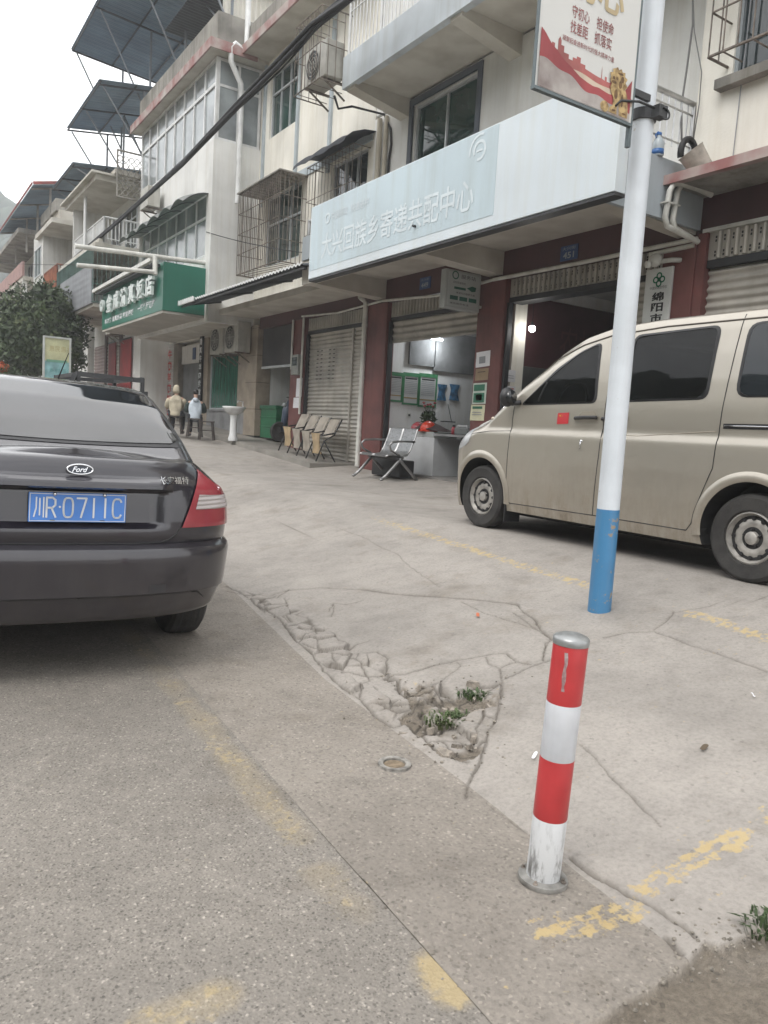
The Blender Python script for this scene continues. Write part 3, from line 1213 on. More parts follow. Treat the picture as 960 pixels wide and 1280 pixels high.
for k in range(8):
    for j in range(5):
        y = 14.3 + j * .18
        z = 2.35 + k * .085
        if j != 2:
            b.box(XF + .078, XF + .09, y - .035, y + .035, z + .012, z + .028)
b.build('vent_slot', M_BLACK, sh)
for y0, y1 in PIL[1:]:
    for yy in (y0 - .035, y1):
        pass
b = MB()
for y in (8.90, 9.57, 12.13, 12.87, 15.45, 6.79):
    MB().box(XF + .02, XF + .10, y - .025, y + .025, .58, 3.34).build('shutter_rail', M_DARK, A)

# pipes along the fascia and down the pillars
b = MB()
b.tube([(XF - .05, 5.70, 3.70), (XF - .055, 7.4, 3.69), (XF - .05, 9.2, 3.70)], .028, 8)
b.tube([(XF - .03, 5.74, 3.64), (XF - .03, 6.35, 3.63)], .028, 8)
b.build('drain_pipe', M_PVC, A, smooth=True, autosmooth=50)
b = MB()
b.tube([(XF - .05, 9.2, 3.70), (XF - .06, 10.6, 3.62), (XF - .05, 12.3, 3.72)], .024, 8)
b.tube([(XF - .05, 12.3, 3.72), (XF - .06, 14.0, 3.66), (XF - .05, 15.6, 3.74)], .020, 8)
b.build('conduit', M_PVC, A, smooth=True, autosmooth=50)
b = MB()
b.tube([(XF - .06, 12.88, .62), (XF - .06, 12.88, 3.74), (XF - .3, 12.70, 3.80)], .052, 10)
for z in (1.2, 2.3, 3.3):
    b.tube([(XF - .06, 12.88, z), (XF - .06, 12.88, z + .05)], .060, 10)
b.build('drain_pipe', M_PVC, A, smooth=True, autosmooth=50)
b = MB()
b.tube([(XF - .055, 15.50, 1.6), (XF - .055, 15.50, 3.70)], .025, 8)
b.tube([(XF - .055, 16.02, 2.6), (XF - .055, 16.02, 3.70)], .025, 8)
b.build('conduit', M_PVC, A, smooth=True, autosmooth=50)
# twin elbow pipes on the grey end wall of the balcony
b = MB()
for i, (dx, z1) in enumerate(((0, 4.13), (.13, 4.15))):
    x = 7.10 + dx
    b.tube([(7.72, 5.55, 4.16 - .02 * i), (x + .10, 5.58, z1 + .03), (x + .03, 5.60, z1 + .01), (x, 5.62, z1 - .06), (x, 5.65, 3.80), (x + .06, 5.66, 3.72), (7.74, 5.68, 3.66)], .032, 8)
b.box(7.05, 7.28, 5.60, 5.69, 3.94, 3.955)
b.build('drain_pipe', M_PVC, A, smooth=True, autosmooth=50)
# drain pipe at the far end of the upper wall
b = MB()
b.tube([(XF - .07, 12.72, 4.3), (XF - .07, 12.72, 7.05)], .05, 10)
b.tube([(XF - .05, 12.52, 4.3), (XF - .05, 12.52, 7.05)], .04, 10)
b.build('drain_pipe', mat('beige_pipe', (.50, .46, .38), rough=.5, var=.1, streak=.2), A, smooth=True, autosmooth=50)
# loose black cable hanging from the balcony end down the wall
b = MB()
b.tube([PX(418, 120, 6.75), PX(423, 136, 6.8), PX(440, 133, 7.0), PX(480, 143, XF - .03), PX(488, 160, XF - .03), PX(489, 180, XF - .03), PX(486, 200, XF - .03), PX(485, 222, XF - .03)], .022, 6)
b.build('cable', M_CABLE, A, smooth=True)

# the building to the right: cream upper wall, red-edged ledge, shuttered bay
B2 = thing('neighbour_building', 'cream building at the right with a red edged concrete ledge over a closed shutter', 'building', (XF, 3.5, .6))
b = MB()
b.box(7.52, 8.4, -1.5, 3.95, 4.3, 10).box(7.52, 8.4, 5.30, 5.70, 4.3, 10).box(7.52, 8.4, 3.95, 5.30, 4.3, 5.25).box(7.52, 8.4, 3.95, 5.30, 7.0, 10)
b.box(7.75, 14, -1.5, -1.3, .4, 10).box(13.8, 14, -1.3, 5.65, .4, 10).box(7.5, 14, -1.6, 5.70, 10, 10.2)
b.build('wall', M_WALL2, B2)
window(B2, 7.56, 3.95, 5.30, 5.25, 7.0, cols=2, transom=.7, fm=M_GREYPAINT)
MB().box(7.40, 7.56, 3.8, 5.42, 5.12, 5.22).build('window_sill', M_CONC, B2)
cage(B2, 7.18, 7.52, 3.9, 5.36, 5.36, 7.1, M_RUST, pitch=.15, rows=4, r=.009)
b = MB()
b.box(7.10, 7.80, -1.5, 5.69, 4.155, 4.19)
b.build('ledge', M_CONC, B2)
b = MB()
b.add([(7.08, -1.5, 4.14), (7.08, 5.70, 4.14), (7.08, 5.70, 4.24), (7.08, -1.5, 4.24), (7.54, -1.5, 4.34), (7.54, 5.70, 4.34), (7.54, 5.70, 4.192), (7.54, -1.5, 4.192)],
      [(0, 1, 2, 3), (3, 2, 5, 4), (4, 5, 6, 7), (0, 3, 4, 7), (1, 6, 5, 2), (0, 7, 6, 1)])
b.build('ledge_edge', M_REDTILE, B2)
b = MB()
b.box(XF, XF + .12, -1.5, 5.715, 3.80, 4.155)
b.build('fascia', M_MAROON, B2)
MB().box(XF - .02, XF + .05, -1.5, 5.66, 3.76, 3.80).build('fascia_trim', M_PVC, B2)
b = MB()
grille_strip(b, XF + .04, 1.0, 5.60, 3.46, 3.76, pitch=.105)
g = b.build('vent_grille', [M_SHUT, M_BLACK], B2, smooth=True, autosmooth=40)
MB().box(XF + .03, XF + .2, 1.0, 5.60, 3.37, 3.455).build('shutter_box', M_DARK, B2)
b = MB()
shutter_grid(b, XF + .09, 1.0, 5.60, .5, 3.37, pitch=.095, depth=.016)
s_ = b.build('roller_shutter', M_SHUT, B2, smooth=True)
b = MB()
for k in range(26):
    for j in (0, 1, 4, 5):
        y = 4.75 - j * .10
        b.box(XF + .068, XF + .08, y - .018, y + .018, 3.06 - k * .095, 3.075 - k * .095)
b.build('vent_slot', M_BLACK, s_)
MB().box(XF - .01, XF + .15, 5.60, 5.715, .5, 3.76).build('pillar', M_RED, B2)
b = MB()
b.tube([(7.50, 5.18, 4.35), (7.50, 5.13, 7.2), (7.50, 5.1, 10)], .006, 5)
b.build('wire', M_GREYINK, B2)
b = MB()
p0 = [PX(866, -60, 7.46), PX(866, 30, 7.46), PX(858, 90, 7.46), PX(852, 130, 7.4), PX(852, 175, 7.3)]
p1 = [PX(864, -60, 7.46), PX(868, 40, 7.46), PX(877, 90, 7.46), PX(874, 130, 7.46), PX(866, 180, 7.4)]
b.tube(p0, .012, 6)
b.tube(p1, .007, 6)
b.build('cable', mat('grey_cable', (.16, .16, .16), rough=.7), B2, smooth=True)


# ------------------------------------------------------------------ signs on the near building
XD, ZD, YD = (0, -1, 0), (0, 0, 1), (1, 0, 0)   # lettering on fronts facing -X runs towards -Y; on sides facing -Y it runs towards +X
M_SIGNW = mat('faded_sign_face', (.62, .68, .72), rough=.35, var=.04, scale=.8, streak=.04)
M_SIGNB = mat('faded_blue_film', (.50, .60, .65), rough=.35, var=.05, scale=.7, streak=.12)
M_SIGNT = mat('faded_white_film', (.64, .71, .745), rough=.4, var=.05, scale=2)
sx = 6.03
S = thing('shop_signboard', 'long faded pale blue and white signboard with washed out white characters on the balcony front', 'signboard', (sx, 8.7, 3.80))
MB().box(sx, 6.188, 5.43, 11.97, 3.80, 4.97).build('board', M_SIGNW, S, bevel=.006)
b = MB()
yb = PX(619, 230, sx)[1]
b.box(sx - .004, sx, yb, 11.93, 3.93, 4.955)
b.build('blue_film', M_SIGNB, S)
p, q, t_ = PX(402, 318, sx), PX(592, 257, sx), PX(590, 224, sx)
lettering('大兴回族乡寄递共配中心', (sx - .008, p[1], 4.06), XD, ZD, w=p[1] - q[1], h=.40, m=M_SIGNT, parent=S, bold=.012, spacing=1.0)
p = PX(410, 275, sx)
lettering('中国邮政  快递进村', (sx - .008, p[1] - .12, 4.62), XD, ZD, w=1.15, h=.13, m=M_SIGNT, parent=S, bold=.01)
b = MB()
b.lathe([(.085, 0), (.085, .004), (.055, .004), (.055, 0)], (sx - .006, p[1], 4.68), (-1, 0, 0), 20, closed=True)
b.build('emblem', M_SIGNT, S)
# swirl emblem at the upper right of the blue part
c = PX(600, 190, sx)
b = MB()
for r0, a0, a1, w in ((.105, -110, 200, .035), (.185, 70, 190, .03)):
    an = np.radians(np.linspace(a0, a1, 26))
    inn = [(sx - .008, c[1] - (r0 - w / 2) * math.cos(a), c[2] + .02 + (r0 - w / 2) * math.sin(a)) for a in an]
    ou = [(sx - .008, c[1] - (r0 + w / 2) * math.cos(a), c[2] + .02 + (r0 + w / 2) * math.sin(a)) for a in an]
    b.grid(np.array([inn, ou]))
b.box(sx - .008, sx - .006, c[1] - .06, c[1] + .06, c[2] + .005, c[2] + .03)
b.build('emblem', M_SIGNT, S)
MB().cyl((sx - .05, PX(520, 278, sx)[1], 4.09), (sx, PX(520, 278, sx)[1], 4.09), .018).build('bolt', M_DARK, S)
MB().box(sx + .01, 6.186, 5.43, 11.97, 3.765, 3.797).build('bottom_rail', M_DARK, S)

# projecting light box
ly = 9.42
x0, x1 = 7.02, 7.70
z0, z1 = 3.22, 3.79
LB = thing('light_box_sign', 'small white light box with green panels sticking out from the red pillar', 'sign', ((x0 + x1) / 2, ly, z0))
MB().box(x0, x1, ly, ly + .13, z0, z1).build('casing', mat('light_box_casing', (.44, .46, .45), rough=.45, var=.08), LB, bevel=.015)
MB().box(x0 + .05, x1 - .03, ly - .006, ly - .001, z0 + .04, z1 - .04).build('face_panel', mat('light_box_face', (.47, .50, .49), rough=.4, var=.05), LB)
yy = ly - .009
b = MB()
for k in range(3):
    b.box(x0 + .09 + k * .18, x0 + .24 + k * .18, yy, yy + .002, z0 + .13, z0 + .19)
b.box(x0 + .16, x0 + .38, yy, yy + .002, z0 + .29, z0 + .325)
b.add([(x0 + .40, yy, z0 + .33), (x0 + .50, yy, z0 + .37), (x0 + .58, yy, z0 + .36), (x0 + .57, yy, z0 + .30), (x0 + .50, yy, z0 + .285)], [(0, 1, 2, 3, 4)])
b.build('green_panel', M_INKD, LB)
b = MB()
lettering('服务站', (x0 + .28, yy, z0 + .455), YD, ZD, w=.28, h=.06, mb=b)
lettering('农村快递物流', (x0 + .13, yy, z0 + .37), YD, ZD, w=.24, h=.035, mb=b)
lettering('寄递代办缴费充值', (x0 + .2, yy, z0 + .225), YD, ZD, w=.36, h=.03, mb=b)
lettering('便民服务电话', (x0 + .09, yy, z0 + .065), YD, ZD, w=.36, h=.028, mb=b)
b.build('lettering', M_INKB, LB, fix=False)
b = MB()
b.lathe([(.062, 0), (.062, .002), (.045, .002), (.045, 0)], (x0 + .17, yy, z0 + .49), (0, -1, 0), 20, closed=True)
b.build('emblem', M_INKD, LB)
b = MB()
for z in (z0 + .1, z1 - .1):
    b.box(x1, XF - .03, ly + .04, ly + .09, z - .02, z + .02)
b.box(x0 + .2, x0 + .23, ly + .05, ly + .08, z1, 3.80)
b.build('bracket', M_PVC, LB)

# upright white plaque
px_ = XF - .06
y1_, y0_ = 6.36, 5.98
zt = 3.44
PL = thing('name_plaque', 'tall white plaque with green knot emblem and black characters beside the shutter', 'plaque', (px_, 6.1, 1.5))
MB().box(px_, XF - .031, y0_, y1_, 1.5, zt).build('board', mat('plaque_white', (.62, .63, .61), rough=.4, var=.05), PL, bevel=.004)
b = MB()
yc = (y0_ + y1_) / 2 - .01
for k in range(4):
    a = k * math.pi / 2 + math.pi / 2
    cy, cz = yc - .046 * math.cos(a), zt - .135 + .046 * math.sin(a)
    b.lathe([(.040, 0), (.040, .002), (.023, .002), (.023, 0)], (px_ - .003, cy, cz), (-1, 0, 0), 18, closed=True)
b.box(px_ - .005, px_ - .002, yc - .02, yc + .02, zt - .15, zt - .12)
b.build('emblem', M_INKG, PL)
lettering('中国供销合作社', (px_ - .003, yc + .12, zt - .245), XD, ZD, w=.24, h=.036, m=M_INKB, parent=PL)
b = MB()
for k, ch in enumerate('绵阳市'):
    lettering(ch, (px_ - .003, yc + .08, zt - .385 - k * .125), XD, ZD, w=.17, h=.105, mb=b, bold=.03)
b.build('lettering', M_INKB, PL, fix=False)

# enamel house-number plates
for num, (y, z), lab in (('451', PX(712, 316, XF)[1:], 'blue house number plate reading 451 above the darkest open shop'), ('449', PX(532, 354, XF)[1:], 'blue house number plate reading 449 above the half rolled shutter')):
    t = thing('number_plate', lab, 'number plate', (XF, y, z), group='house number plates')
    MB().box(XF - .014, XF - .002, y - .16, y + .16, z - .10, z + .10).build('plate', M_BLUEPLATE, t, bevel=.006)
    b = MB()
    lettering(num, (XF - .018, y + .10, z - .075), XD, ZD, w=.20, h=.085, mb=b, bold=.02)
    lettering('大兴街', (XF - .018, y + .12, z + .035), XD, ZD, w=.24, h=.045, mb=b)
    b.build('lettering', mat('faded_white_ink', (.38, .42, .48), rough=.6), t, fix=False)


def paper(name, label, x, y0, y1, z0, z1, m, cat='notice', inks=(), rot=0.0, group=None):
    """a sheet pasted on a wall facing -X"""
    t = thing(name, label, cat, (x, (y0 + y1) / 2, z0), group=group)
    c = np.array([x, (y0 + y1) / 2, (z0 + z1) / 2])
    ca, sa = math.cos(rot), math.sin(rot)

    def w(u, v, d):
        return (x - d, c[1] - u * ca + v * sa, c[2] + u * sa + v * ca)
    hw_, hh = (y1 - y0) / 2, (z1 - z0) / 2
    P = np.array([[w(u, v, .004 + .004 * math.sin(3 * u / hw_ + 2 * v / hh)) for u in np.linspace(-hw_, hw_, 6)] for v in np.linspace(-hh, hh, 6)])
    b = MB()
    b.slab(P, (.003, 0, 0))
    b.build('sheet', m, t, smooth=False)
    for u0, u1, v0, v1, im in inks:
        b = MB()
        b.add([w(hw_ * a, hh * d, .0115) for a, d in ((u0, v0), (u1, v0), (u1, v1), (u0, v1))], [(0, 1, 2, 3)])
        b.build('print', im, t)
    return t


pX_ = XF - .031
M_BROWNP = mat('brown_card', (.30, .22, .14), rough=.8, var=.12)
M_GREENP = mat('green_print', (.03, .15, .09), rough=.6, var=.1)
M_YEL = mat('yellow_print', (.55, .45, .10), rough=.6, var=.1)
M_PALEG = mat('pale_print', (.55, .62, .55), rough=.7, var=.1)


def PR(x0p, y0p, x1p, y1p):
    """pillar rectangle from two corners of the survey photo"""
    a, c = PX(x0p, y0p, pX_), PX(x1p, y1p, pX_)
    return (min(a[1], c[1]), max(a[1], c[1]), min(a[2], c[2]), max(a[2], c[2]))


y_a, y_b, z_a, z_b = PR(596, 440, 612, 458)
paper('notice', 'white printed notice stuck on the red pillar above a brown card', pX_, y_a, y_b, z_a, z_b, M_PAPER, inks=[(-.5, .4, -.55, .35, M_GREYINK)], rot=.06)
y_a, y_b, z_a, z_b = PR(595, 461, 610, 475)
paper('notice', 'brown kraft card stuck on the red pillar under the white notice', pX_, y_a, y_b, z_a, z_b, M_BROWNP, inks=[(-.6, .6, .35, .45, M_INKB)], rot=.03)
y_a, y_b, z_a, z_b = PR(592, 479, 607, 505)
paper('poster', 'green and yellow poster taped to the red pillar at van bonnet height', pX_, y_a, y_b, z_a, z_b, M_PALEG, 'poster', inks=[(-.8, .8, .25, .85, M_GREENP), (-.8, .8, -.85, .05, M_GREENP), (-.45, .45, -.65, -.1, M_YEL)], rot=.02)
y_a, y_b, z_a, z_b = PR(589, 506, 605, 526)
paper('poster', 'pale yellow flyer with text at the bottom of the red pillar', pX_, y_a, y_b, z_a, z_b, mat('pale_yellow_paper', (.62, .60, .42), rough=.8), 'poster', inks=[(-.7, .7, .5, .8, M_GREENP), (-.7, .6, .0, .1, M_GREYINK), (-.7, .7, -.3, -.2, M_GREYINK)])
y_a, y_b, z_a, z_b = PR(371, 473, 377, 496)
paper('notice', 'white paper strip on the far red pillar beneath the meter', XF - .031, y_a, y_b, z_a, z_b, M_PAPER, rot=.02)
y_a, y_b, z_a, z_b = PR(367, 497, 374, 510)
paper('notice', 'lower white paper strip on the far red pillar', XF - .031, y_a, y_b, z_a, z_b, M_PAPER, rot=.02)
# electricity meter on the far pillar
mm = PX(370, 456, XF - .1)
t = thing('electricity_meter', 'grey electricity meter box on the far red pillar', 'meter', (XF - .1, mm[1], mm[2] - .15))
MB().box(XF - .14, XF - .031, mm[1] - .17, mm[1] + .17, mm[2] - .22, mm[2] + .22).build('case', mat('meter_grey', (.28, .29, .27), rough=.5, var=.1), t, bevel=.01)
MB().box(XF - .146, XF - .141, mm[1] - .12, mm[1] + .12, mm[2] - .02, mm[2] + .16).build('window', M_GLASS, t)


# papers pasted inside, on the wall that faces the street's near end (normal -Y)
def wall_paper(name, label, x0p, y0p, x1p, y1p, Y, m, cat, inks=(), frame=None, group=None, txt=None):
    a, c = PY(x0p, y0p, Y), PY(x1p, y1p, Y)
    X0, X1, Z0, Z1 = a[0], c[0], min(a[2], c[2]), max(a[2], c[2])
    t = thing(name, label, cat, ((X0 + X1) / 2, Y, Z0), group=group)
    MB().box(X0, X1, Y - .012, Y - .002, Z0, Z1).build('sheet', m, t)
    if frame:
        b = MB()
        w = .035
        b.box(X0, X0 + w, Y - .022, Y - .0125, Z0, Z1).box(X1 - w, X1, Y - .022, Y - .0125, Z0, Z1)
        b.box(X0 + w, X1 - w, Y - .022, Y - .0125, Z0, Z0 + w).box(X0 + w, X1 - w, Y - .022, Y - .0125, Z1 - w * 2, Z1)
        b.build('frame', frame, t)
    for u0, u1, v0, v1, im in inks:
        MB().box(X0 + (X1 - X0) * u0, X0 + (X1 - X0) * u1, Y - .016, Y - .0125, Z0 + (Z1 - Z0) * v0, Z0 + (Z1 - Z0) * v1).build('print', im, t)
    return t


WY = 12.205
lines = [(.15, .85, .80, .84, M_INKB)] + [(.14, .86, .74 - k * .055, .755 - k * .055, M_GREYINK) for k in range(8)] + [(.08, .92, .20, .235, mat('ochre_print', (.35, .25, .1), rough=.7))]
M_POSTER = mat('poster_sheet', (.50, .50, .49), rough=.6, var=.05)
M_GFRAME = mat('green_frame', (.05, .20, .09), rough=.5, var=.15)
wall_paper('wall_poster', 'green framed notice on the shop side wall, the one nearest the shutter rail', 484, 464, 502, 503, WY, M_POSTER, 'poster', lines, M_GFRAME, 'green framed wall notices')
wall_paper('wall_poster', 'green framed notice in the middle of three on the shop side wall', 504, 465, 522, 507, WY, M_POSTER, 'poster', lines, M_GFRAME, 'green framed wall notices')
wall_paper('wall_poster', 'green framed notice next to the hanging blue bags', 524, 466, 544, 510, WY, M_POSTER, 'poster', lines, M_GFRAME, 'green framed wall notices')
M_BLUEB = mat('blue_plastic_bag', (.05, .17, .32), rough=.5, var=.3, scale=14)
for (xa, xb), lab in (((547, 557), 'blue plastic bag hanging on the shop wall beside the framed notices'), ((562, 573), 'blue plastic bag hanging on the shop wall, farther from the notices')):
    a, c = PY(xa, 480, WY), PY(xb, 500, WY)
    P = []
    for i in range(9):
        z = a[2] + (c[2] - a[2] - .02) * i / 8
        wv = 1 - .25 * math.sin(math.pi * i / 8)
        xm, hw_ = (a[0] + c[0]) / 2, (c[0] - a[0]) / 2 * wv
        P.append([(xm + hw_ * s, WY - .012 - .02 * math.cos(s * 1.4) - .008 * math.sin(7 * s + i), z) for s in np.linspace(-1, 1, 8)])
    bm_ = MB()
    bm_.slab(np.array(P), (0, .01, 0))
    o = tag(bm_.build('hanging_bag', M_BLUEB, smooth=True), lab, 'bag', 'blue bags on the wall')
# grey slatted boards high on the same wall
M_BOARD = wave_bump(mat('grey_slat_board', (.20, .20, .20), rough=.7, var=.15), 2, 16, .6)
a, c = PY(512, 418, WY), PY(541, 468, WY)
a2, c2 = PY(543, 420, WY), PY(592, 472, WY)
o = MB().box(a[0], c[0], WY - .05, WY - .002, 2.62, 3.3).build('slat_board', M_BOARD)
tag(o, 'grey slatted board high on the shop wall above the framed notices', 'board')
o = MB().box(a2[0], c2[0] + .4, WY - .05, WY - .002, 2.55, 3.3).build('slat_board', M_BOARD)
tag(o, 'wider grey slatted board above the hanging blue bags', 'board')
a = PY(491, 419, WY)
tag(MB().box(8.0, 8.35, WY - .02, WY - .002, 3.12, 3.3).build('wall_sign', M_INKD), 'dark green sign strip at the top of the shop wall', 'sign')
# light under the half-rolled shutter and bulb in the darker shop
p = PY(546, 425, 11.9)
t = thing('tube_light', 'lit white tube lamp hanging under the half rolled shutter', 'lamp', (p[0], 11.9, p[2] - .05))
MB().box(p[0] - .13, p[0] + .13, 11.87, 11.93, p[2] + .05, p[2] + .09).build('holder', M_DARK, t)
MB().tube([(p[0] - .13, 11.9, p[2] + .02), (p[0] + .13, 11.9, p[2] + .02)], .022, 8).build('tube', emit_mat('lit_tube', (.85, .95, 1.0), 9), t)
MB().tube([(p[0], 11.9, p[2] + .09), (p[0], 12.0, 3.72)], .006, 5).build('cord', M_CABLE, t)
p = PY(665, 411, 8.7)
t = thing('light_bulb', 'lit white bulb hanging in the darkest shop', 'lamp', (p[0], 8.7, p[2] - .05))
MB().ball((p[0], 8.7, p[2]), .052, .052, .048).build('bulb', emit_mat('lit_bulb', (1.0, .98, .93), 22), t, smooth=True)
MB().cyl((p[0], 8.7, p[2] + .04), (p[0], 8.7, p[2] + .10), .022).build('socket', M_DARK, t)
MB().tube([(p[0], 8.7, p[2] + .1), (p[0], 8.7, 3.7)], .005, 5).build('cord', M_CABLE, t)
ld = bpy.data.lights.new('bulb_glow', 'POINT')
ld.energy = .6
ld.shadow_soft_size = .05
lo = bpy.data.objects.new('bulb_glow', ld)
lo.location = (p[0], 8.62, p[2] - .08)
COL.objects.link(lo)
ld = bpy.data.lights.new('tube_glow', 'POINT')
ld.energy = 13
ld.shadow_soft_size = .1
ld.color = (.9, .96, 1)
lo = bpy.data.objects.new('tube_glow', ld)
p = PY(546, 425, 11.9)
lo.location = (p[0] + .1, 11.9, p[2] - .1)
COL.objects.link(lo)
# papers on the jamb of the darker shop
wall_paper('notice', 'white notice sheet on the pale jamb of the darkest shop', 633, 462, 643, 478, 8.898, M_PAPER, 'notice', [(.2, .8, .3, .34, M_GREYINK), (.2, .8, .5, .54, M_GREYINK)])
wall_paper('notice', 'lower white notice sheet with red heading on the pale jamb', 632, 482, 642, 505, 8.898, M_PAPER, 'notice', [(.15, .85, .82, .88, M_INKR), (.2, .8, .5, .54, M_GREYINK)])
# camera / loudspeaker on the strip beside the plaque
p = PX(822, 326, XF - .1)
t = thing('security_camera', 'white security camera on an arm above the upright plaque', 'camera', (XF - .1, p[1], p[2]))
MB().ball((XF - .14, p[1], p[2]), .075, .09, .08).build('body', M_PVC, t, smooth=True)
MB().tube([(XF - .12, p[1] - .05, p[2] - .02), (XF - .10, p[1] - .20, p[2] - .02), (XF - .02, p[1] - .27, p[2] - .02)], .028, 8).build('arm', M_PVC, t, smooth=True)
MB().cyl((XF - .2, p[1] + .03, p[2] - .05), (XF - .24, p[1] + .05, p[2] - .06), .04).build('lens_hood', M_PVC, t)


# ------------------------------------------------------------------ the cream building beyond, with a glazed bay
M_BLUESTRIP = mat('pale_blue_strip', (.42, .47, .50), rough=.8, var=.08)
M_SHEET = wave_bump(mat('blue_steel_sheet', (.19, .26, .33), rough=.5, metal=.15, var=.12, scale=1.2), 1, 4.2, .8, .03)
M_AWN = mat('dark_awning_sheet', (.045, .052, .06), rough=.5, var=.2)
M_TARP = mat('black_awning_cloth', (.03, .035, .045), rough=.7, var=.2)
BB = thing('cream_building', 'cream three storey building with a glazed corner bay and white drain pipe', 'building', (XF, 18.0, .9))
yc_ = PX(385, 215, XF)[1]
W3 = (16.45, 17.92, 8.12, 9.6)     # third-storey window
W2 = (13.2, 14.62, 5.15, 6.72)     # caged window under the black awning
W2b = (16.0, 17.9, 5.1, 6.75)
b = MB()
X0, X1 = XF, XF + .25


def wall_with_holes(b, X0, X1, ya, yb_, za, zb, holes):
    """boxes that fill a wall round rectangular openings (openings in separate columns)"""
    holes = sorted(holes)
    y = ya
    for h0, h1, hz0, hz1 in holes:
        b.box(X0, X1, y, h0, za, zb)
        b.box(X0, X1, h0, h1, za, hz0)
        b.box(X0, X1, h0, h1, hz1, zb)
        y = h1
    b.box(X0, X1, y, yb_, za, zb)


wall_with_holes(b, X0, X1, 13.005, 18.4, 3.95, 7.0, [W2, W2b])
wall_with_holes(b, X0 + .001, X1, 13.005, 18.4, 7.0, 9.95, [W3])
b.box(XF + .001, XF + .25, 18.4, 25.2, 3.72, 9.95).box(XF + .30, XF + .4, 18.4, 25.2, 1.0, 3.72)
b.box(XF + .26, XF + 7, 13.01, 13.2, 1, 9.95).box(XF + .26, XF + 7, 25.0, 25.2, 1, 9.95).box(XF + 6.8, XF + 7, 13.2, 25, 1, 9.95)
b.box(XF + .26, XF + 6.8, 13.2, 25.0, 6.9, 7.0).box(XF + .26, XF + 6.8, 13.2, 25.0, 3.9, 3.98)
b.build('wall', M_WALL2, BB)
window(BB, XF + .06, *W3, cols=3, transom=.68, fm=M_ALU, gm=M_GLASSG)
window(BB, XF + .06, *W2, cols=3, transom=.5, fm=M_ALU, gm=M_GLASS)
window(BB, XF + .06, *W2b, cols=3, transom=.6, fm=M_ALU, gm=M_GLASSG)
b = MB()
for y in (14.72, 16.28, 18.12):
    b.box(XF - .05, XF - .002, y, y + .10, 6.6, 9.93)
b.box(XF - .03, XF - .002, 13.05, 18.3, 6.78, 6.95)
b.build('pilaster', M_BLUESTRIP, BB)
cage(BB, 7.16, XF, yc_, 18.05, 4.86, 6.74, M_RUST, pitch=.10, rows=4, r=.009)
MB().box(7.12, XF, yc_ - .02, 18.1, 6.745, 6.775).build('cage_roof', M_CONC, BB)
cage(BB, 7.42, XF, 13.12, 15.0, 4.6, 6.66, M_RUST, pitch=.13, rows=3, r=.006)
# black cloth awning over the caged window
P = []
for y in np.linspace(12.95, 15.1, 12):
    P.append([(x, y, z + .02 * math.sin(9 * y)) for x, z in ((XF, 6.93), (7.55, 6.90), (7.3, 6.80), (7.15, 6.67), (7.13, 6.60))])
b = MB()
b.slab(np.array(P), (0, 0, -.012))
b.build('cloth_awning', M_TARP, BB, smooth=True)
# eave slab with glazed edge over the third storey
b = MB()
b.box(7.15, XF + .3, 13.0, 18.2, 9.95, 10.07)
b.build('eave', M_SOFFIT, BB)
b = MB()
b.box(7.11, 7.149, 13.0, 18.22, 9.93, 10.12)
b.build('eave_edge', M_REDTILE, BB)
b = MB()
b.box(7.30, 7.42, 13.0, 18.2, 10.07, 10.62)
b.build('parapet', M_CONC, BB)
MB().box(XF - .2, 14.8, 13.0, 25.2, 9.955, 10.06).build('roof', M_CONC, BB)
# glazed bay
bx, by0, by1 = 6.62, 18.42, 24.7
b = MB()
b.box(bx, bx + .12, by0, by1, 6.84, 8.0).box(bx + .12, XF, by0, by0 + .12, 6.84, 8.0).box(bx + .12, XF, by1 - .12, by1, 6.84, 8.0)
b.box(bx, bx + .12, by0, by1, 3.74, 5.32).box(bx + .12, XF, by0, by0 + .12, 3.74, 6.84).box(bx + .12, XF, by1 - .12, by1, 3.74, 6.84)
b.box(bx, bx + .12, by0, by0 + .35, 5.32, 6.84).box(bx, bx + .12, by1 - .3, by1, 5.32, 6.84)
b.build('bay_wall', M_WALL, BB)
MB().box(bx + .121, XF, by0 + .121, by1 - .121, 3.75, 3.87).build('bay_floor', M_SOFFIT, BB)
MB().box(bx + .121, XF, by0 + .121, by1 - .121, 6.85, 6.97).build('bay_floor', M_SOFFIT, BB)
window(BB, bx + .02, by0, by1, 8.0, 9.86, cols=8, transom=.68, fm=M_WHITE, gm=M_GLASSW, depth=.05, w=.07)
window(BB, bx + .02, by0 + .35, by1 - .3, 5.32, 6.84, cols=7, transom=.62, fm=M_WHITE, gm=M_GLASSW, depth=.05, w=.06)
# glazed end of the bay facing the camera
b = MB()
for x in (bx + .08, (bx + XF) / 2, XF - .05):
    b.box(x - .03, x + .03, by0 + .01, by0 + .07, 8.0, 9.86)
for z in (8.03, 9.25, 9.83):
    b.box(bx + .111, XF - .08, by0 + .015, by0 + .065, z - .03, z + .03)
fr = b.build('window', M_WHITE, BB)
MB().box(bx + .1, XF - .06, by0 + .035, by0 + .045, 8.02, 9.84).build('pane', M_GLASSW, fr)
b = MB()
b.box(6.38, XF, 18.1, 25.0, 9.88, 10.02)
b.build('roof_slab', M_SOFFIT, BB)
b = MB()
b.box(6.34, 6.379, 18.06, 25.0, 9.86, 10.08).box(6.379, XF - .3, 18.06, 18.099, 9.86, 10.08)
b.build('eave_edge', M_REDTILE, BB)
b = MB()
b.box(6.62, 6.74, 18.4, 25.0, 10.02, 10.86).box(6.74, XF + .5, 18.4, 18.52, 10.02, 10.86)
b.build('parapet', M_CONC, BB)
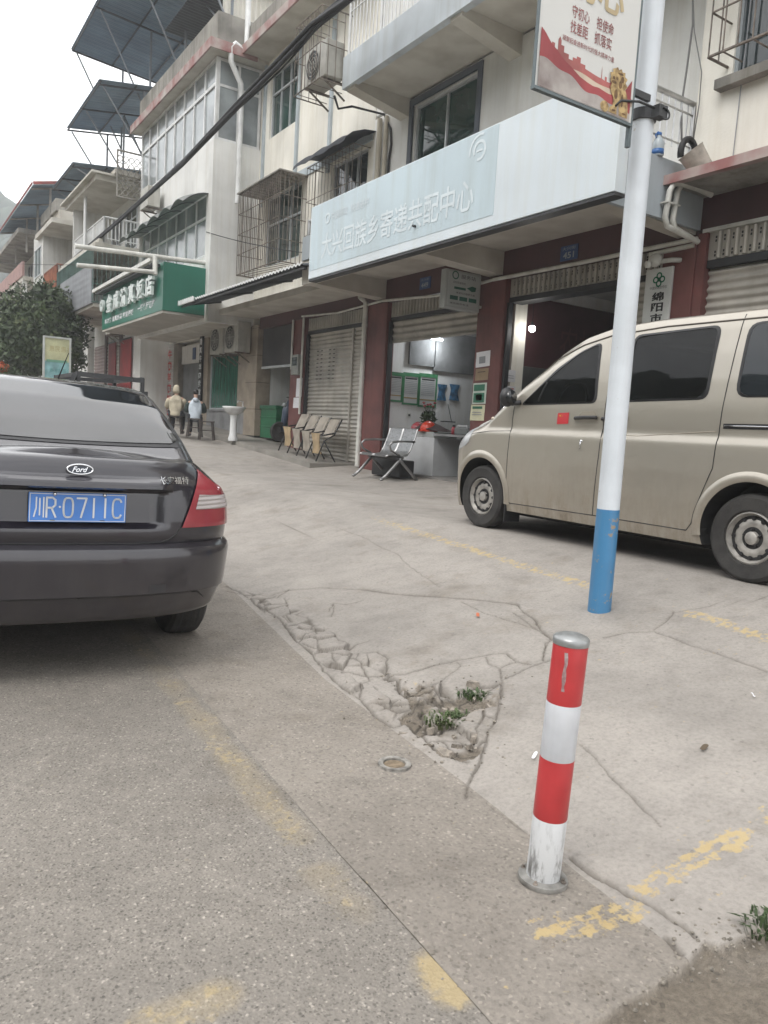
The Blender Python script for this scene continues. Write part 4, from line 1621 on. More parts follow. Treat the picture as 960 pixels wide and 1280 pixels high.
# scalloped plastic canopies over the second-storey glazing
t_c = []
for k in range(6):
    ya = by0 + .25 + k * 1.02
    P = []
    for y in np.linspace(ya, ya + 1.0, 8):
        u = (y - ya) / 1.0
        arch = .13 * math.sin(math.pi * u)
        P.append([(bx - .62 * s, y, 6.80 + arch * s - .30 * s * s) for s in np.linspace(0, 1, 6)])
    b = MB()
    b.slab(np.array(P), (0, 0, -.012))
    c = b.build('scalloped_canopy', mat('clouded_plastic', (.30, .31, .30), rough=.4, var=.25, scale=4), BB, smooth=True) if k == 0 else b.build('scalloped_canopy', t_c[0].data.materials[0], BB, smooth=True)
    t_c.append(c)
    r_ = MB()
    r_.tube([tuple(p + np.array((0, 0, -.02))) for p in np.array(P)[0]], .012, 5)
    r_.build('rib', M_DARK, c)
# white drain pipe with an offset elbow at the bay's near corner
b = MB()
xq = PX(307, 60, 7.0)
b.tube([(7.25, 18.15, 12.4), (7.25, 18.15, 10.15), (7.22, 18.12, 10.0)], .065, 10)
b.tube([(7.22, 18.12, 10.0), (6.95, 18.12, 10.12), (6.85, 18.12, 10.0), (6.86, 18.12, 9.7), (7.16, 18.2, 9.3), (7.22, 18.30, 8.9), (7.22, 18.30, 6.6)], .065, 10)
b.build('drain_pipe', M_WHITE, BB, smooth=True, autosmooth=50)
# small tin penthouse on the roof
b = MB()
zz = np.array([11.0, 11.9])
P = [[(6.9 + i * .06, 18.9 + .03 * (i % 2), z) for i in range(30)] for z in zz]
b.grid(np.array(P))
b.build('tin_wall', M_WALL2, BB)
b = MB()
P = [[(6.6 + j * .5, 18.5 + i * .07, 12.0 - j * .02 + .02 * (i % 2)) for i in range(60)] for j in range(6)]
b.slab(np.array(P), (0, 0, -.01))
b.build('tin_roof', M_AWN, BB)
# ground floor below
b = MB()
b.box(6.9, XF, 12.60, 18.4, 3.93, 4.06)
b.build('slab', M_SOFFIT, BB)
t = thing('corrugated_awning', 'dark corrugated steel awning with pale front edge along the second shop row', 'awning', (6.4, 15.3, 3.98))
b = MB()
ny = 130
P = [[(x, y, z + .018 * math.sin(y * 2 * math.pi / .14)) for y in np.linspace(12.02, 18.55, ny * 2)] for x, z in ((5.95, 4.05), (6.92, 4.26))]
b.slab(np.array(P), (0, 0, -.006))
b.build('sheet', M_AWN, t, smooth=True)
b = MB()
for y in (12.4, 14.4, 16.4, 18.3):
    b.bar((5.98, y, 4.02), (6.9, y, 4.22), .04)
b.bar((6.0, 12.05, 4.0), (6.0, 18.5, 4.0), .035)
b.build('frame', M_DARK, t)
b = MB()
P = [[(5.94 - .004, y, z + .012 * math.sin(y * 2 * math.pi / .14)) for y in np.linspace(17.45, 18.56, 60)] for z in (4.02, 4.12)]
b.slab(np.array(P), (-.02, 0, .012))
b.build('end_flashing', M_WHITE, t, smooth=True)
b = MB()
P = [[(5.945, y, z + .016 * math.sin(y * 2 * math.pi / .14)) for y in np.linspace(12.05, 17.4, 220)] for z in (4.05, 4.085)]
b.slab(np.array(P), (-.006, 0, 0))
b.build('front_edge', M_WHITE, t, smooth=True)
# far opening with a white side wall and a dark transom
MB().box(XF, XF + .3, 16.13, 18.0, 3.66, 3.93).build('lintel', M_MAROON, BB)
MB().box(XF + .1, XF + .14, 16.13, 17.99, 2.75, 3.66).build('transom', M_DARKIN, BB)
MB().box(XF + .08, XF + .16, 16.13, 17.99, 2.69, 2.745).build('door_head', M_ALU, BB)
MB().box(XF + .35, 13, 18.0, 18.1, .6, 3.9).build('side_wall', M_WHITEIN, BB)
MB().box(12.9, 13, 16.1, 18.0, .6, 3.9).build('back_wall', M_WHITEIN, BB)
# stone-tiled pillar
b = MB()
zg = float(gz(7.8, 18.3)) + .06
k = 0
z = zg
while z < 3.7:
    b.box(XF - .04, XF + .34, 18.0, 18.72, z, min(z + .655, 3.76))
    z += .665
b.build('tiled_pillar', M_TILE, BB)
MB().box(XF - .03, XF + .33, 18.01, 18.71, zg - .1, 3.76).build('pillar_core', M_BLACK, BB)
# stone wainscot and green glass
zs = 1.62
MB().box(XF - .02, XF + .2, 18.725, 21.5, .8, zs).build('wainscot', M_GREYSTONE, BB)
MB().box(XF - .06, XF + .22, 18.725, 21.5, zs, zs + .05).build('window_sill', M_GREYSTONE, BB)
f = window(BB, XF + .04, 19.25, 21.42, zs + .05, 3.5, cols=1, fm=M_ALU, gm=None, depth=.05)
for ch in list(f.children):
    g = NT('green_curtain_glass')
    v = g.noise(1.0, 6, .7, g.scaled((14, 14, 1.2)))
    cc = g.ramp(v, [(.3, (.008, .05, .035)), (.55, (.02, .13, .085)), (.72, (.10, .22, .17))])
    ch.data.materials[0] = g.out(cc, .12)
MB().box(XF - .02, XF + .2, 18.725, 19.25, zs + .05, 3.7).build('wall_panel', M_TILE, BB)
MB().box(XF - .03, XF + .2, 21.5, 21.9, .8, 3.7).build('wall_panel', M_TILE, BB)
# grey roller door with a white panel above it
MB().box(XF + .12, XF + .16, 22.05, 24.1, .8, 3.05).build('roller_door', mat('grey_roller_door', (.17, .175, .18), rough=.6, var=.15), BB)
MB().box(XF + .06, XF + .11, 22.05, 24.1, 3.05, 3.6).build('door_header', M_WHITEIN, BB)
MB().box(XF + .04, XF + .058, 22.8, 23.05, 3.15, 3.5).build('number_plate', M_BLUEPLATE, BB)
MB().box(XF - .04, XF + .2, 24.12, 24.6, .8, 3.7).build('wall_panel', mat('dark_tan_tile', (.22, .19, .155), rough=.6, var=.15), BB)
# pale slatted shutters with columns of red characters
MB().box(XF + .0, XF + .05, 24.62, 26.2, .8, 3.75).build('slat_door', wave_bump(mat('pale_slats', (.45, .44, .42), rough=.6, var=.12, streak=.2), 2, 4, .8), BB)
MB().box(XF - .01, XF + .06, 26.2, 26.75, .8, 3.75).build('red_door_panel', mat('red_panel', (.17, .03, .035), rough=.5, var=.12), BB)
MB().box(XF + .0, XF + .05, 26.75, 27.6, .8, 3.75).build('slat_door', mat('pale_panel', (.50, .48, .44), rough=.6, var=.12), BB)
b = MB()
for c_, y in (('牛肉羊肉鲜肉', 25.1), ('清真牛羊肉店', 25.75)):
    for k, ch in enumerate(c_):
        lettering(ch, (XF - .004, y + .22, 3.25 - k * .36), XD, ZD, w=.40, h=.30, mb=b, bold=.04)
for k, ch in enumerate('高价回收'):
    lettering(ch, (XF - .004, 27.4, 3.2 - k * .5), XD, ZD, w=.5, h=.40, mb=b, bold=.04)
b.build('lettering', M_INKR, BB, fix=False)
# vertical sign strip beside the roller door
b = MB()
t = thing('vertical_sign', 'narrow black sign strip with a column of white characters beside the grey roller door', 'sign', (XF - .08, 21.95, 1.9))
MB().box(XF - .10, XF - .04, 21.82, 22.04, 1.9, 3.75).build('board', M_INKB, t)
for k, ch in enumerate('清真牛羊肉批发'):
    lettering(ch, (XF - .104, 22.03, 3.5 - k * .24), XD, ZD, w=.20, h=.19, mb=b, bold=.03)
b.build('lettering', M_INKW, t, fix=False)

# two outdoor air-conditioning units on brackets
def ac_unit(x, y0, y1, z0, z1, label, depth=.34, face=-1, group='wall mounted air conditioners', m=None, fan=True):
    t = thing('air_conditioner', label, 'air conditioner', (x + depth / 2, (y0 + y1) / 2, z0), group=group)
    m = m or M_ACC
    MB().box(x, x + depth, y0, y1, z0, z1).build('casing', m, t, bevel=.015)
    if fan:
        c = (x - .012, y0 + (y1 - y0) * .58, (z0 + z1) / 2)
        r = (z1 - z0) * .40
        b = MB()
        b.cyl((x - .004, c[1], c[2]), (x - .008, c[1], c[2]), r, r, 24)
        b.build('fan_opening', M_DARK, t)
        b = MB()
        for q in np.linspace(.25, 1, 4):
            b.tube([(x - .014, c[1] + r * q * math.cos(a), c[2] + r * q * math.sin(a)) for a in np.linspace(0, 2 * math.pi, 21)[:-1]], .006, 4, closed=True)
        for a in np.linspace(0, 2 * math.pi, 9)[:-1]:
            b.tube([(x - .014, c[1], c[2]), (x - .014, c[1] + r * math.cos(a), c[2] + r * math.sin(a))], .005, 4)
        b.build('fan_guard', m, t)
    b = MB()
    for y in (y0 + .12, y1 - .12):
        b.bar((x - .02, y, z0 - .02), (x + depth + .1, y, z0 - .02), .035)
        b.bar((x + .05, y, z0 - .03), (x + depth + .1, y, z0 - .28), .025)
    b.build('bracket', M_RUST, t)
    return t


M_ACC = mat('aged_white_casing', (.46, .45, .41), rough=.5, var=.1, scale=4, streak=.2)
ac_unit(7.38, 18.35, 19.25, 3.10, 3.84, 'air conditioner unit beside the stone tiled pillar, above the green glass')
ac_unit(7.38, 19.40, 20.30, 3.10, 3.84, 'farther air conditioner of the pair above the green glass')
t = ac_unit(6.34, 12.3, 13.12, 7.30, 7.90, 'air conditioner in a wire cage hung on the end of the upper balcony', depth=.36)
c_ = cage(t, 6.20, 6.8, 12.25, 13.22, 7.18, 8.35, M_RUST, pitch=.13, rows=2, r=.007, name='wire_cage')
t = ac_unit(5.9, 24.95, 25.7, 3.85, 4.55, 'cream air conditioner under the grey clad balcony past the green sign', fan=False)
ac_unit(6.15, 22.2, 22.95, 7.15, 7.7, 'small air conditioner hanging under the far end of the glazed bay', fan=False)

# the green restaurant sign
M_GREENS = mat('green_sign_face', (.028, .165, .115), rough=.35, var=.08, scale=.8, streak=.08)
gx0, gy0, gy1, gz0, gz1 = 5.58, 18.66, 24.75, 3.86, 5.02
G = thing('green_shop_sign', 'green box sign with raised white characters jutting from the cream building', 'signboard', (6.1, 21.7, gz0))
MB().box(gx0, bx - .004, gy0, gy1, gz0 + .03, gz1).build('box', M_GREENS, G, bevel=.01)
MB().box(gx0 + .01, XF - .01, gy0 + .02, gy1, gz0 - .03, gz0 + .027).build('soffit', mat('sign_soffit', (.42, .40, .36), rough=.7, var=.1, scale=1, streak=.1), G)
b = MB()
n_ = 7
for k, ch in enumerate('◎金成清真饭店'):
    yy = gy1 - .25 - k * .80
    hh = .50 if k else .34
    lettering(ch, (gx0 - .07, yy, gz0 + .42 + (.1 if k == 0 else 0)), XD, ZD, w=.58 if k else .42, h=hh, mb=b, bold=.035, depth=.035)
b.build('raised_characters', mat('white_acrylic', (.66, .72, .70), rough=.35, var=.05), G, fix=False)
b = MB()
lettering('羊肉粉 清真炒菜 家常便饭', (gx0 - .006, gy1 - .35, gz0 + .15), XD, ZD, w=3.2, h=.17, mb=b, bold=.03)
lettering('一楼餐厅订座', (gx0 - .006, gy1 - 3.95, gz0 + .17), XD, ZD, w=1.5, h=.19, mb=b, bold=.03)
b.build('lettering', M_INKW, G, fix=False)
b = MB()
b.bar((gx0 - .25, gy0 + .1, gz1 + .02), (gx0 - .2, gy1 + .3, gz1 + .02), .09)
b.build('gutter', M_PVC, G)
MB().box(gx0 - .2, gx0 - .02, gy0 + .2, gy1, gz1 - .10, gz1 - .04).build('lamp_trough', M_DARK, G)
b = MB()
b.tube([(7.8, 18.9, 5.24), (3.55, 18.45, 4.98)], .055, 10)
b.tube([(5.34, 18.5, 4.71), (3.6, 18.45, 4.58)], .050, 10)
b.tube([(5.34, 18.5, 4.65), (5.34, 18.55, 5.08)], .055, 10)
b.build('pipe', M_PVC, G, smooth=True, autosmooth=50)


# ------------------------------------------------------------------ steel roof canopies on stilts
def roof_canopy(name, label, x0, x1, y0, y1, z_street, z_in, base_z, group='steel sheet roof canopies', posts=(), n=4):
    t = thing(name, label, 'canopy', ((x0 + x1) / 2, (y0 + y1) / 2, base_z), group=group)
    P = [[(x, y, z_street + (z_in - z_street) * (x - x0) / (x1 - x0) + .012 * math.sin(y * 2 * math.pi / .25)) for y in np.linspace(y0, y1, int((y1 - y0) * 16))] for x in (x0, x1)]
    b = MB()
    b.slab(np.array(P), (0, 0, .012))
    b.build('sheet', M_SHEET, t, smooth=True)
    b = MB()
    m_ = 4
    for i in range(m_):
        x = x0 + .05 + (x1 - x0 - .1) * i / (m_ - 1)
        z = z_street + (z_in - z_street) * (x - x0) / (x1 - x0) - .05
        b.bar((x, y0, z), (x, y1, z), .035)
    for i in range(n):
        y = y0 + .15 + (y1 - y0 - .3) * i / (n - 1)
        b.bar((x0, y, z_street - .10), (x1, y, z_in - .10), .045)
    b.build('purlin', M_DARK, t)
    for i in range(n):
        b = MB()
        y = y0 + .15 + (y1 - y0 - .3) * i / (n - 1)
        xs = x0 + (x1 - x0) * .42
        zs_ = z_street + (z_in - z_street) * .42 - .12
        b.bar((xs, y, base_z), (xs, y, zs_), .055)
        b.bar((xs, y, base_z + .15), (x0 + .15, y, z_street - .12), .04)
        b.bar((x1 - .2, y, base_z), (x1 - .2, y, z_in - .12), .07)
        if i == 0:
            y2 = y0 + .15 + (y1 - y0 - .3) * (i + 1) / (n - 1)
            b.bar((xs, y, base_z + .1), (xs, y2, zs_ - .05), .04)
        b.build('strut', mat('grey_steel', (.22, .24, .26), rough=.5, metal=.3, var=.1) if 'grey_steel' not in bpy.data.materials else bpy.data.materials['grey_steel'], t)
    return t


roof_canopy('roof_canopy', 'largest blue steel roof canopy over the glazed bay, highest in view', 5.4, 9.4, 18.6, 29.2, 13.55, 13.2, 10.5, n=4)
roof_canopy('roof_canopy', 'second blue steel roof canopy, just below and beyond the largest one', 5.4, 8.6, 24.9, 29.8, 11.15, 11.6, 9.2, n=3)
roof_canopy('roof_canopy', 'smallest blue steel roof canopy, lowest of the three over the balconied house', 5.2, 8.4, 27.6, 31.2, 9.42, 9.75, 8.65, n=3)


# ------------------------------------------------------------------ houses farther along the street
def row_house(name, label, y0, y1, xw, floors, z0, wallm, loc_label=None):
    t = thing(name, label, 'house', (xw, (y0 + y1) / 2, z0))
    return t


# C: grey clad balcony below, railed balcony above
C = thing('balconied_house', 'pale house with a grey clad balcony below and a white railed balcony above', 'house', (7.0, 28.5, 1.1))
cx = 6.9
b = MB()
b.box(cx, cx + 6, 25.3, 31.8, .8, 8.5)
b.build('wall', M_WALL, C)
b = MB()
b.box(5.4, 5.47, 25.5, 31.5, 4.75, 5.95)
b.build('cladding', wave_bump(mat('grey_cladding', (.25, .26, .28), rough=.6, var=.1, streak=.15), 2, 1.6, .35, .01), C)
b = MB()
b.box(5.47, cx, 25.5, 31.5, 4.66, 4.76).box(5.5, cx, 25.5, 31.5, 6.5, 6.62)
b.build('balcony_slab', M_SOFFIT, C)
cage(C, 5.44, cx, 25.46, 31.4, 4.80, 6.45, mat('green_bars', (.10, .17, .15), rough=.6, var=.2), pitch=.13, rows=3, r=.012, floor=False)
MB().box(5.6, cx, 31.4, 31.5, 4.77, 6.5).build('end_wall', M_WALL, C)
railing(C, (5.77, 25.55), (5.77, 29.9), 6.72, 7.42, M_WHITE, posts=4, r=.014, top=.03)
railing(C, (5.77, 25.55), (cx, 25.55), 6.72, 7.42, M_WHITE, posts=2, r=.014, top=.03)
b = MB()
b.box(5.6, 5.72, 25.5, 31.5, 6.62, 6.74)
b.box(5.5, 6.9, 25.6, 30.3, 8.5, 8.66).box(5.35, 6.9, 25.45, 30.5, 8.66, 8.72)
b.box(6.0, 13, 25.3, 31.8, 8.72, 8.85)
b.build('roof_slab', M_SOFFIT, C)
b = MB()
b.tube([(5.68, 27.9, 6.7), (5.68, 27.9, 8.5)], .05, 8)
b.build('post', M_WHITE, C)
MB().box(5.7, cx, 29.9, 30.0, 6.62, 8.5).build('end_wall', M_WALL, C)
window(C, cx - .02, 26.0, 27.4, 6.75, 8.2, cols=2, transom=.7, gm=M_GLASSG, depth=.03)
window(C, cx - .02, 27.9, 29.3, 7.2, 8.2, cols=2, gm=M_GLASS, depth=.03)
window(C, cx - .02, 26.0, 30.3, 4.9, 6.3, cols=5, transom=.7, gm=M_GLASSG, depth=.03)
# patterned breeze-block screen at the near end, third storey
b = MB()
for i in range(5):
    for j in range(6):
        c = (6.12 + i * .17, 25.2, 8.15 + j * .2)
        b.tube([(c[0] + .075 * math.cos(a), 25.2, c[2] + .085 * math.sin(a)) for a in np.linspace(0, 2 * math.pi, 9)[:-1]], .014, 4, closed=True)
b.box(6.02, 6.06, 25.17, 25.23, 8.0, 9.4).box(6.92, 6.96, 25.17, 25.23, 8.0, 9.4).box(6.06, 6.92, 25.17, 25.23, 9.36, 9.4).box(6.06, 6.92, 25.17, 25.23, 8.0, 8.04)
b.build('breeze_screen', M_CONC, C)
b = MB()
b.box(cx - .004, cx + .1, 25.3, 31.8, 1.0, 1.05)
b.build('plinth', M_CONC, C)
for k, y in enumerate((27.7, 29.8)):
    b = MB()
    shutter_grid(b, cx - .03, y, y + 1.8, 1.2, 3.9, pitch=.12, depth=.015)
    b.build('roller_shutter', mat('rose_shutter', (.33, .25, .235), rough=.6, var=.12, streak=.2) if k else M_SHUT, C, smooth=True)
    MB().box(cx - .08, cx + .01, y - .22, y - .02, 1.1, 4.4).build('pillar', mat('brown_pillar', (.12, .08, .07), rough=.7, var=.1), C)
# D
D = thing('tin_roofed_house', 'white house with a projecting roof slab, orange railing and red ridged tin roof', 'house', (7, 36, 1.2))
b = MB()
b.box(6.7, 12.5, 32.0, 39.5, .8, 8.5)
b.box(5.55, 6.7, 35.2, 37.6, 4.5, 8.75)
b.build('wall', mat('white_render', (.66, .66, .64), rough=.9, var=.06, streak=.2), D)
b = MB()
b.box(5.4, 8, 32.4, 36.3, 8.5, 8.68).box(5.7, 8, 32.6, 36.0, 8.68, 9.05)
b.build('roof_slab', M_SOFFIT, D)
b = MB()
b.box(5.55, 6.7, 32.2, 35.2, 5.9, 6.05)
b.build('balcony_slab', M_SOFFIT, D)
MB().box(5.6, 8, 32.8, 36.2, 9.05, 9.5).build('parapet', M_CONC, D)
railing(D, (5.6, 32.3), (5.6, 35.1), 6.05, 6.95, mat('orange_rail', (.35, .12, .06), rough=.6, var=.2), posts=4, r=.014, top=.03)
railing(D, (5.6, 32.3), (6.7, 32.3), 6.05, 6.95, bpy.data.materials['orange_rail'], posts=2, r=.014, top=.03)
MB().box(5.56, 5.64, 32.25, 35.1, 5.5, 5.9).build('balcony_fascia', M_CONC, D)
window(D, 6.68, 32.8, 34.8, 6.1, 8.2, cols=2, transom=.7, gm=M_GLASSG, depth=.03)
window(D, 5.53, 35.6, 37.2, 7.0, 8.2, cols=2, gm=M_GLASSG, depth=.03)
window(D, 5.53, 35.6, 37.2, 5.0, 6.2, cols=2, gm=M_GLASSG, depth=.03)
b = MB()
P = [[(x, y, z + .02 * math.sin(y * 2 * math.pi / .3)) for y in np.linspace(33.5, 44, 160)] for x, z in ((4.9, 10.0), (8.2, 10.75))]
b.slab(np.array(P), (0, 0, .015))
b.build('tin_roof', M_SHEET, D, smooth=True)
b = MB()
b.bar((4.86, 33.5, 10.05), (4.86, 44, 10.05), .05)
b.bar((8.2, 33.5, 10.82), (8.2, 44, 10.82), .16)
b.bar((4.9, 33.48, 10.06), (8.2, 33.48, 10.80), .10)
b.build('ridge_cap', mat('red_ridge', (.30, .07, .06), rough=.6, var=.2), D)
b = MB()
for y in (34, 37, 40, 43.5):
    b.bar((5.6, y, 8.6), (5.6, y, 10.1), .08)
    b.bar((4.9, y, 9.95), (8.2, y, 10.7), .06)
b.build('strut', M_CONC, D)
# E
E_ = thing('pink_balcony_house', 'distant house with a pinkish balcony, its lower storeys hidden by the tree', 'house', (7, 46, 1.2))
b = MB()
b.box(6.6, 12, 39.7, 52, .8, 9.4)
b.build('wall', M_WALL, E_)
MB().box(5.6, 6.6, 41, 50, 7.5, 7.68).build('balcony_slab', M_SOFFIT, E_)
MB().box(5.55, 5.66, 41, 50, 7.68, 8.35).build('balcony_parapet', mat('pink_render', (.42, .27, .25), rough=.9, var=.1, streak=.2), E_)
b = MB()
for y in (41.2, 44, 47, 49.8):
    b.box(5.6, 5.8, y, y + .2, 4.2, 7.5)
b.build('column', M_WALL, E_)
for y in (41.8, 44.8, 47.6):
    window(E_, 6.58, y, y + 1.6, 5.0, 6.8, cols=2, gm=M_GLASS, depth=.03)
    window(E_, 6.58, y, y + 1.6, 7.9, 9.0, cols=2, gm=M_GLASS, depth=.03)
MB().box(5.2, 12.2, 39.7, 52, 9.4, 9.6).build('roof', M_CONC, E_)
F_ = thing('distant_house', 'farthest pale house at the left edge, behind the tree', 'house', (7, 60, 1.2))
MB().box(6.4, 12, 53, 72, .8, 8.6).build('wall', mat('far_render', (.52, .50, .47), rough=.9, var=.1, streak=.2), F_)
MB().box(5.4, 12, 53, 72, 8.6, 8.8).build('roof', M_CONC, F_)
for y in (54, 57.5, 61, 65, 68.5):
    window(F_, 6.38, y, y + 2, 5.0, 6.8, cols=2, gm=M_GLASS, depth=.03)
    window(F_, 6.38, y, y + 2, 7.2, 8.3, cols=2, gm=M_GLASS, depth=.03)


# ------------------------------------------------------------------ vehicles
def car_paint(name, base, rough=.30, dust=(.36, .31, .25), dust_amt=.35, coat=.35, metal=.45, dust_z=(.25, .8), z0=0.0):
    t = NT(name)
    pz_ = t.n.new('ShaderNodeSeparateXYZ')
    t.l.new(t.pos, pz_.inputs[0])
    lo = t.n.new('ShaderNodeMapRange')
    lo.inputs[1].default_value = dust_z[0] + z0
    lo.inputs[2].default_value = dust_z[1] + z0
    lo.inputs[3].default_value = 1.0
    lo.inputs[4].default_value = .12
    t.l.new(pz_.outputs[2], lo.inputs[0])
    n1 = t.ramp(t.noise(3.2, 7, .7), [(.25, .25), (.75, 1.0)])
    n2 = t.ramp(t.noise(1.0, 6, .7, t.scaled((9, 9, 1.4))), [(.35, .4), (.7, 1.0)])
    f = t.math('MULTIPLY', t.math('MULTIPLY', lo.outputs[0], dust_amt), t.math('MULTIPLY', n1, n2))
    c = t.mix(f, base, dust)
    t.b.inputs['Metallic'].default_value = metal
    t.b.inputs['Coat Weight'].default_value = coat
    t.b.inputs['Coat Roughness'].default_value = .05
    r = t.math('ADD', rough, t.math('MULTIPLY', f, .8))
    return t.out(c, r)


def boolean_cut(o, cutters):
    for c in cutters:
        m = o.modifiers.new('cut', 'BOOLEAN')
        m.operation = 'DIFFERENCE'
        m.solver = 'EXACT'
        m.object = c
        m.material_mode = 'TRANSFER'
    dg = bpy.context.evaluated_depsgraph_get()
    me = bpy.data.meshes.new_from_object(o.evaluated_get(dg))
    o.modifiers.clear()
    old = o.data
    o.data = me
    me.name = o.name
    bpy.data.meshes.remove(old)
    for c in cutters:
        d = c.data
        bpy.data.objects.remove(c)
        bpy.data.meshes.remove(d)


M_TYRE = mat('dusty_tyre', (.040, .038, .036), rough=.85, var=.25, scale=9, bump=.3, bscale=70)
M_RIM = mat('dusty_steel_rim', (.42, .40, .37), rough=.45, metal=.4, var=.2, scale=12)
M_WELL = mat('wheel_well', (.012, .012, .012), rough=.9)
M_TRIMB = mat('black_plastic_trim', (.022, .022, .024), rough=.45, var=.2)
M_CHROME = mat('chrome', (.62, .63, .65), rough=.12, metal=1, var=.05)


def wheel(parent, c, r, w, side, name='wheel', rim_r=.62, holes=12, m_rim=None):
    """tyre, pressed steel rim and hub; axis along x, outside faces side (+1/-1)"""
    c = np.array(c, float)
    hub = MB()
    rr = r * rim_r
    W = w / 2
    prof = [(rr, -W), (r * .90, -W), (r * .975, -W * .82), (r, -W * .5), (r, W * .5), (r * .975, W * .82), (r * .90, W), (rr * 1.04, W * .96), (rr, W * .8)]
    hub.lathe(prof, c, (side, 0, 0), 48, closed=True)
    t = hub.build(name, M_TYRE, parent, smooth=True, autosmooth=38)
    b = MB()
    # tread grooves
    for q in (-.45, 0, .45):
        b.lathe([(r * 1.0015, W * (q - .05)), (r * 1.0015, W * (q + .05))], c, (side, 0, 0), 48)
    b.build('tread_groove', M_BLACK, t)
    b = MB()
    b.lathe([(rr, -W * .6), (rr * .99, W * .80), (rr * .93, W * .86), (rr * .90, W * .70), (rr * .80, W * .40), (rr * .66, W * .56), (rr * .50, W * .60), (rr * .38, W * .46), (rr * .26, W * .50), (rr * .24, W * .74), (rr * .18, W * .80), (.0001, W * .82)], c, (side, 0, 0), 40)
    b.build('rim', m_rim or M_RIM, t, smooth=True, autosmooth=45)
    b = MB()
    for k in range(holes):
        a = 2 * math.pi * k / holes
        q = c + np.array((side * W * .50, rr * .735 * math.cos(a), rr * .735 * math.sin(a)))
        b.lathe([(.0001, .012), (rr * .075, .012), (rr * .075, -.01)], q, (side, 0, 0), 10)
    for k in range(5):
        a = 2 * math.pi * k / 5 + .3
        q = c + np.array((side * W * .55, rr * .32 * math.cos(a), rr * .32 * math.sin(a)))
        b.lathe([(.0001, .02), (rr * .045, .018), (rr * .05, -.02)], q, (side, 0, 0), 6)
    b.build('rim_hole', M_BLACK, t)
    return t


# ---------- dark saloon, seen from behind
SED = thing('parked_sedan', 'dark grey four door saloon car seen from behind with a blue licence plate', 'car', (.755, 3.78, .005), local=True, rot=(0, math.radians(1.3), math.radians(-1.5)))
P_SED = car_paint('dark_grey_car_paint', (.013, .0115, .018), rough=.28, dust=(.16, .14, .125), dust_amt=.30, coat=1.0, metal=.2)
SZ = [  # z, rear y, half width, front y
    (.288, .20, .76, 4.28), (.298, .11, .80, 4.34), (.315, .072, .825, 4.38), (.338, .055, .838, 4.40), (.39, .038, .852, 4.42), (.437, .024, .870, 4.44), (.447, .004, .876, 4.44),
    (.50, .0, .884, 4.45), (.60, -.004, .892, 4.45), (.655, -.006, .895, 4.44), (.675, .004, .893, 4.43), (.688, .030, .889, 4.42), (.695, .056, .884, 4.42), (.703, .052, .886, 4.41),
    (.74, .048, .889, 4.39), (.80, .050, .890, 4.34), (.88, .056, .883, 4.20), (.93, .060, .868, 3.95), (.965, .064, .85, 3.75), (.99, .067, .825, 3.6), (1.02, .072, .79, 3.5),
    (1.05, .080, .755, 3.45), (1.075, .090, .725, 3.42), (1.095, .104, .70, 3.40), (1.108, .128, .675, 3.38), (1.115, .160, .65, 3.36), (1.118, .21, .62, 3.34)]
SZa = np.array(SZ)
SZa[:, 2] *= .962


def sed_tab(z, k):
    return np.interp(z, SZa[:, 0], SZa[:, k])


def sed_rear(x, z):
    """y of the rear face at lateral x (array) and height z"""
    x = np.asarray(x, float)
    hw = sed_tab(z, 2)
    q = np.clip(np.abs(x) / hw, 0, .9999)
    y = sed_tab(z, 1) + .46 * (1 - (1 - q ** 3.0) ** (1 / 3.0)) + .03 * q * q
    # plate recess and the ridge above it, both fading out towards the lamps
    m_ = 1 - sm(.36, .44, np.abs(x))
    y = y + .040 * m_ * sm(.765, .80, z) * (1 - sm(.945, .962, z))
    y = y - .050 * (1 - sm(.40, .47, np.abs(x))) * sm(.950, .972, z) * (1 - sm(.995, 1.03, z))
    return y


zs = np.unique(np.concatenate([SZa[:, 0], np.linspace(.74, 1.04, 32)]))
tt = np.linspace(0, 1, 44)
rows = []
for z in zs:
    hw, yf = sed_tab(z, 2), sed_tab(z, 3)
    an = tt * math.pi / 2
    xr = hw * np.sin(an) ** (.75)
    yr_ = sed_rear(np.minimum(xr, hw * .99999), z)
    yr_[-1] = sed_tab(z, 1) + .49
    y_s = np.linspace(yr_[-1], yf - .55, 14)[1:]
    xs_ = np.full(len(y_s), hw) - .012 * sm(2.8, 4.0, y_s)
    an2 = np.linspace(0, math.pi / 2, 14)[1:]
    xf = xs_[-1] * np.cos(an2) ** .7
    xf[-1] = 0
    yf_ = y_s[-1] + .55 * np.sin(an2) ** 1.1
    half = np.stack([np.concatenate([xr, xs_, xf]), np.concatenate([yr_, y_s, yf_]), np.full(len(xr) + len(xs_) + len(xf), z)], -1)
    rows.append(half)
R_ = np.array(rows)
# towards the sills the body comes lower than the rear bumper
R_[..., 2] -= .15 * sm(.55, .95, R_[..., 1]) * np.clip((.45 - R_[..., 2]) / .10, 0, 1)
L_ = R_.copy()
L_[..., 0] *= -1
loop = np.concatenate([R_, L_[:, ::-1][:, 1:-1]], 1)
b = MB()
m_, n_ = loop.shape[:2]
b.v = [tuple(p) for p in loop.reshape(-1, 3)]
b.f = [(i * n_ + j, i * n_ + (j + 1) % n_, (i + 1) * n_ + (j + 1) % n_, (i + 1) * n_ + j) for i in range(m_ - 1) for j in range(n_)]
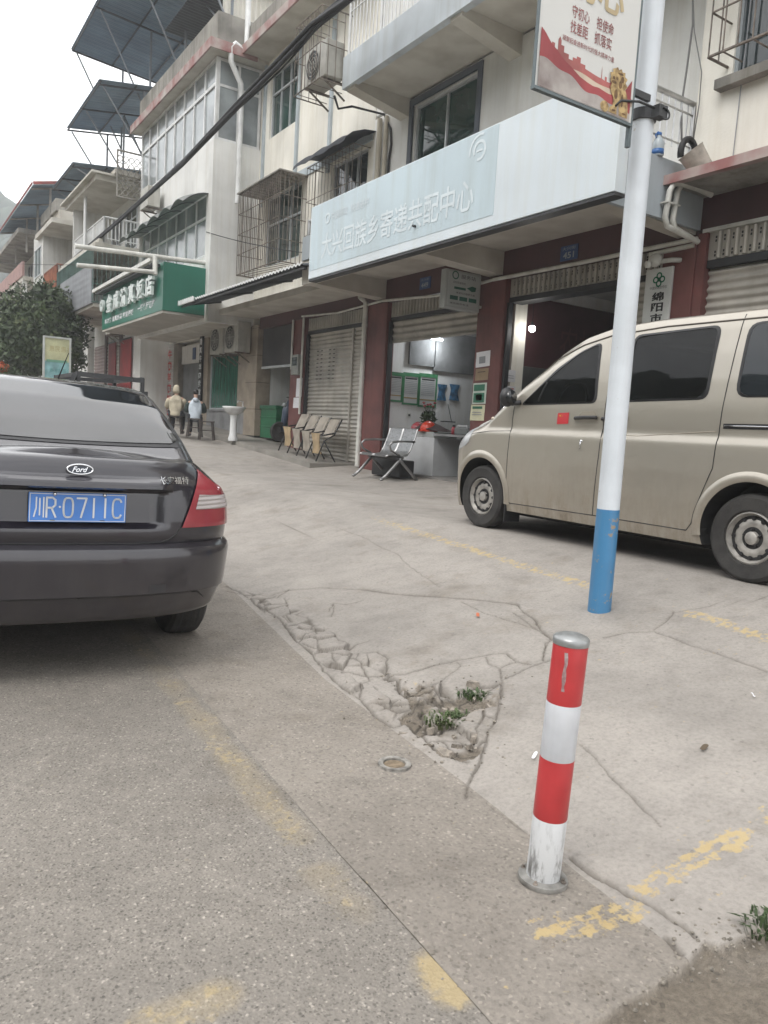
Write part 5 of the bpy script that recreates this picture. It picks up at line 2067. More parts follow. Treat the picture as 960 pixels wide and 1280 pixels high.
# crowned deck / bonnet on top, flat floor below
h_ = R_.shape[1]
top0 = (m_ - 1) * n_
K = 6
strip = []
for j in range(h_):
    a = R_[-1, j]
    strip.append([(a[0] * (1 - 2 * k / K), a[1], a[2] + .03 * (1 - (1 - 2 * k / K) ** 2)) for k in range(K + 1)])
S_ = np.array(strip)
base = len(b.v)
ids = np.zeros((h_, K + 1), int)
for j in range(h_):
    for k in range(K + 1):
        if k == 0:
            ids[j, k] = top0 + j
        elif k == K:
            ids[j, k] = top0 + ((n_ - j) % n_)
        elif j in (0, h_ - 1):
            ids[j, k] = top0 + j
        else:
            ids[j, k] = len(b.v)
            b.v.append(tuple(S_[j, k]))
for j in range(h_ - 1):
    for k in range(K):
        q = [ids[j, k], ids[j, k + 1], ids[j + 1, k + 1], ids[j + 1, k]]
        q2 = []
        for i in q:
            if i not in q2:
                q2.append(int(i))
        if len(q2) > 2:
            b.f.append(tuple(q2))
b.f.append(tuple(range(n_ - 1, -1, -1)))
b.fm = [0] * len(b.f)
body = b.build('body', P_SED, SED, smooth=True, autosmooth=30)
cut = []
for yy in (.93, 3.57):
    for s in (1, -1):
        c = MB().cyl((s * .64, yy, .31), (s * 1.1, yy, .31), .365, n=40).build('cutter', M_WELL)
        c.parent = None
        cut.append(c)
for c in cut:
    c.location = Vector(c.location) + SED.location
    c.matrix_world = Matrix.Translation(Vector(c.location))
bpy.context.view_layer.update()
for c in cut:
    loc = Vector(c.location) - SED.location
    c.parent = SED
    c.location = loc
bpy.context.view_layer.update()
boolean_cut(body, cut)

# greenhouse
GY = [.36, .50, .70, .95, 1.20, 1.40, 1.70, 2.1, 2.5, 2.8, 3.1, 3.4]
GZ = [1.105, 1.172, 1.280, 1.398, 1.488, 1.522, 1.540, 1.532, 1.49, 1.39, 1.24, 1.08]
GB = [.68, .75, .82, .845, .848, .848, .848, .848, .845, .84, .82, .77]
GT = [.62, .625, .615, .60, .59, .585, .585, .575, .575, .58, .59, .60]


def gsec(y, n=26):
    zr, hb, ht = np.interp(y, GY, GZ), np.interp(y, GY, GB), np.interp(y, GY, GT)
    zb = .96
    # side, shoulder, crowned roof
    t1 = np.linspace(0, 1, n // 2)
    zsd = zr - .055
    side = np.stack([hb + (ht + .03 - hb) * t1 ** 1.15, zb + (zsd - zb) * t1], -1)
    an = np.linspace(0, math.pi / 2, 7)[1:]
    sh = np.stack([ht + .03 - .11 * (1 - np.cos(an)), zsd + .045 * np.sin(an)], -1)
    x_ = np.linspace(sh[-1, 0], 0, n // 2)[1:]
    rf = np.stack([x_, sh[-1, 1] + .012 * (1 - (x_ / sh[-1, 0]) ** 2)], -1)
    return np.vstack([side, sh, rf])


ysg = np.linspace(GY[0], GY[-1], 46)
secs = np.array([gsec(y) for y in ysg])
P = np.zeros((len(ysg), secs.shape[1] * 2 - 1, 3))
for i, y in enumerate(ysg):
    s = secs[i]
    full = np.vstack([s, s[:-1][::-1] * (-1, 1)])
    P[i, :, 0], P[i, :, 1], P[i, :, 2] = full[:, 0], y, full[:, 1]
b = MB()
b.grid(P)
b.f.append(tuple(range(P.shape[1])))
b.f.append(tuple((P.shape[0] - 1) * P.shape[1] + k for k in range(P.shape[1])))
b.fm += [0, 0]
b.build('roof', P_SED, SED, smooth=True, autosmooth=50)


def gtop(x, y):
    s = gsec(y)
    return float(np.interp(-abs(x), -s[:, 0], s[:, 1]))


def rear_glass(w0, w1, ya, yb_, off, m, name, par):
    Q = []
    for i, v in enumerate(np.linspace(0, 1, 22)):
        y = ya + (yb_ - ya) * v
        w = w0 + (w1 - w0) * v
        rnd = 1 - .10 * max(0, abs(v - .5) * 2 - .85) / .15
        row = []
        for a in np.linspace(-1, 1, 31):
            x = a * w * rnd
            y2 = y + .05 * (abs(a) ** 2) * (1 - v * .5)
            row.append((x, y2 - off * .5, gtop(x, y2) + off))
        Q.append(row)
    return MB().grid(np.array(Q)).build(name, m, par, smooth=True)


M_RGLASS = glass_mat('car_rear_glass', (.018, .020, .023), rough=.045, spec=.8, var=.3, ior=1.62)
_n, _l = M_RGLASS.node_tree.nodes, M_RGLASS.node_tree.links
_g, _t, _b = _n.new('ShaderNodeNewGeometry'), _n.new('ShaderNodeTexNoise'), _n.new('ShaderNodeBump')
_t.inputs['Scale'].default_value = 1.6
_b.inputs['Strength'].default_value = .35
_b.inputs['Distance'].default_value = .02
_l.new(_g.outputs['Position'], _t.inputs['Vector'])
_l.new(_t.outputs['Fac'], _b.inputs['Height'])
_l.new(_b.outputs[0], _n['Principled BSDF'].inputs['Normal'])
rg = rear_glass(.655, .56, .470, 1.32, .003, M_TRIMB, 'window_seal', SED)
rear_glass(.625, .535, .498, 1.295, .0065, M_RGLASS, 'rear_window', SED)
# side glass
for s in (1, -1):
    for ya, yb_ in ((1.12, 1.92), (2.0, 2.78)):
        Q = []
        for y in np.linspace(ya, yb_, 16):
            sec = gsec(y)
            zt_ = np.interp(y, GY, GZ) - .075
            zb_ = 1.03
            if zt_ < zb_ + .02:
                zt_ = zb_ + .02
            row = []
            for z in np.linspace(zb_, zt_, 8):
                x = np.interp(z, sec[:15, 1], sec[:15, 0])
                row.append((s * (x + .005), y, z))
            Q.append(row)
        MB().grid(np.array(Q)).build('side_window', M_GLASS, SED, smooth=True)
# chrome line along the window's lower rear corner pillar
for s in (1, -1):
    pts = []
    for y in np.linspace(.50, 1.35, 14):
        sec = gsec(y)
        z = np.interp(y, GY, GZ) - .075
        x = np.interp(z, sec[:15, 1], sec[:15, 0])
        pts.append((s * (x + .004), y, z))
    MB().tube(pts, .007, 6).build('roof_drip_trim', M_TRIMB, SED, smooth=True)


def rear_patch(x_in, x_out, zlo, zhi, off, m, name, par, nx=14, nz=12):
    """patch on the car's rear: x_in(z), x_out(z) as fractions of the half width; s = +-1 side"""
    out = []
    for s in (1, -1):
        Q = []
        for v in np.linspace(0, 1, nz):
            row = []
            for u_ in np.linspace(0, 1, nx):
                z = zlo(u_) + (zhi(u_) - zlo(u_)) * v
                hw = sed_tab(z, 2)
                x = x_in(z) + (x_out(z) - x_in(z)) * u_
                x = min(x, hw * .9995)
                y = float(sed_rear(x, z))
                n_x = (x / hw) ** 3
                row.append((s * (x + off * n_x), y - off * (1.2 - n_x), z))
            Q.append(row)
        out.append(MB().grid(np.array(Q)).build(name, m, par, smooth=True))
    return out


M_LENSR = mat('red_lens', (.29, .045, .055), rough=.14, spec=.7, var=.06, scale=6)
M_LENSC = wave_bump(mat('clear_lens', (.46, .42, .41), rough=.14, spec=.7, var=.06), 2, 14, .7, .01)
f_in = lambda z: np.interp(z, [.775, .88, .97, 1.06], [.508, .550, .582, .618])
f_out = lambda z: sed_tab(z, 2) * .9995
lamps = rear_patch(f_in, f_out, lambda u_: .775, lambda u_: 1.072 - .115 * u_ ** 1.5, .010, M_LENSR, 'tail_lamp', SED, nx=26, nz=18)
for s, lp in zip((1, -1), lamps):
    Q = []
    for v in np.linspace(0, 1, 6):
        row = []
        for u_ in np.linspace(.12, .97, 20):
            z = .868 + (.945 - .010 * u_ - .868) * v
            x = f_in(z) + (f_out(z) - f_in(z)) * u_
            hw = sed_tab(z, 2)
            y = float(sed_rear(min(x, hw * .9995), z))
            n_x = (x / hw) ** 3
            row.append((s * (x + .0135 * n_x), y - .0135 * (1.2 - n_x), z))
        Q.append(row)
    MB().grid(np.array(Q)).build('clear_lens', M_LENSC, lp, smooth=True)


def rear_line(pts, w, off, m, name, par=None, both=True):
    b = MB()
    for s in ((1, -1) if both else (1,)):
        path = []
        for (x0_, z0_), (x1_, z1_) in zip(pts[:-1], pts[1:]):
            for k in range(8):
                x, z = x0_ + (x1_ - x0_) * k / 8, z0_ + (z1_ - z0_) * k / 8
                path.append((s * x, float(sed_rear(min(abs(x), sed_tab(z, 2) * .999), z)) - off, z))
        b.tube(path, w, 5)
    return b.build(name, m, par or SED, smooth=True)


# boot-lid shut line, bumper groove
rear_line([(0, .697), (.30, .697), (.40, .700), (.445, .715), (.485, .745), (.502, .775)], .0045, -.001, M_BLACK, 'boot_shut_line')
rear_line([(.0, .442), (.55, .440), (.62, .430), (.68, .385)], .004, -.001, M_TRIMB, 'bumper_crease')
rear_line([(.618, 1.066), (.60, 1.100), (.57, 1.110)], .0035, -.001, M_BLACK, 'boot_shut_line')
# tow-eye cover and bumper sensor
b = MB()
for z0_, z1_, x0_, x1_ in ((.437, .44, .33, .42), (.475, .478, .33, .42)):
    pass
Q = [[(x, float(sed_rear(x, z)) - .003, z) for x in np.linspace(.34, .425, 5)] for z in np.linspace(.452, .495, 4)]
MB().grid(np.array(Q)).build('tow_eye_cover', mat('cover_paint', (.036, .035, .039), rough=.4), SED)
# badge: chrome-ringed oval with script lettering
bz, bx_ = 1.052, 0.0
by = float(sed_rear(0, bz)) - .006
nrm = np.array((0, -1.0, .22))
nrm /= np.linalg.norm(nrm)
upv = np.cross((1, 0, 0), nrm) * -1
upv = np.array((0, nrm[2], -nrm[1]))
b = MB()
ring, inner = [], []
for a in np.linspace(0, 2 * math.pi, 41)[:-1]:
    ring.append(np.array((0, by, bz)) + np.array((.058 * math.cos(a), 0, 0)) + upv * .0235 * math.sin(a) + nrm * .006)
b.tube(ring, .0048, 6, closed=True)
bd = b.build('badge', M_CHROME, SED, smooth=True)
b = MB()
b.add([p - nrm * .001 for p in ring], [tuple(range(40))])
b.build('badge_face', mat('badge_blue_black', (.02, .026, .040), rough=.25), bd)
lettering('Ford', np.array((0, by, bz)) + np.array((-.036, 0, 0)) - upv * .013 + nrm * .0072, (1, 0, 0), upv, w=.072, h=.026, m=M_CHROME, parent=bd, italic=.45, bold=.012)
b = MB()


def to_rear(z_, off=.004):
    def f(Pn):
        Q = Pn.copy()
        for i in range(len(Q)):
            Q[i, 1] = float(sed_rear(min(abs(Q[i, 0]), sed_tab(Q[i, 2], 2) * .999), Q[i, 2])) - off
        return Q
    return f


lettering('长安福特', (.385, 0, .998), (1, 0, 0), (0, 0, 1), w=.165, h=.036, m=M_CHROME, parent=SED, name='boot_lettering', warp=to_rear(1.0))
# licence plate
py_ = float(sed_rear(0, .87)) - .030
t_pl = MB()
t_pl.box(-.22, .22, py_, py_ + .008, .80, .94)
pl = t_pl.build('licence_plate', mat('plate_blue', (.075, .22, .60), rough=.4, var=.06, scale=6), SED, bevel=.003)
MB().box(-.16, .16, py_ + .009, py_ + .030, .80, .935).build('plate_mount', M_TRIMB, pl)
M_PLW = mat('plate_white', (.66, .68, .70), rough=.45, var=.06, scale=8)
b = MB()
ring = [(-.214, .806), (.214, .806), (.214, .934), (-.214, .934)]
for (xa, za), (xb, zb) in zip(ring, ring[1:] + ring[:1]):
    b.bar((xa, py_ - .001, za), (xb, py_ - .001, zb), .003, .003)
b.build('border', M_PLW, pl)
# seven characters in the narrow upright stroke style of the plate
b = MB()


def stroke(pts, w=.0085):
    for p_, q_ in zip(pts[:-1], pts[1:]):
        d_ = np.array(q_) - np.array(p_)
        e = d_ / (np.linalg.norm(d_) + 1e-9) * w * .30
        b.bar((p_[0] - e[0], py_ - .0015, p_[1] - e[1]), (q_[0] + e[0], py_ - .0015, q_[1] + e[1]), w, .003, up=(0, 1, 0))


def glyph(x0_, kind, w=.042, zb=.824, h=.092):
    X = lambda u_: x0_ + u_ * w
    Z = lambda v: zb + v * h
    oval = lambda a0, a1, n=14: [(X(.5 + .5 * math.copysign(abs(math.cos(a)) ** .6, math.cos(a))), Z(.5 + .5 * math.copysign(abs(math.sin(a)) ** .75, math.sin(a)))) for a in np.radians(np.linspace(a0, a1, n))]
    if kind == 'chuan':
        stroke([(X(.25), Z(1)), (X(.24), Z(.45)), (X(.02), Z(.02))], .006)
        stroke([(X(.60), Z(.95)), (X(.60), Z(.10))], .006)
        stroke([(X(1.0), Z(1)), (X(1.0), Z(.0))], .006)
    elif kind == 'R':
        stroke([(X(.05), Z(0)), (X(.05), Z(1)), (X(.65), Z(1)), (X(.95), Z(.88)), (X(.95), Z(.62)), (X(.65), Z(.48)), (X(.05), Z(.48))])
        stroke([(X(.55), Z(.48)), (X(1.0), Z(0))])
    elif kind == '0':
        stroke(oval(0, 360, 25))
    elif kind == '7':
        stroke([(X(0), Z(1)), (X(1), Z(1)), (X(.45), Z(0))])
    elif kind == '1':
        stroke([(X(.5), Z(1)), (X(.5), Z(0))])
    elif kind == 'C':
        stroke(oval(38, 322, 20))


for k, x0_ in (('chuan', -.197), ('R', -.144), ('0', -.068), ('7', -.008), ('1', .047), ('1', .100), ('C', .156)):
    glyph(x0_, k)
b.cyl((-.084, py_ - .002, .873), (-.084, py_ + .002, .873), .005, n=10)
b.build('characters', M_PLW, pl)
b = MB()
for x, z, r in ((-.108, .933, .0095), (.116, .933, .0095)):
    b.ball((x, py_ - .004, z), r, r * .8, r, 10, 6)
b.build('screw', M_CHROME, pl, smooth=True)
b = MB()
for x in (-.115, .11):
    b.box(x - .011, x + .011, py_ - .001, py_ + .001, .8055, .811)
b.build('plate_slot', M_BLACK, pl)
# wheels, underside, exhaust, aerial, mirrors
for s in (1, -1):
    for yy in (.93, 3.57):
        wheel(SED, (s * .765, yy, .31), .312, .205, s, rim_r=.66, holes=10)
b = MB()
b.box(-.62, .62, .9, 4.1, .20, .26)
b.box(-.60, .60, .4, .9, .34, .40)
b.build('underbody', M_WELL, SED)
MB().tube([(-.52, .10, .24), (-.52, .6, .24)], .028, 10).build('exhaust', M_STEEL, SED, smooth=True)
MB().tube([(.20, 2.35, 1.49), (.205, 2.30, 1.53), (.235, 2.0, 1.735)], [.011, .006, .003], 6).build('aerial', M_TRIMB, SED, smooth=True)
for s in (1, -1):
    MB().ball((s * .93, 2.72, 1.02), .09, .05, .065).build('mirror', P_SED, SED, smooth=True)
b = MB()
b.box(-.22, .30, .72, .735, 1.10, 1.16)
b.build('parcel_shelf_lamp', M_TRIMB, SED)


# ---------- beige van, seen from its left side; modelled where it is parked
VX, VHW, VG = 5.60, .80, .455        # centre line, half width, ground
VAN = thing('parked_van', 'dusty beige minivan with tinted windows and a small red flag sticker on its front door', 'van', (VX, 4.3, VG))
P_VAN = car_paint('champagne_van_paint', (.46, .425, .365), rough=.30, dust=(.235, .19, .135), dust_amt=1.25, coat=.9, metal=.6, dust_z=(.18, .80), z0=VG)  # dust, deepened low down to paint in the darker flank under a lit top
VZ = [.60, .66, .72, .80, .95, 1.15, 1.32, 1.365, 1.385, 1.405, 1.43, 1.50, 1.60, 1.66, 1.80, 2.00, 2.18, 2.235, 2.27]
VW = [.74, .765, .780, .790, .802, .808, .803, .801, .797, .786, .781, .783, .781, .776, .758, .726, .690, .672, .650]


def vprof(z):
    return np.interp(z, VZ, VW)


def v_taper(y):
    """how the body narrows in plan towards nose and tail"""
    return float(np.interp(y, [1.75, 1.80, 1.95, 2.2, 5.3, 5.6, 5.85, 6.02, 6.15, 6.25, 6.32, 6.35], [.80, .93, .98, 1, 1, .996, .985, .955, .89, .74, .50, .30]))


def v_top(y):
    return float(np.interp(y, [1.75, 1.82, 2.0, 2.6, 3.9, 4.3, 4.6, 4.9, 5.2, 5.5, 5.68, 5.80, 6.0, 6.16, 6.26, 6.32, 6.35],
                           [1.9, 2.18, 2.27, 2.32, 2.315, 2.29, 2.225, 2.115, 1.95, 1.735, 1.60, 1.545, 1.485, 1.40, 1.27, 1.12, 1.0]))


def v_bot(y):
    return float(np.interp(y, [1.75, 2.1, 5.5, 6.2, 6.35], [.72, .66, .66, .62, .68]))


def vx(y, z):
    """x of the van's left flank"""
    zt = v_top(y)
    w = vprof(z) * v_taper(y)
    # bonnet and windscreen: round over towards the top line
    k = np.clip((zt - z) / .20, 0, 1)
    w = w * (1 - (1 - k) ** 2.2 * .42 * float(sm(2.30, 1.95, zt)))
    return VX - w


ysv = np.concatenate([np.linspace(1.75, 2.2, 8)[:-1], np.linspace(2.2, 5.3, 40)[:-1], np.linspace(5.3, 6.35, 34)])
loops = []
for y in ysv:
    zt, zb = v_top(y), v_bot(y)
    fr = np.concatenate([np.linspace(0, .08, 3)[:-1], np.linspace(.08, .9, 50)[:-1], np.linspace(.9, 1, 8)])
    zsec = zb + (zt - .05 - zb) * fr
    xl = np.array([float(vx(y, z)) for z in zsec])
    an = np.linspace(0, math.pi / 2, 6)[1:]
    w_top = VX - xl[-1]
    rt = min(.13, w_top * .6)
    xr_ = xl[-1] + rt * (1 - np.cos(an))
    zr_ = zsec[-1] + .038 * np.sin(an)
    xm = np.linspace(xr_[-1], VX, 7)[1:]
    zm = zr_[-1] + .012 * (1 - ((VX - xm) / (VX - xr_[-1] + 1e-9)) ** 2)
    hx, hz_ = np.concatenate([[VX], xl, xr_, xm]), np.concatenate([[zb], zsec, zr_, zm])
    full_x = np.concatenate([hx, 2 * VX - hx[-2:0:-1]])
    full_z = np.concatenate([hz_, hz_[-2:0:-1]])
    loops.append(np.stack([full_x, np.full(len(full_x), y), full_z], -1))
Lp = np.array(loops)
m_, n_ = Lp.shape[:2]
b = MB()
b.v = [tuple(p) for p in Lp.reshape(-1, 3)]
b.f = [(i * n_ + j, i * n_ + (j + 1) % n_, (i + 1) * n_ + (j + 1) % n_, (i + 1) * n_ + j) for i in range(m_ - 1) for j in range(n_)]
b.f += [tuple(range(n_ - 1, -1, -1)), tuple((m_ - 1) * n_ + k for k in range(n_))]
b.fm = [0] * len(b.f)
vb = b.build('body', P_VAN, VAN, smooth=True, autosmooth=28)
WYF, WYR, WZ, WR = 5.70, 2.93, VG + .30, .302
cut = []
for yy in (WYF, WYR):
    for s in (1, -1):
        c = MB().cyl((VX + s * .50, yy, WZ + .02), (VX + s * 1.1, yy, WZ + .02), .365, n=44).build('cutter', M_WELL)
        cut.append(c)
WIN1 = [(5.20, 1.640), (4.36, 1.660), (4.42, 2.135), (4.62, 2.06), (4.82, 1.93), (5.02, 1.78)]
WIN2 = [(4.06, 1.672), (3.36, 1.690), (3.36, 2.185), (4.06, 2.165)]


def rounded(poly, r):
    P_ = np.array(poly)
    Q = []
    for i in range(len(P_)):
        a, c, d = P_[i - 1], P_[i], P_[(i + 1) % len(P_)]
        u1, u2 = (a - c), (d - c)
        r1 = min(r, .45 * np.linalg.norm(u1), .45 * np.linalg.norm(u2))
        p0, p1 = c + u1 / np.linalg.norm(u1) * r1, c + u2 / np.linalg.norm(u2) * r1
        for t_ in np.linspace(0, 1, 5):
            Q.append(tuple((1 - t_) ** 2 * p0 + 2 * t_ * (1 - t_) * c + t_ ** 2 * p1))
    return Q


# the cabin is hollow behind the door and passenger windows, right through to the far side
M_CABIN = mat('cabin_lining', (.060, .058, .055), rough=.9, var=.2)
for W_, rr_ in ((WIN1, .05), (WIN2, .06)):
    cut.append(MB().prism(rounded(W_, rr_), lambda u, v, w: (w, u, v), VX - 1.2, VX + 1.2).build('cutter', M_CABIN))
bpy.context.view_layer.update()
boolean_cut(vb, cut)


def vpt(y, z, off):
    x = float(vx(y, z))
    return (x - off, y, z)


def v_patch(poly, off, m, name, par, rows=14, cols=18, round_=0.0):
    """a convex outline in (y, z) laid onto the van's flank"""
    P_ = np.array(poly)
    if round_:
        Q = []
        n = len(P_)
        for i in range(n):
            a, c, d = P_[i - 1], P_[i], P_[(i + 1) % n]
            u1, u2 = (a - c), (d - c)
            l1, l2 = np.linalg.norm(u1), np.linalg.norm(u2)
            r1 = min(round_, .45 * l1, .45 * l2)
            p0, p1 = c + u1 / l1 * r1, c + u2 / l2 * r1
            for t_ in np.linspace(0, 1, 6):
                Q.append((1 - t_) ** 2 * p0 + 2 * t_ * (1 - t_) * c + t_ ** 2 * p1)
        P_ = np.array(Q)
    z0_, z1_ = P_[:, 1].min(), P_[:, 1].max()
    rows_ = []
    zz = z0_ + (z1_ - z0_) * (.5 - .5 * np.cos(np.linspace(0.0, math.pi, rows)))
    for z in zz:
        z_ = min(max(z, z0_ + 1e-4), z1_ - 1e-4)
        ys_ = []
        n = len(P_)
        for i in range(n):
            a, c = P_[i], P_[(i + 1) % n]
            if (a[1] - z_) * (c[1] - z_) <= 0 and abs(a[1] - c[1]) > 1e-9:
                ys_.append(a[0] + (c[0] - a[0]) * (z_ - a[1]) / (c[1] - a[1]))
        lo, hi = min(ys_), max(ys_)
        rows_.append([vpt(y, z, off) for y in np.linspace(lo, hi, cols)])
    return MB().grid(np.array(rows_)).build(name, m, par, smooth=True)


def v_line(pts, w, off, m, name, par=None, sub=8):
    path = []
    for (y0, z0), (y1, z1) in zip(pts[:-1], pts[1:]):
        for k in range(sub):
            path.append(vpt(y0 + (y1 - y0) * k / sub, z0 + (z1 - z0) * k / sub, off))
    path.append(vpt(*pts[-1], off))
    return MB().tube(path, w, 5).build(name, m, par or VAN, smooth=True)


def grow(poly, d):
    P_ = np.array(poly)
    c = P_.mean(0)
    return [tuple(c + (p - c) * (1 + d / np.linalg.norm(p - c))) for p in P_]


# tinted glass that lets the cabin show dimly under its reflections
_t = NT('tinted_clear_glass')
_tr = _t.n.new('ShaderNodeBsdfTransparent')
_tr.inputs['Color'].default_value = (.30, .33, .33, 1)
_gl = _t.n.new('ShaderNodeBsdfGlossy')
_gl.inputs['Roughness'].default_value = .02
_fr = _t.n.new('ShaderNodeFresnel')
_bf = _t.n.new('ShaderNodeNewGeometry')
_t.l.new(_t.math('SUBTRACT', 1.45, _t.math('MULTIPLY', _bf.outputs['Backfacing'], 1.45 - 1 / 1.45)), _fr.inputs['IOR'])
_mx = _t.n.new('ShaderNodeMixShader')
_t.l.new(_fr.outputs[0], _mx.inputs[0])
_t.l.new(_tr.outputs[0], _mx.inputs[1])
_t.l.new(_gl.outputs[0], _mx.inputs[2])
_t.l.new(_mx.outputs[0], [q for q in _t.n if q.type == 'OUTPUT_MATERIAL'][0].inputs['Surface'])
M_VTINT = _t.m
# front seats, rear bench and steering wheel
M_SEATF = mat('grey_seat_cloth', (.10, .10, .105), rough=.9, var=.2, scale=9)
for sx_ in (-.38, .38):
    for yb2, zt2 in ((4.55, 2.0), (3.62, 1.98)):
        b = MB()
        b.slab(np.array([[(VX + sx_ + u_ * (.23 - .05 * s), yb2 - .14 * s, 1.62 + (zt2 - .18 - 1.62) * s) for u_ in np.linspace(-1, 1, 5)] for s in np.linspace(0, 1, 6)]), (0, -.10, 0))
        st_ = b.build('seat_back', M_SEATF, VAN, smooth=True, autosmooth=45)
        MB().ball((VX + sx_, yb2 - .20, zt2 - .09), .13, .05, .08, 12, 8).build('headrest', M_SEATF, st_, smooth=True)
b = MB()
b.tube([(VX - .38 + .18 * math.cos(a), 4.98 - .05 * math.sin(a), 1.70 + .16 * math.sin(a)) for a in np.linspace(0, 2 * math.pi, 25)[:-1]], .014, 6, closed=True)
b.build('steering_wheel', M_TRIMB, VAN, smooth=True)
M_VGLASS = glass_mat('van_tinted_glass', (.012, .016, .020), rough=.03, spec=.62, var=.2, ior=1.5)
WIN3 = [(3.11, 1.700), (2.15, 1.700), (2.15, 2.185), (3.11, 2.185)]
for W_, rr_ in ((WIN1, .05), (WIN2, .06), (WIN3, .08)):
    hollow = W_ is not WIN3
    ring_o, ring_i = rounded(grow(W_, .028), rr_ + .01), rounded(W_, rr_)

    def dense(P_):
        P_ = np.array(P_)
        out_ = []
        for i in range(len(P_)):
            a, c = P_[i], P_[(i + 1) % len(P_)]
            for t_ in np.linspace(0, 1, 5)[:-1]:
                out_.append(a + (c - a) * t_)
        return out_
    ro, ri = dense(ring_o), dense(ring_i)
    ro.append(ro[0])
    ri.append(ri[0])
    s_ = MB().grid(np.array([[vpt(y, z, .002) for y, z in ro], [vpt(y, z, .007) for y, z in ri], [vpt(y, z, -.004) for y, z in ri]])).build('window_seal', M_TRIMB, VAN, smooth=True, autosmooth=50)
    pane = v_patch(W_, .001 if hollow else .0048, M_VTINT if hollow else M_VGLASS, 'window_pane', s_, round_=rr_)
    if hollow:
        m2 = pane.data.copy()
        co = np.array([v.co for v in m2.vertices])
        for v in m2.vertices:
            v.co.x = 2 * VX - v.co.x
        o2 = bpy.data.objects.new('window_pane', m2)
        COL.objects.link(o2)
        o2.parent = VAN
        o2.location = pane.location if pane.parent in (VAN,) else -Vector(VAN.location)
# quarter-light bar of the front door
v_line([(5.0, 1.665), (4.93, 1.83)], .008, .006, M_TRIMB, 'quarter_bar')
# shut lines
v_line([(5.30, 1.62), (5.31, 1.50), (5.315, 1.20), (5.318, .90), (5.30, .76), (5.26, .73)], .0042, -.001, M_BLACK, 'door_shut_line')
v_line([(4.245, 2.22), (4.24, 1.7), (4.245, 1.2), (4.27, .80), (4.275, .745)], .0042, -.001, M_BLACK, 'door_shut_line')
v_line([(3.185, 2.26), (3.20, 1.9), (3.215, 1.55), (3.225, 1.20), (3.30, 1.0), (3.345, .88), (3.36, .80), (3.40, .745)], .0046, -.001, M_BLACK, 'door_shut_line')
v_line([(5.27, .735), (4.3, .745), (3.40, .745)], .0042, -.001, M_BLACK, 'door_shut_line')
v_line([(5.60, 1.60), (5.2, 1.87), (4.9, 2.03), (4.6, 2.135), (4.3, 2.195), (3.8, 2.225), (2.2, 2.225)], .006, .002, mat('dark_gutter_strip', (.12, .105, .085), rough=.6), 'roof_gutter')  # dark strip along the roof drip rail
v_line([(4.22, 1.405), (3.9, 1.40), (3.6, 1.425), (3.24, 1.455)], .004, -.001, mat('crease_paint', (.34, .30, .24), rough=.4), 'body_crease')
v_line([(5.9, 1.35), (5.6, 1.385), (5.32, 1.395)], .0035, -.001, M_TRIMB, 'bonnet_shut_line')
# sliding-door rail
v_patch([(3.19, 1.475), (2.0, 1.478), (2.0, 1.515), (3.19, 1.512)], .003, M_BLACK, 'door_rail', VAN, cols=20)
v_line([(3.18, 1.495), (2.0, 1.497)], .006, .006, M_CHROME, 'rail_trim')
# handles
for yh in (4.42, 4.13):
    v_patch([(yh + .10, 1.535), (yh - .10, 1.545), (yh - .08, 1.585), (yh + .06, 1.58)], .001, mat('handle_recess', (.30, .27, .22), rough=.5) if 'handle_recess' not in bpy.data.materials else bpy.data.materials['handle_recess'], 'handle_recess', VAN, round_=.02)
    b = MB()
    b.tube([vpt(yh + .115, 1.522, .012), vpt(yh + .10, 1.524, .030), vpt(yh, 1.53, .038), vpt(yh - .10, 1.532, .030), vpt(yh - .115, 1.532, .012)], .016, 8)
    b.build('door_handle', M_TRIMB, VAN, smooth=True)
b = MB()
p_ = np.array(vpt(4.445, 1.335, 0))
b.lathe([(.0001, .006), (.013, .005), (.016, 0)], p_, (-1, 0, 0), 14)
b.tube([p_ + (-.008, 0, 0), p_ + (-.010, 0.002, -.06)], .004, 5)
b.build('key_lock', M_CHROME, VAN, smooth=True)
# flag sticker on the front door
fp = v_patch([(4.750, 1.470), (4.620, 1.476), (4.618, 1.570), (4.748, 1.564)], .003, mat('flag_red', (.50, .035, .045), rough=.4, var=.05), 'flag_sticker', VAN)
b = MB()
for (yc1, zc1, r1) in ((4.718, 1.542, .011), (4.700, 1.551, .0035), (4.694, 1.545, .0035), (4.694, 1.537, .0035), (4.700, 1.531, .0035)):
    pts = []
    for k in range(10):
        r = r1 if k % 2 == 0 else r1 * .42
        a = math.pi / 2 + k * math.pi / 5
        pts.append(vpt(yc1 - r * math.cos(a), zc1 + r * math.sin(a), .0042))
    b.add(pts, [tuple(range(10))])
b.build('star', mat('flag_yellow', (.70, .50, .05), rough=.5), fp, fix=False)
# indicator repeater, mirror, mud flap
p_ = np.array(vpt(5.60, 1.505, 0))
MB().ball(p_, .012, .022, .016).build('side_indicator', mat('amber_clear', (.55, .48, .38), rough=.2), VAN, smooth=True)
b = MB()
b.ball((4.725, 5.30, 1.695), .080, .055, .088, 16, 12)
mr = b.build('mirror', M_TRIMB, VAN, smooth=True)
MB().tube([(vx(5.22, 1.66) - .0, 5.22, 1.655), (4.76, 5.28, 1.64)], .022, 8).build('mirror_arm', M_TRIMB, mr, smooth=True)
MB().lathe([(.0001, .0), (.060, 0), (.063, .006)], (4.725, 5.246, 1.695), (0, -1, 0), 20).build('mirror_glass', M_VGLASS, mr, smooth=True)
b = MB()
b.box(VX - .79, VX - .60, WYF - .385, WYF - .37, VG + .10, VG + .30)
b.build('mud_flap', M_TRIMB, VAN)
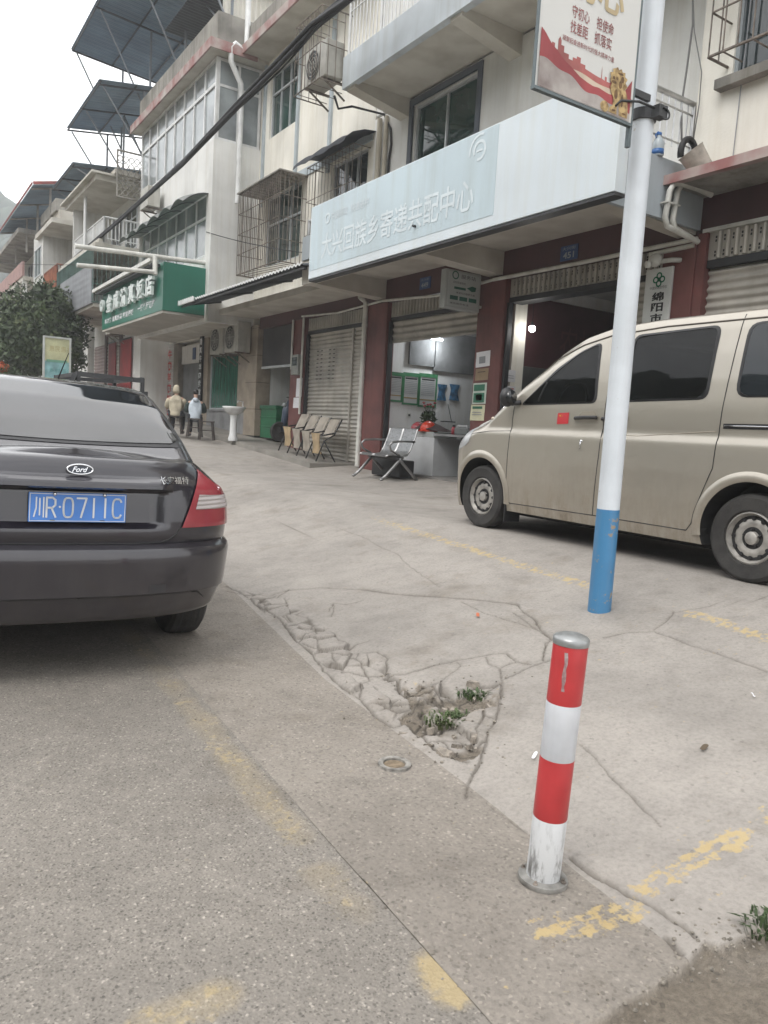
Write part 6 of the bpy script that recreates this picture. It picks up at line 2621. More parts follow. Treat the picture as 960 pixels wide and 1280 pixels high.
# wheel-arch lips
for wy, nm in ((WYF, 'arch_lip'), (WYR, 'arch_lip')):
    Q = []
    for r, o_ in ((.355, .004), (.366, .013), (.385, .016), (.405, .011), (.425, .002)):
        row = []
        for a in np.radians(np.linspace(-8, 188, 44)):
            y, z = wy + r * math.cos(a), WZ + .02 + r * math.sin(a)
            y = min(y, 6.20)
            row.append(vpt(y, z, o_))
        Q.append(row)
    MB().grid(np.array(Q)).build(nm, P_VAN, VAN, smooth=True)
for s in (1, -1):
    for yy in (WYF, WYR):
        wheel(VAN, (VX + s * .675, yy, WZ), WR, .19, s, rim_r=.60, holes=12)
b = MB()
b.box(VX - .60, VX + .60, 2.0, 6.0, VG + .16, VG + .24)
b.build('underbody', M_WELL, VAN)
# windscreen, front lamp, rear glass
Q = []
for y in np.linspace(4.45, 5.60, 14):
    zt = v_top(y)
    w = float(np.interp(y, [4.45, 5.6], [.52, .60]))
    Q.append([(VX + a * w, y + .002, zt - .004 - .02 * abs(a) ** 3 + .006) for a in np.linspace(-1, 1, 13)])
MB().grid(np.array(Q)).build('windscreen', M_VGLASS, VAN, smooth=True)
v_patch([(6.13, 1.18), (5.92, 1.25), (5.86, 1.40), (6.0, 1.40), (6.10, 1.30)], .004, mat('headlamp_lens', (.42, .43, .44), rough=.1, spec=.8), 'headlight', VAN, rows=10, cols=10)


# ------------------------------------------------------------------ street pole, banner, bollard
pb = PG(760, 766)
PXc, PYc, PZc = float(pb[0]), float(pb[1]) + .07, float(pb[2])
POLE = thing('street_pole', 'tall white street pole with a blue lower band', 'pole', (PXc, PYc, PZc))
zblue = float(PY(763, 638, PYc - .07)[2])
lean = np.array((-.006, -.006, 1.0))


def pole_at(z):
    return np.array((PXc, PYc, PZc)) + lean * (z - PZc)


def chipped(name, col, under, amt=.60, scale=9, spread=.03):
    t = NT(name)
    n_ = t.noise(scale, 7, .7)
    f = t.ramp(n_, [(amt, 0.0), (amt + spread, 1.0)])
    big = t.ramp(t.noise(3, 6, .6), [(.3, .88), (.7, 1.05)])
    c = t.mix(1, t.mix(f, col, under), big, 'MULTIPLY')
    c = t.mix(t.math('MULTIPLY', t.ramp(t.noise(1, 6, .7, t.scaled((20, 20, .8))), [(.5, 0.0), (.8, 1.0)]), .18), c, (.30, .27, .22))
    return t.out(c, .42)


M_POLEW = chipped('white_pole_enamel', (.62, .66, .70), (.33, .28, .22), .66)
M_POLEB = chipped('blue_pole_enamel', (.055, .20, .38), (.30, .24, .17), .615, 7)
MB().tube([pole_at(zblue), pole_at(2.4), pole_at(6.5)], [.0675, .064, .058], 28).build('upper_shaft', M_POLEW, POLE, smooth=True, autosmooth=60)
MB().tube([pole_at(PZc - .1), pole_at(zblue)], [.0705, .0685], 28).build('blue_band', M_POLEB, POLE, smooth=True, autosmooth=60)
zc = float(PY(808, 150, PYc)[2])
b = MB()
b.lathe([(.074, -.03), (.074, .03), (.060, .03), (.060, -.03)], pole_at(zc), lean, 24, closed=True)
c_ = pole_at(zc)
b.box(c_[0] - .02, c_[0] + .055, c_[1] - .125, c_[1] - .07, zc - .032, zc + .032)
cl = b.build('clamp', M_DARK, POLE)
b = MB()
b.tube([c_ + (-.03, -.10, .01), c_ + (-.16, -.10, .01), c_ + (-.30, -.09, -.02), c_ + (-.34, -.09, -.06)], .007, 6)
b.tube([c_ + (.02 + .045 * math.cos(a), -.13, -.015 + .03 * math.sin(a)) for a in np.linspace(-1.8, 1.8, 12)], .006, 5)
b.build('clamp_strap', M_DARK, cl, smooth=True)

yb_ = PYc - .10
bl, br, tl = PY(668, 108, yb_), PY(795, 156, yb_), PY(680, 0, yb_)
bx0, bx1, bz0 = float(bl[0]), float(br[0]) - .045, float(bl[2] + br[2]) / 2
bw = bx1 - bx0
bz1 = bz0 + 1.75
BAN = thing('hanging_banner', 'white banner with red ribbon, city skyline and gold lion, hung beside the white pole', 'banner', ((bx0 + bx1) / 2, yb_, bz0))
MB().box(bx0, bx1, yb_, yb_ + .014, bz0, bz1).build('panel', mat('banner_white', (.60, .60, .58), rough=.5, var=.03, scale=1.5), BAN)
b = MB()
b.box(bx0 - .008, bx1 + .005, yb_ - .006, yb_ + .02, bz0 - .016, bz0).box(bx0 - .006, bx0 - .0005, yb_ - .003, yb_ + .018, bz0, bz1).box(bx1 + .0005, bx1 + .02, yb_ + .004, yb_ + .03, bz0 - .12, bz1)
b.build('frame', mat('banner_frame', (.13, .16, .17), rough=.5, metal=.3), BAN)
b = MB()
for z in (bz0 + .18, bz1 - .2):
    b.box(bx1 + .02, PXc - .06, yb_ + .006, yb_ + .028, z - .018, z + .018)
b.build('bracket', M_DARK, BAN)


def bu(u, v, d=.002):
    """banner coordinates: u 0..1 across, v in banner widths up from the bottom edge"""
    return (bx0 + u * bw, yb_ - d, bz0 + .58 * v * bw)


M_BRED = mat('banner_red', (.33, .055, .06), rough=.5, var=.25, scale=5, col2=(.22, .03, .035))
M_BRED2 = mat('banner_pale_red', (.42, .12, .11), rough=.5, var=.2, scale=6)
M_BFOG = mat('banner_mist', (.36, .33, .31), rough=.5, var=.35, scale=6, col2=(.20, .16, .15))
M_BGOLD = mat('banner_gold', (.46, .33, .15), rough=.5, var=.4, scale=30, col2=(.15, .085, .03))
M_BDR = mat('banner_dark_red_ink', (.26, .07, .07), rough=.5)
M_BPALE = mat('banner_pale_gold', (.50, .40, .24), rough=.5, var=.1)


def flat(poly, d, m, name):
    b = MB()
    b.add([bu(u, v, d) for u, v in poly], [tuple(range(len(poly)))])
    return b.build(name, m, BAN, fix=False)


def curve_poly(top, bot):
    return top + bot[::-1]


# skyline
b = MB()
sk = [(.10, .50), (.13, .50), (.13, .56), (.16, .56), (.16, .50), (.19, .50), (.19, .62), (.205, .66), (.22, .62), (.22, .57), (.25, .57), (.25, .50), (.30, .50), (.30, .45), (.34, .45), (.34, .49), (.38, .49), (.38, .52), (.42, .52), (.42, .46), (.47, .46), (.47, .42), (.56, .40), (.62, .39), (.64, .39),
      (.645, .55), (.648, .39), (.68, .38), (.68, .43), (.70, .43), (.70, .38), (.74, .38), (.74, .42), (.77, .42), (.77, .37), (.82, .37), (.82, .41), (.86, .41), (.86, .34), (.98, .30)]
for (u0, v0), (u1, v1) in zip(sk[:-1], sk[1:]):
    if u1 > u0:
        b.add([bu(u0, .26, .002), bu(u1, .26, .002), bu(u1, v1, .002), bu(u0, v0, .002)], [(0, 1, 2, 3)])
b.build('skyline_print', M_BRED2, BAN, fix=False)
b = MB()
us = np.linspace(.02, .99, 40)
lo = [bu(u, .22 - .02 * u, .0035) for u in us]
hi = [bu(u, .40 - .13 * u + .01 * math.sin(18 * u), .0035) for u in us]
b.grid(np.array([lo, hi]))
b.build('haze_print', mat('banner_cream', (.56, .46, .36), rough=.5, var=.15, scale=4), BAN)
rib = curve_poly([(.02, .67), (.06, .63), (.12, .54), (.18, .49), (.26, .41), (.34, .36), (.42, .30), (.50, .27), (.56, .255), (.62, .265), (.68, .25), (.74, .24), (.82, .28), (.90, .36), (.97, .52)],
                 [(.02, .34), (.10, .27), (.20, .20), (.30, .17), (.40, .13), (.50, .11), (.58, .09), (.66, .07), (.76, .06), (.85, .05), (.97, .06)])
n1 = 15
tp, bt = rib[:n1], rib[n1:][::-1]
ui = np.linspace(.02, .97, 60)
tv = np.interp(ui, [p[0] for p in tp], [p[1] for p in tp])
bv = np.interp(ui, [p[0] for p in bt], [p[1] for p in bt])
b = MB()
b.grid(np.array([[bu(u, v, .005) for u, v in zip(ui, bv)], [bu(u, v, .005) for u, v in zip(ui, tv)]]))
b.build('ribbon_print', M_BRED, BAN)
b = MB()
fb = .33 - .26 * ui + .03 * np.sin(ui * 9) + .02 * np.sin(ui * 23)
b.grid(np.array([[bu(u, .004, .0065) for u in ui], [bu(u, max(.03, v), .0065) for u, v in zip(ui, fb)]]))
b.build('mist_print', M_BFOG, BAN)
# gold stone lion: mane, head, chest, forelegs, ball
b = MB()
an = np.linspace(0, 2 * math.pi, 33)[:-1]


def blob(cu, cv, ru, rv, d, wob=.12, ph=0.0):
    b.add([bu(cu + ru * math.cos(a) * (1 + wob * math.sin(7 * a + ph)), cv + rv * math.sin(a) * (1 + wob * math.cos(5 * a + ph)), d) for a in an], [tuple(range(32))])


k_ = 0
lion = [(.775, .575), (.80, .60), (.815, .57), (.84, .595), (.855, .56), (.885, .57), (.885, .52), (.915, .50), (.895, .45), (.92, .41), (.895, .37), (.925, .30), (.935, .20), (.945, .10), (.94, .03), (.85, .03), (.845, .10), (.835, .17), (.82, .10), (.825, .03), (.735, .03), (.745, .09), (.775, .12), (.775, .22), (.745, .28), (.735, .34), (.75, .38), (.725, .42), (.735, .46), (.72, .50), (.755, .52), (.75, .56)]
b.add([bu(u_, v_, .008) for u_, v_ in lion], [tuple(range(len(lion)))])
bd2 = MB()
for cu, cv, ru, rv, k_ in ((.765, .455, .012, .02, 0), (.80, .46, .012, .018, 1), (.77, .405, .026, .018, 2), (.84, .40, .018, .045, 3), (.86, .47, .016, .04, 4), (.835, .53, .03, .014, 5), (.80, .27, .018, .06, 6), (.87, .22, .014, .08, 7), (.79, .07, .02, .012, 8), (.90, .07, .02, .012, 9)):
    bd2.add([bu(cu + ru * math.cos(a), cv + rv * math.sin(a), .0092) for a in an], [tuple(range(32))])
bd2.build('lion_shading_print', mat('banner_bronze', (.16, .085, .03), rough=.5, var=.3, scale=30), BAN, fix=False)
blob(.690, .075, .045, .065, .0085, .04)
b.build('lion_print', M_BGOLD, BAN, fix=False)
# writing
k = .055
for s_, v, (u0, u1), hh, mm_ in (('守初心', 1.01, (.30, .475), .085, M_BDR), ('担使命', 1.01, (.55, .73), .085, M_BDR), ('找差距', .83, (.295, .47), .085, M_BDR), ('抓落实', .83, (.54, .72), .085, M_BDR), ('凝聚起奋进新时代的强大精神力量', .665, (.225, .76), .038, M_BDR)):
    lettering(s_, bu(u0, v - hh / 1.16, .003), (1, 0, 0), (0, 0, 1), w=(u1 - u0) * bw, h=hh * bw * 1.0, m=mm_, parent=BAN, bold=.004)
lettering('初心', bu(.26, 1.17, .003), (1, 0, 0), (0, 0, 1), w=.56 * bw, h=.27 * bw, m=M_BPALE, parent=BAN, bold=.025)

# bollard with reflective bands
q = PG(684, 1104)
BX, BY = float(q[0]), float(q[1]) + .02
BZ = float(gz(BX, BY)) + .004
BOL = thing('striped_bollard', 'red and white striped steel bollard with a grey domed cap', 'bollard', (BX, BY, BZ))
lb = np.array((.030, -.017, 1.0))
BA = lambda z: np.array((BX, BY, BZ)) + lb * z
Hb = .755
r_b = .0505
M_REFR = mat('red_reflective_film', (.50, .045, .05), rough=.35, var=.10, scale=7, streak=.1)
M_REFW = mat('white_reflective_film', (.60, .62, .66), rough=.4, var=.08, scale=7, streak=.12)
t = NT('scuffed_white_paint')
n_ = t.noise(1.0, 7, .75, t.scaled((38, 38, 9)))
zz = t.n.new('ShaderNodeSeparateXYZ')
t.l.new(t.pos, zz.inputs[0])
f = t.math('MULTIPLY', t.ramp(n_, [(.50, 0.0), (.62, 1.0)]), t.ramp(t.math('SUBTRACT', zz.outputs[2], BZ), [(.03, .9), (.20, .12)]))
M_SCUFF = t.out(t.mix(f, (.58, .59, .60), (.10, .095, .09)), .5)
bands = [(0, .20, M_SCUFF, 'lower_band'), (.20, .385, M_REFR, 'red_band'), (.385, .555, M_REFW, 'white_band'), (.555, .732, M_REFR, 'red_band')]
for z0_, z1_, mm_, nm in bands:
    MB().lathe([(r_b, 0), (r_b + .0006, .002), (r_b + .0006, z1_ - z0_ - .002), (r_b, z1_ - z0_)], BA(z0_), lb, 40).build(nm, mm_, BOL, smooth=True, autosmooth=50)
MB().lathe([(r_b + .002, 0), (r_b + .003, .004), (r_b + .003, .018), (r_b * .96, .024), (r_b * .6, .031), (.0001, .034)], BA(.730), lb, 40).build('cap', mat('dull_steel_cap', (.36, .37, .37), rough=.38, metal=.6, var=.15, scale=20), BOL, smooth=True, autosmooth=40)
fl_ = MB().lathe([(r_b + .002, .014), (.074, .010), (.076, .0), (.074, -.006), (r_b, -.006)], BA(.0), lb, 40).build('base_flange', mat('worn_flange', (.33, .32, .30), rough=.5, metal=.4, var=.25, scale=18), BOL, smooth=True, autosmooth=40)
b = MB()
for k in range(4):
    b = MB()
    a = math.radians(25 + 90 * k)
    c_ = BA(.008) + np.array((.063 * math.cos(a), .063 * math.sin(a), 0))
    b.lathe([(.008, 0), (.008, .006), (.004, .008), (.004, .014), (.0001, .015)], c_, (0, 0, 1), 8)
    b.build('bolt', M_RUST, fl_)
# tear and stuck strip on the top red band
b = MB()
Q = []
for z in np.linspace(.60, .715, 8):
    Q.append([BA(z) + np.array(((r_b + .0015) * math.cos(a), (r_b + .0015) * math.sin(a), 0)) for a in np.radians(np.linspace(-152 - 2 * math.sin(z * 90), -141 + 2 * math.sin(z * 130), 5))])
b.grid(np.array(Q))
b.build('torn_strip', mat('torn_grey_strip', (.22, .13, .13), rough=.6, var=.5, scale=60, col2=(.42, .36, .36)), BOL)


# ------------------------------------------------------------------ hills and trees
def leaf_cloud(mb, c, rx, ry, rz, n, size, seed, holes=.42, flat=.0):
    """leaf-sized faces spread through a lumpy crown"""
    rg_ = np.random.default_rng(seed)
    k = 0
    lumps = rg_.normal(size=(26, 3))
    lumps /= np.linalg.norm(lumps, axis=1)[:, None]
    lr = rg_.uniform(.75, 1.08, 26)
    while k < n:
        d = rg_.normal(size=3)
        d /= np.linalg.norm(d)
        r = rg_.uniform(.25, 1) ** .45
        near = np.argmax(lumps @ d)
        lim = lr[near] * (.80 + .25 * (lumps[near] @ d))
        if r > lim:
            continue
        p = np.array(c) + d * r * (rx, ry, rz)
        if fbm(p[0] * 1.9 + p[2] * .7, p[1] * 1.9 + p[2] * 1.3, seed) < holes * (.55 + .5 * r):
            continue
        s = size * rg_.uniform(.6, 1.3)
        a = rg_.normal(size=3)
        a /= np.linalg.norm(a)
        b_ = np.cross(a, d + .4 * rg_.normal(size=3))
        b_ /= np.linalg.norm(b_) + 1e-9
        q = p
        mb.add([q - a * s, q + b_ * s * .45, q + a * s, q - b_ * s * .45], [(0, 1, 2, 3)])
        k += 1


def leaf_mat(name, dark, light, tip):
    t = NT(name)
    c = t.ramp(t.noise(1.6, 5, .6), [(.30, dark), (.58, light), (.75, tip)])
    c = t.mix(1, c, t.ramp(t.noise(9, 4), [(.3, .7), (.7, 1.25)]), 'MULTIPLY')
    return t.out(c, .6)


M_LEAF = leaf_mat('osmanthus_leaf', (.018, .034, .012), (.050, .078, .026), (.105, .115, .040))
M_BARK = mat('grey_bark', (.13, .11, .09), rough=.95, var=.25, scale=9, bump=.5, bscale=25)
tc_ = np.array((4.35, 29.0, 4.05))
TREE = thing('street_tree', 'dense round dark green tree growing in front of the farther houses', 'tree', (tc_[0], tc_[1], float(gz(tc_[0], tc_[1]))))
b = MB()
g0 = float(gz(tc_[0], tc_[1]))
b.tube([(tc_[0], tc_[1], g0 - .1), (tc_[0] + .03, tc_[1], g0 + .8), (tc_[0] - .04, tc_[1], g0 + 1.6), (tc_[0], tc_[1], g0 + 2.6)], [.13, .11, .09, .06], 10)
for k in range(7):
    a = k * .9
    z = g0 + 1.2 + .16 * k
    b.tube([(tc_[0], tc_[1], z), (tc_[0] + .5 * math.cos(a), tc_[1] + .5 * math.sin(a), z + .5), (tc_[0] + 1.1 * math.cos(a), tc_[1] + 1.1 * math.sin(a), z + .95)], [.05, .035, .012], 6)
b.build('trunk', M_BARK, TREE, smooth=True)
b = MB()
leaf_cloud(b, tc_, 1.75, 1.75, 1.62, 8500, .095, 3, holes=.40)
leaf_cloud(b, tc_ + (-.5, 0, -.7), 1.5, 1.6, 1.0, 3000, .09, 5, holes=.38)
leaf_cloud(b, tc_ + (.75, -.2, -.75), .95, 1.0, .9, 1600, .09, 8, holes=.40)
leaf_cloud(b, tc_ + (0, 0, -.1), 2.05, 2.0, 1.9, 900, .085, 17, holes=.62)
leaf_cloud(b, tc_ + (.3, -.3, .55), 1.1, 1.1, 1.25, 1500, .09, 19, holes=.50)
b.build('crown', M_LEAF, TREE, fix=False)

M_HILL = mat('hillside_earth', (.06, .07, .035), rough=.95, var=.2, scale=.05)
M_WOOD = mat('far_forest', (.028, .044, .024), rough=.9, var=.35, scale=.12, col2=(.012, .02, .011))


def hill(name, x0, x1, y0, y1, f, seed, n, r0):
    gx_, gy_ = np.linspace(x0, x1, 60), np.linspace(y0, y1, 60)
    XX, YY = np.meshgrid(gx_, gy_, indexing='ij')
    ZZ = f(XX, YY)
    structure(MB().grid(np.stack([XX, YY, ZZ], -1)).build(name, M_HILL, smooth=True))
    rg_ = np.random.default_rng(seed)
    mb = MB()
    ico = bmesh.new()
    bmesh.ops.create_icosphere(ico, subdivisions=2, radius=1)
    V = np.array([v.co for v in ico.verts])
    Fc = [tuple(v.index for v in f_.verts) for f_ in ico.faces]
    ico.free()
    k = 0
    while k < n:
        x, y = rg_.uniform(x0, x1), rg_.uniform(y0, y1)
        z = float(f(np.array(x), np.array(y)))
        if z < 2:
            k += .2
            continue
        r = r0 * rg_.uniform(.6, 1.4)
        W = V * (1 + .35 * (fbm(V[:, 0] * 2.3 + k, V[:, 1] * 2.3 + V[:, 2] * 1.7, int(k) % 50) - .5) * 2)[:, None]
        mb.add(W * (r, r, r * 1.15) + (x, y, z + r * .5), Fc)
        k += 1
    structure(mb.build(name + '_forest', M_WOOD, smooth=True, fix=False), 'stuff')


hill('far_hill', -60, 260, 150, 380, lambda x, y: np.clip(62 * np.exp(-((x - 30) / 120) ** 2 - ((y - 275) / 62) ** 2) * (.85 + .35 * fbm(x * .02, y * .02, 3)) - 1, -1, 80), 5, 1300, 4.2)
hill('opposite_hill', -190, -35, -150, 170, lambda x, y: np.clip(46 * sm(-35, -120, x) * (.75 + .5 * fbm(x * .015, y * .015, 9)) - .6, -1, 60), 6, 900, 4.0)

# ------------------------------------------------------------------ overhead cables
pts = [PX(45, 362, 5.7), PX(95, 322, 5.7), PX(150, 275, 5.7), PX(230, 203, 5.72), PX(300, 130, 5.75), PX(350, 78, 5.8), PX(395, 28, 5.85), PX(440, -8, 5.9), PX(520, -70, 6.0)]
for k in range(5):
    rg_ = np.random.default_rng(40 + k)
    path = []
    n_ = len(pts)
    for i in range((n_ - 1) * 6 + 1):
        u_ = i / 6
        j = min(int(u_), n_ - 2)
        p = pts[j] + (pts[j + 1] - pts[j]) * (u_ - j)
        q = .03 + .05 * max(0, (u_ - 3.2)) / 3
        p = p + np.array((q * math.cos(k * 1.3 + u_ * .5), 0, q * 1.6 * math.sin(k * 1.7 + u_ * .6) - .09 * (k == 4) * math.sin(min(1, max(0, (u_ - 3.5) / 3)) * math.pi)))
        path.append(p)
    o = MB().tube(path, .040 if k < 4 else .018, 6).build('overhead_cable', M_CABLE, smooth=True)
    tag(o, 'black overhead cable in the bundle sagging along the house fronts', 'cable', 'bundled overhead cables')
for (x0p, y0p, x1p, y1p, X0_, X1_, lab) in ((258, 290, 398, 318, 6.6, 7.2, 'thin grey wire between the glazed bay and the big window cage'), (0, 328, 130, 330, 5.0, 5.4, 'thin wire strung level above the street tree')):
    p, q = PX(x0p, y0p, X0_), PX(x1p, y1p, X1_)
    o = MB().tube([p + (q - p) * s + np.array((0, 0, -.25 * s * (1 - s))) for s in np.linspace(0, 1, 14)], .010, 5).build('wire', M_CABLE)
    tag(o, lab, 'wire')

# ------------------------------------------------------------------ street-side advertising board
d_ = 22.5
p0, p1 = CAM + ray(53, 423) * d_, CAM + ray(91, 428) * (d_ - .4)
by_ = float((p0[1] + p1[1]) / 2)
x0, x1, zt = float(p0[0]), float(p1[0]), float(p0[2])
zb = float(PY(88, 473, by_)[2]) - .25
g0 = float(gz(x0, by_))
BL = thing('advertising_board', 'upright poster board with yellow upper half and turquoise lower half in front of the tree', 'billboard', ((x0 + x1) / 2, by_, g0))
b = MB()
b.box(x0 - .05, x0, by_, by_ + .08, zb, zt + .05).box(x1, x1 + .05, by_, by_ + .08, zb, zt + .05).box(x0, x1, by_, by_ + .08, zt, zt + .05).box(x0, x1, by_, by_ + .08, zb, zb + .05)
b.build('frame', mat('pale_frame', (.50, .52, .50), rough=.5, var=.08), BL)
zm = zb + (zt - zb) * .52
MB().box(x0, x1, by_ + .03, by_ + .05, zm, zt).build('yellow_poster', mat('poster_yellow', (.54, .54, .33), rough=.6, var=.12, scale=3), BL)
MB().box(x0, x1, by_ + .031, by_ + .049, zb + .05, zm).build('turquoise_poster', mat('poster_turquoise', (.26, .48, .50), rough=.6, var=.2, scale=3), BL)
lettering('惠民惠农', (x0 + .12, by_ + .026, zm + .28), (1, 0, 0), ZD, w=.62, h=.16, m=mat('poster_ochre', (.42, .36, .18), rough=.6), parent=BL)
lettering('乡村振兴', (x0 + .12, by_ + .026, zb + .38), (1, 0, 0), ZD, w=.62, h=.13, m=mat('poster_teal', (.10, .30, .28), rough=.6), parent=BL)
MB().box(x0 + .05, x1 - .05, by_ + .025, by_ + .029, zm - .03, zm + .04).build('poster_band', mat('poster_green', (.16, .36, .26), rough=.6), BL)
b = MB()
b.box(x0 - .04, x0 + .04, by_ + .02, by_ + .06, g0, zb).box(x1 - .04, x1 + .04, by_ + .02, by_ + .06, g0, zb)
b.build('leg', M_DARK, BL)

# ------------------------------------------------------------------ cargo tricycle behind the saloon (only its frame shows over the roof)
ty = 10.4
tg = float(gz(2.4, ty))
q0, q1 = PY(95, 464, ty), PY(180, 477, ty)
zt = float((q0[2] + q1[2]) / 2)
xl, xr = float(q0[0]), float(q1[0])
TR = thing('cargo_tricycle', 'dark cargo tricycle with a flat metal frame, mostly hidden beyond the saloon roof', 'tricycle', ((xl + xr) / 2, ty + .9, tg))
b = MB()
b.bar((xl, ty, zt), (xr, ty, zt - .02), .06).bar((xl, ty, zt), (xl - .05, ty + .02, zt - .10), .06).bar((xl, ty + 1.5, zt), (xr, ty + 1.5, zt), .05)
for x in (xl + .03, xr - .02):
    b.bar((x, ty, tg + .6), (x, ty, zt), .045).bar((x, ty + 1.5, tg + .6), (x, ty + 1.5, zt), .045).bar((x, ty, zt), (x, ty + 1.5, zt), .045)
b.build('frame', M_DARK, TR)
MB().box(xl + .06, xr - .05, ty + .03, ty + 1.47, tg + .55, zt - .26).build('cargo_box', mat('dark_blue_box', (.045, .05, .06), rough=.6, var=.2), TR, bevel=.02)
MB().box(xl - .02, xr + .05, ty - .02, ty + .02, zt - .34, zt - .16).build('tailboard', M_DARK, TR)
for x in (xl + .02, xr - .02):
    b = MB()
    b.lathe([(.20, -.05), (.29, -.05), (.29, .05), (.20, .05)], (x, ty + .6, tg + .29), (1, 0, 0), 24, closed=True)
    b.lathe([(.0001, -.03), (.2, -.02), (.2, .02), (.0001, .03)], (x, ty + .6, tg + .29), (1, 0, 0), 20)
    b.build('wheel', M_TYRE, TR, smooth=True, autosmooth=40)
b = MB()
xm = (xl + xr) / 2
b.lathe([(.20, -.05), (.27, -.05), (.27, .05), (.20, .05)], (xm, ty + 2.5, tg + .27), (1, 0, 0), 24, closed=True)
b.lathe([(.0001, -.03), (.2, -.02), (.2, .02), (.0001, .03)], (xm, ty + 2.5, tg + .27), (1, 0, 0), 20)
b.build('wheel', M_TYRE, TR, smooth=True, autosmooth=40)
b = MB()
b.tube([(xm, ty + 2.5, tg + .27), (xm, ty + 2.25, tg + 1.0), (xm - .3, ty + 2.1, tg + 1.05)], .025, 8)
b.tube([(xm, ty + 2.25, tg + 1.0), (xm + .3, ty + 2.1, tg + 1.05)], .022, 8)
b.tube([(xm, ty + 2.3, tg + .8), (xm, ty + 1.5, tg + .5)], .03, 8)
b.build('fork', M_DARK, TR, smooth=True)
MB().box(xm - .16, xm + .16, ty + 1.55, ty + 1.85, tg + .62, tg + .74).build('saddle', M_BLACK, TR, bevel=.03)
# red goods on a low table by the red door, and a planter with orange flowers far at the left
p = PX(150, 458, 6.6)
gg = float(gz(6.6, p[1])) + .095
t = thing('goods_table', 'low table heaped with red goods outside the far shutters', 'table', (6.6, p[1], gg))
b = MB()
b.box(6.2, 7.0, p[1] - 1.0, p[1] + 1.0, gg + .75, gg + .80)
b.build('top', mat('red_table_cloth', (.16, .045, .045), rough=.8, var=.2), t)
for dx in (-.35, .35):
    for dy in (-.9, .9):
        MB().box(6.6 + dx - .025, 6.6 + dx + .025, p[1] + dy - .025, p[1] + dy + .025, gg, gg + .75).build('leg', M_DARK, t)
rg_ = np.random.default_rng(3)
for k in range(7):
    o = MB().box(6.3 + .08 * (k % 3), 6.6 + .08 * (k % 3), p[1] - .9 + .26 * k, p[1] - .68 + .26 * k, gg + .801, gg + .95 + .25 * rg_.random()).build('gift_box', mat('red_gift_box', (.26, .04, .04), rough=.5, var=.2) if k == 0 else bpy.data.materials['red_gift_box'], bevel=.01)
    tag(o, 'red gift box standing on the low table outside the far shutters', 'box', 'red gift boxes')
for (x0p, y0p, x1p, y1p, lab) in ((150, 428, 162, 468, 'red vertical couplet scroll on the shutter nearest the green sign pillar'), (135, 430, 143, 468, 'narrower red couplet scroll, farther along the same shutter')):
    a, c = PX(x0p, y0p, 6.8), PX(x1p, y1p, 6.8)
    t = thing('couplet_scroll', lab, 'scroll', (6.8, (a[1] + c[1]) / 2, 2.2), group='red couplet scrolls')
    MB().box(6.82, 6.85, min(a[1], c[1]), max(a[1], c[1]), 2.0, 3.9).build('cloth', mat('couplet_red', (.28, .04, .04), rough=.7, var=.15) if 'couplet_red' not in bpy.data.materials else bpy.data.materials['couplet_red'], t)
    MB().box(6.80, 6.82, min(a[1], c[1]) - .05, max(a[1], c[1]) + .05, 3.88, 3.93).build('rod', M_DARK, t)
MB_ = MB()
p = CAM + ray(6, 462) * 20
gg = float(gz(p[0], p[1]))
t = thing('flower_planter', 'planter with orange red flowers at the left edge of the street', 'planter', (p[0], p[1], gg))
b = MB()
b.box(p[0] - .9, p[0] + .35, p[1] - .25, p[1] + .25, gg, p[2] - .25)
b.build('trough', mat('earthen_trough', (.20, .12, .08), rough=.85, var=.2), t, bevel=.02)
b = MB()
leaf_cloud(b, (p[0] - .2, p[1], p[2] - .12), .62, .3, .28, 700, .05, 12, holes=.2)
b.build('leaves', M_LEAF, t, fix=False)
b = MB()
leaf_cloud(b, (p[0] - .15, p[1], p[2] + .05), .25, .2, .20, 160, .05, 13, holes=.1)
b.build('flowers', mat('orange_flower', (.50, .10, .03), rough=.6, var=.2), t, fix=False)


# ------------------------------------------------------------------ people seated outside, seen from behind
def skin(name, V, E, R_s, m, parent, sub=2):
    me = bpy.data.meshes.new(name)
    me.from_pydata([tuple(map(float, v)) for v in V], E, [])
    o = bpy.data.objects.new(name, me)
    COL.objects.link(o)
    sk_ = o.modifiers.new('skin', 'SKIN')
    sk_.use_smooth_shade = True
    dat = me.skin_vertices[0].data
    for i, r in enumerate(R_s):
        dat[i].radius = r if isinstance(r, tuple) else (r, r)
    dat[0].use_root = True
    sb = o.modifiers.new('sub', 'SUBSURF')
    sb.levels = sb.render_levels = sub
    dg = bpy.context.evaluated_depsgraph_get()
    m2 = bpy.data.meshes.new_from_object(o.evaluated_get(dg))
    o.modifiers.clear()
    o.data = m2
    m2.name = name
    bpy.data.meshes.remove(me)
    m2.materials.clear()
    m2.materials.append(m)
    m2.polygons.foreach_set('use_smooth', [True] * len(m2.polygons))
    o.parent = parent
    return o


M_SKIN = mat('skin', (.50, .33, .25), rough=.55, var=.06)
M_HAIR = mat('black_hair', (.015, .013, .012), rough=.5, var=.2)
M_PANT = mat('dark_trousers', (.030, .032, .040), rough=.85, var=.2, scale=8)
M_SHOE = mat('dark_shoe', (.03, .028, .027), rough=.6)
M_BEIGE = mat('beige_padded_cloth', (.46, .41, .31), rough=.85, var=.16, scale=7, bump=.4, bscale=16)
M_PALEB = mat('pale_blue_padded_cloth', (.50, .56, .62), rough=.8, var=.10, scale=7, bump=.4, bscale=16)
M_SLEEVE = mat('dark_green_sleeve', (.03, .045, .04), rough=.85, var=.2)

# local pose: origin on the ground under the pelvis, facing +Y
SEAT = .44


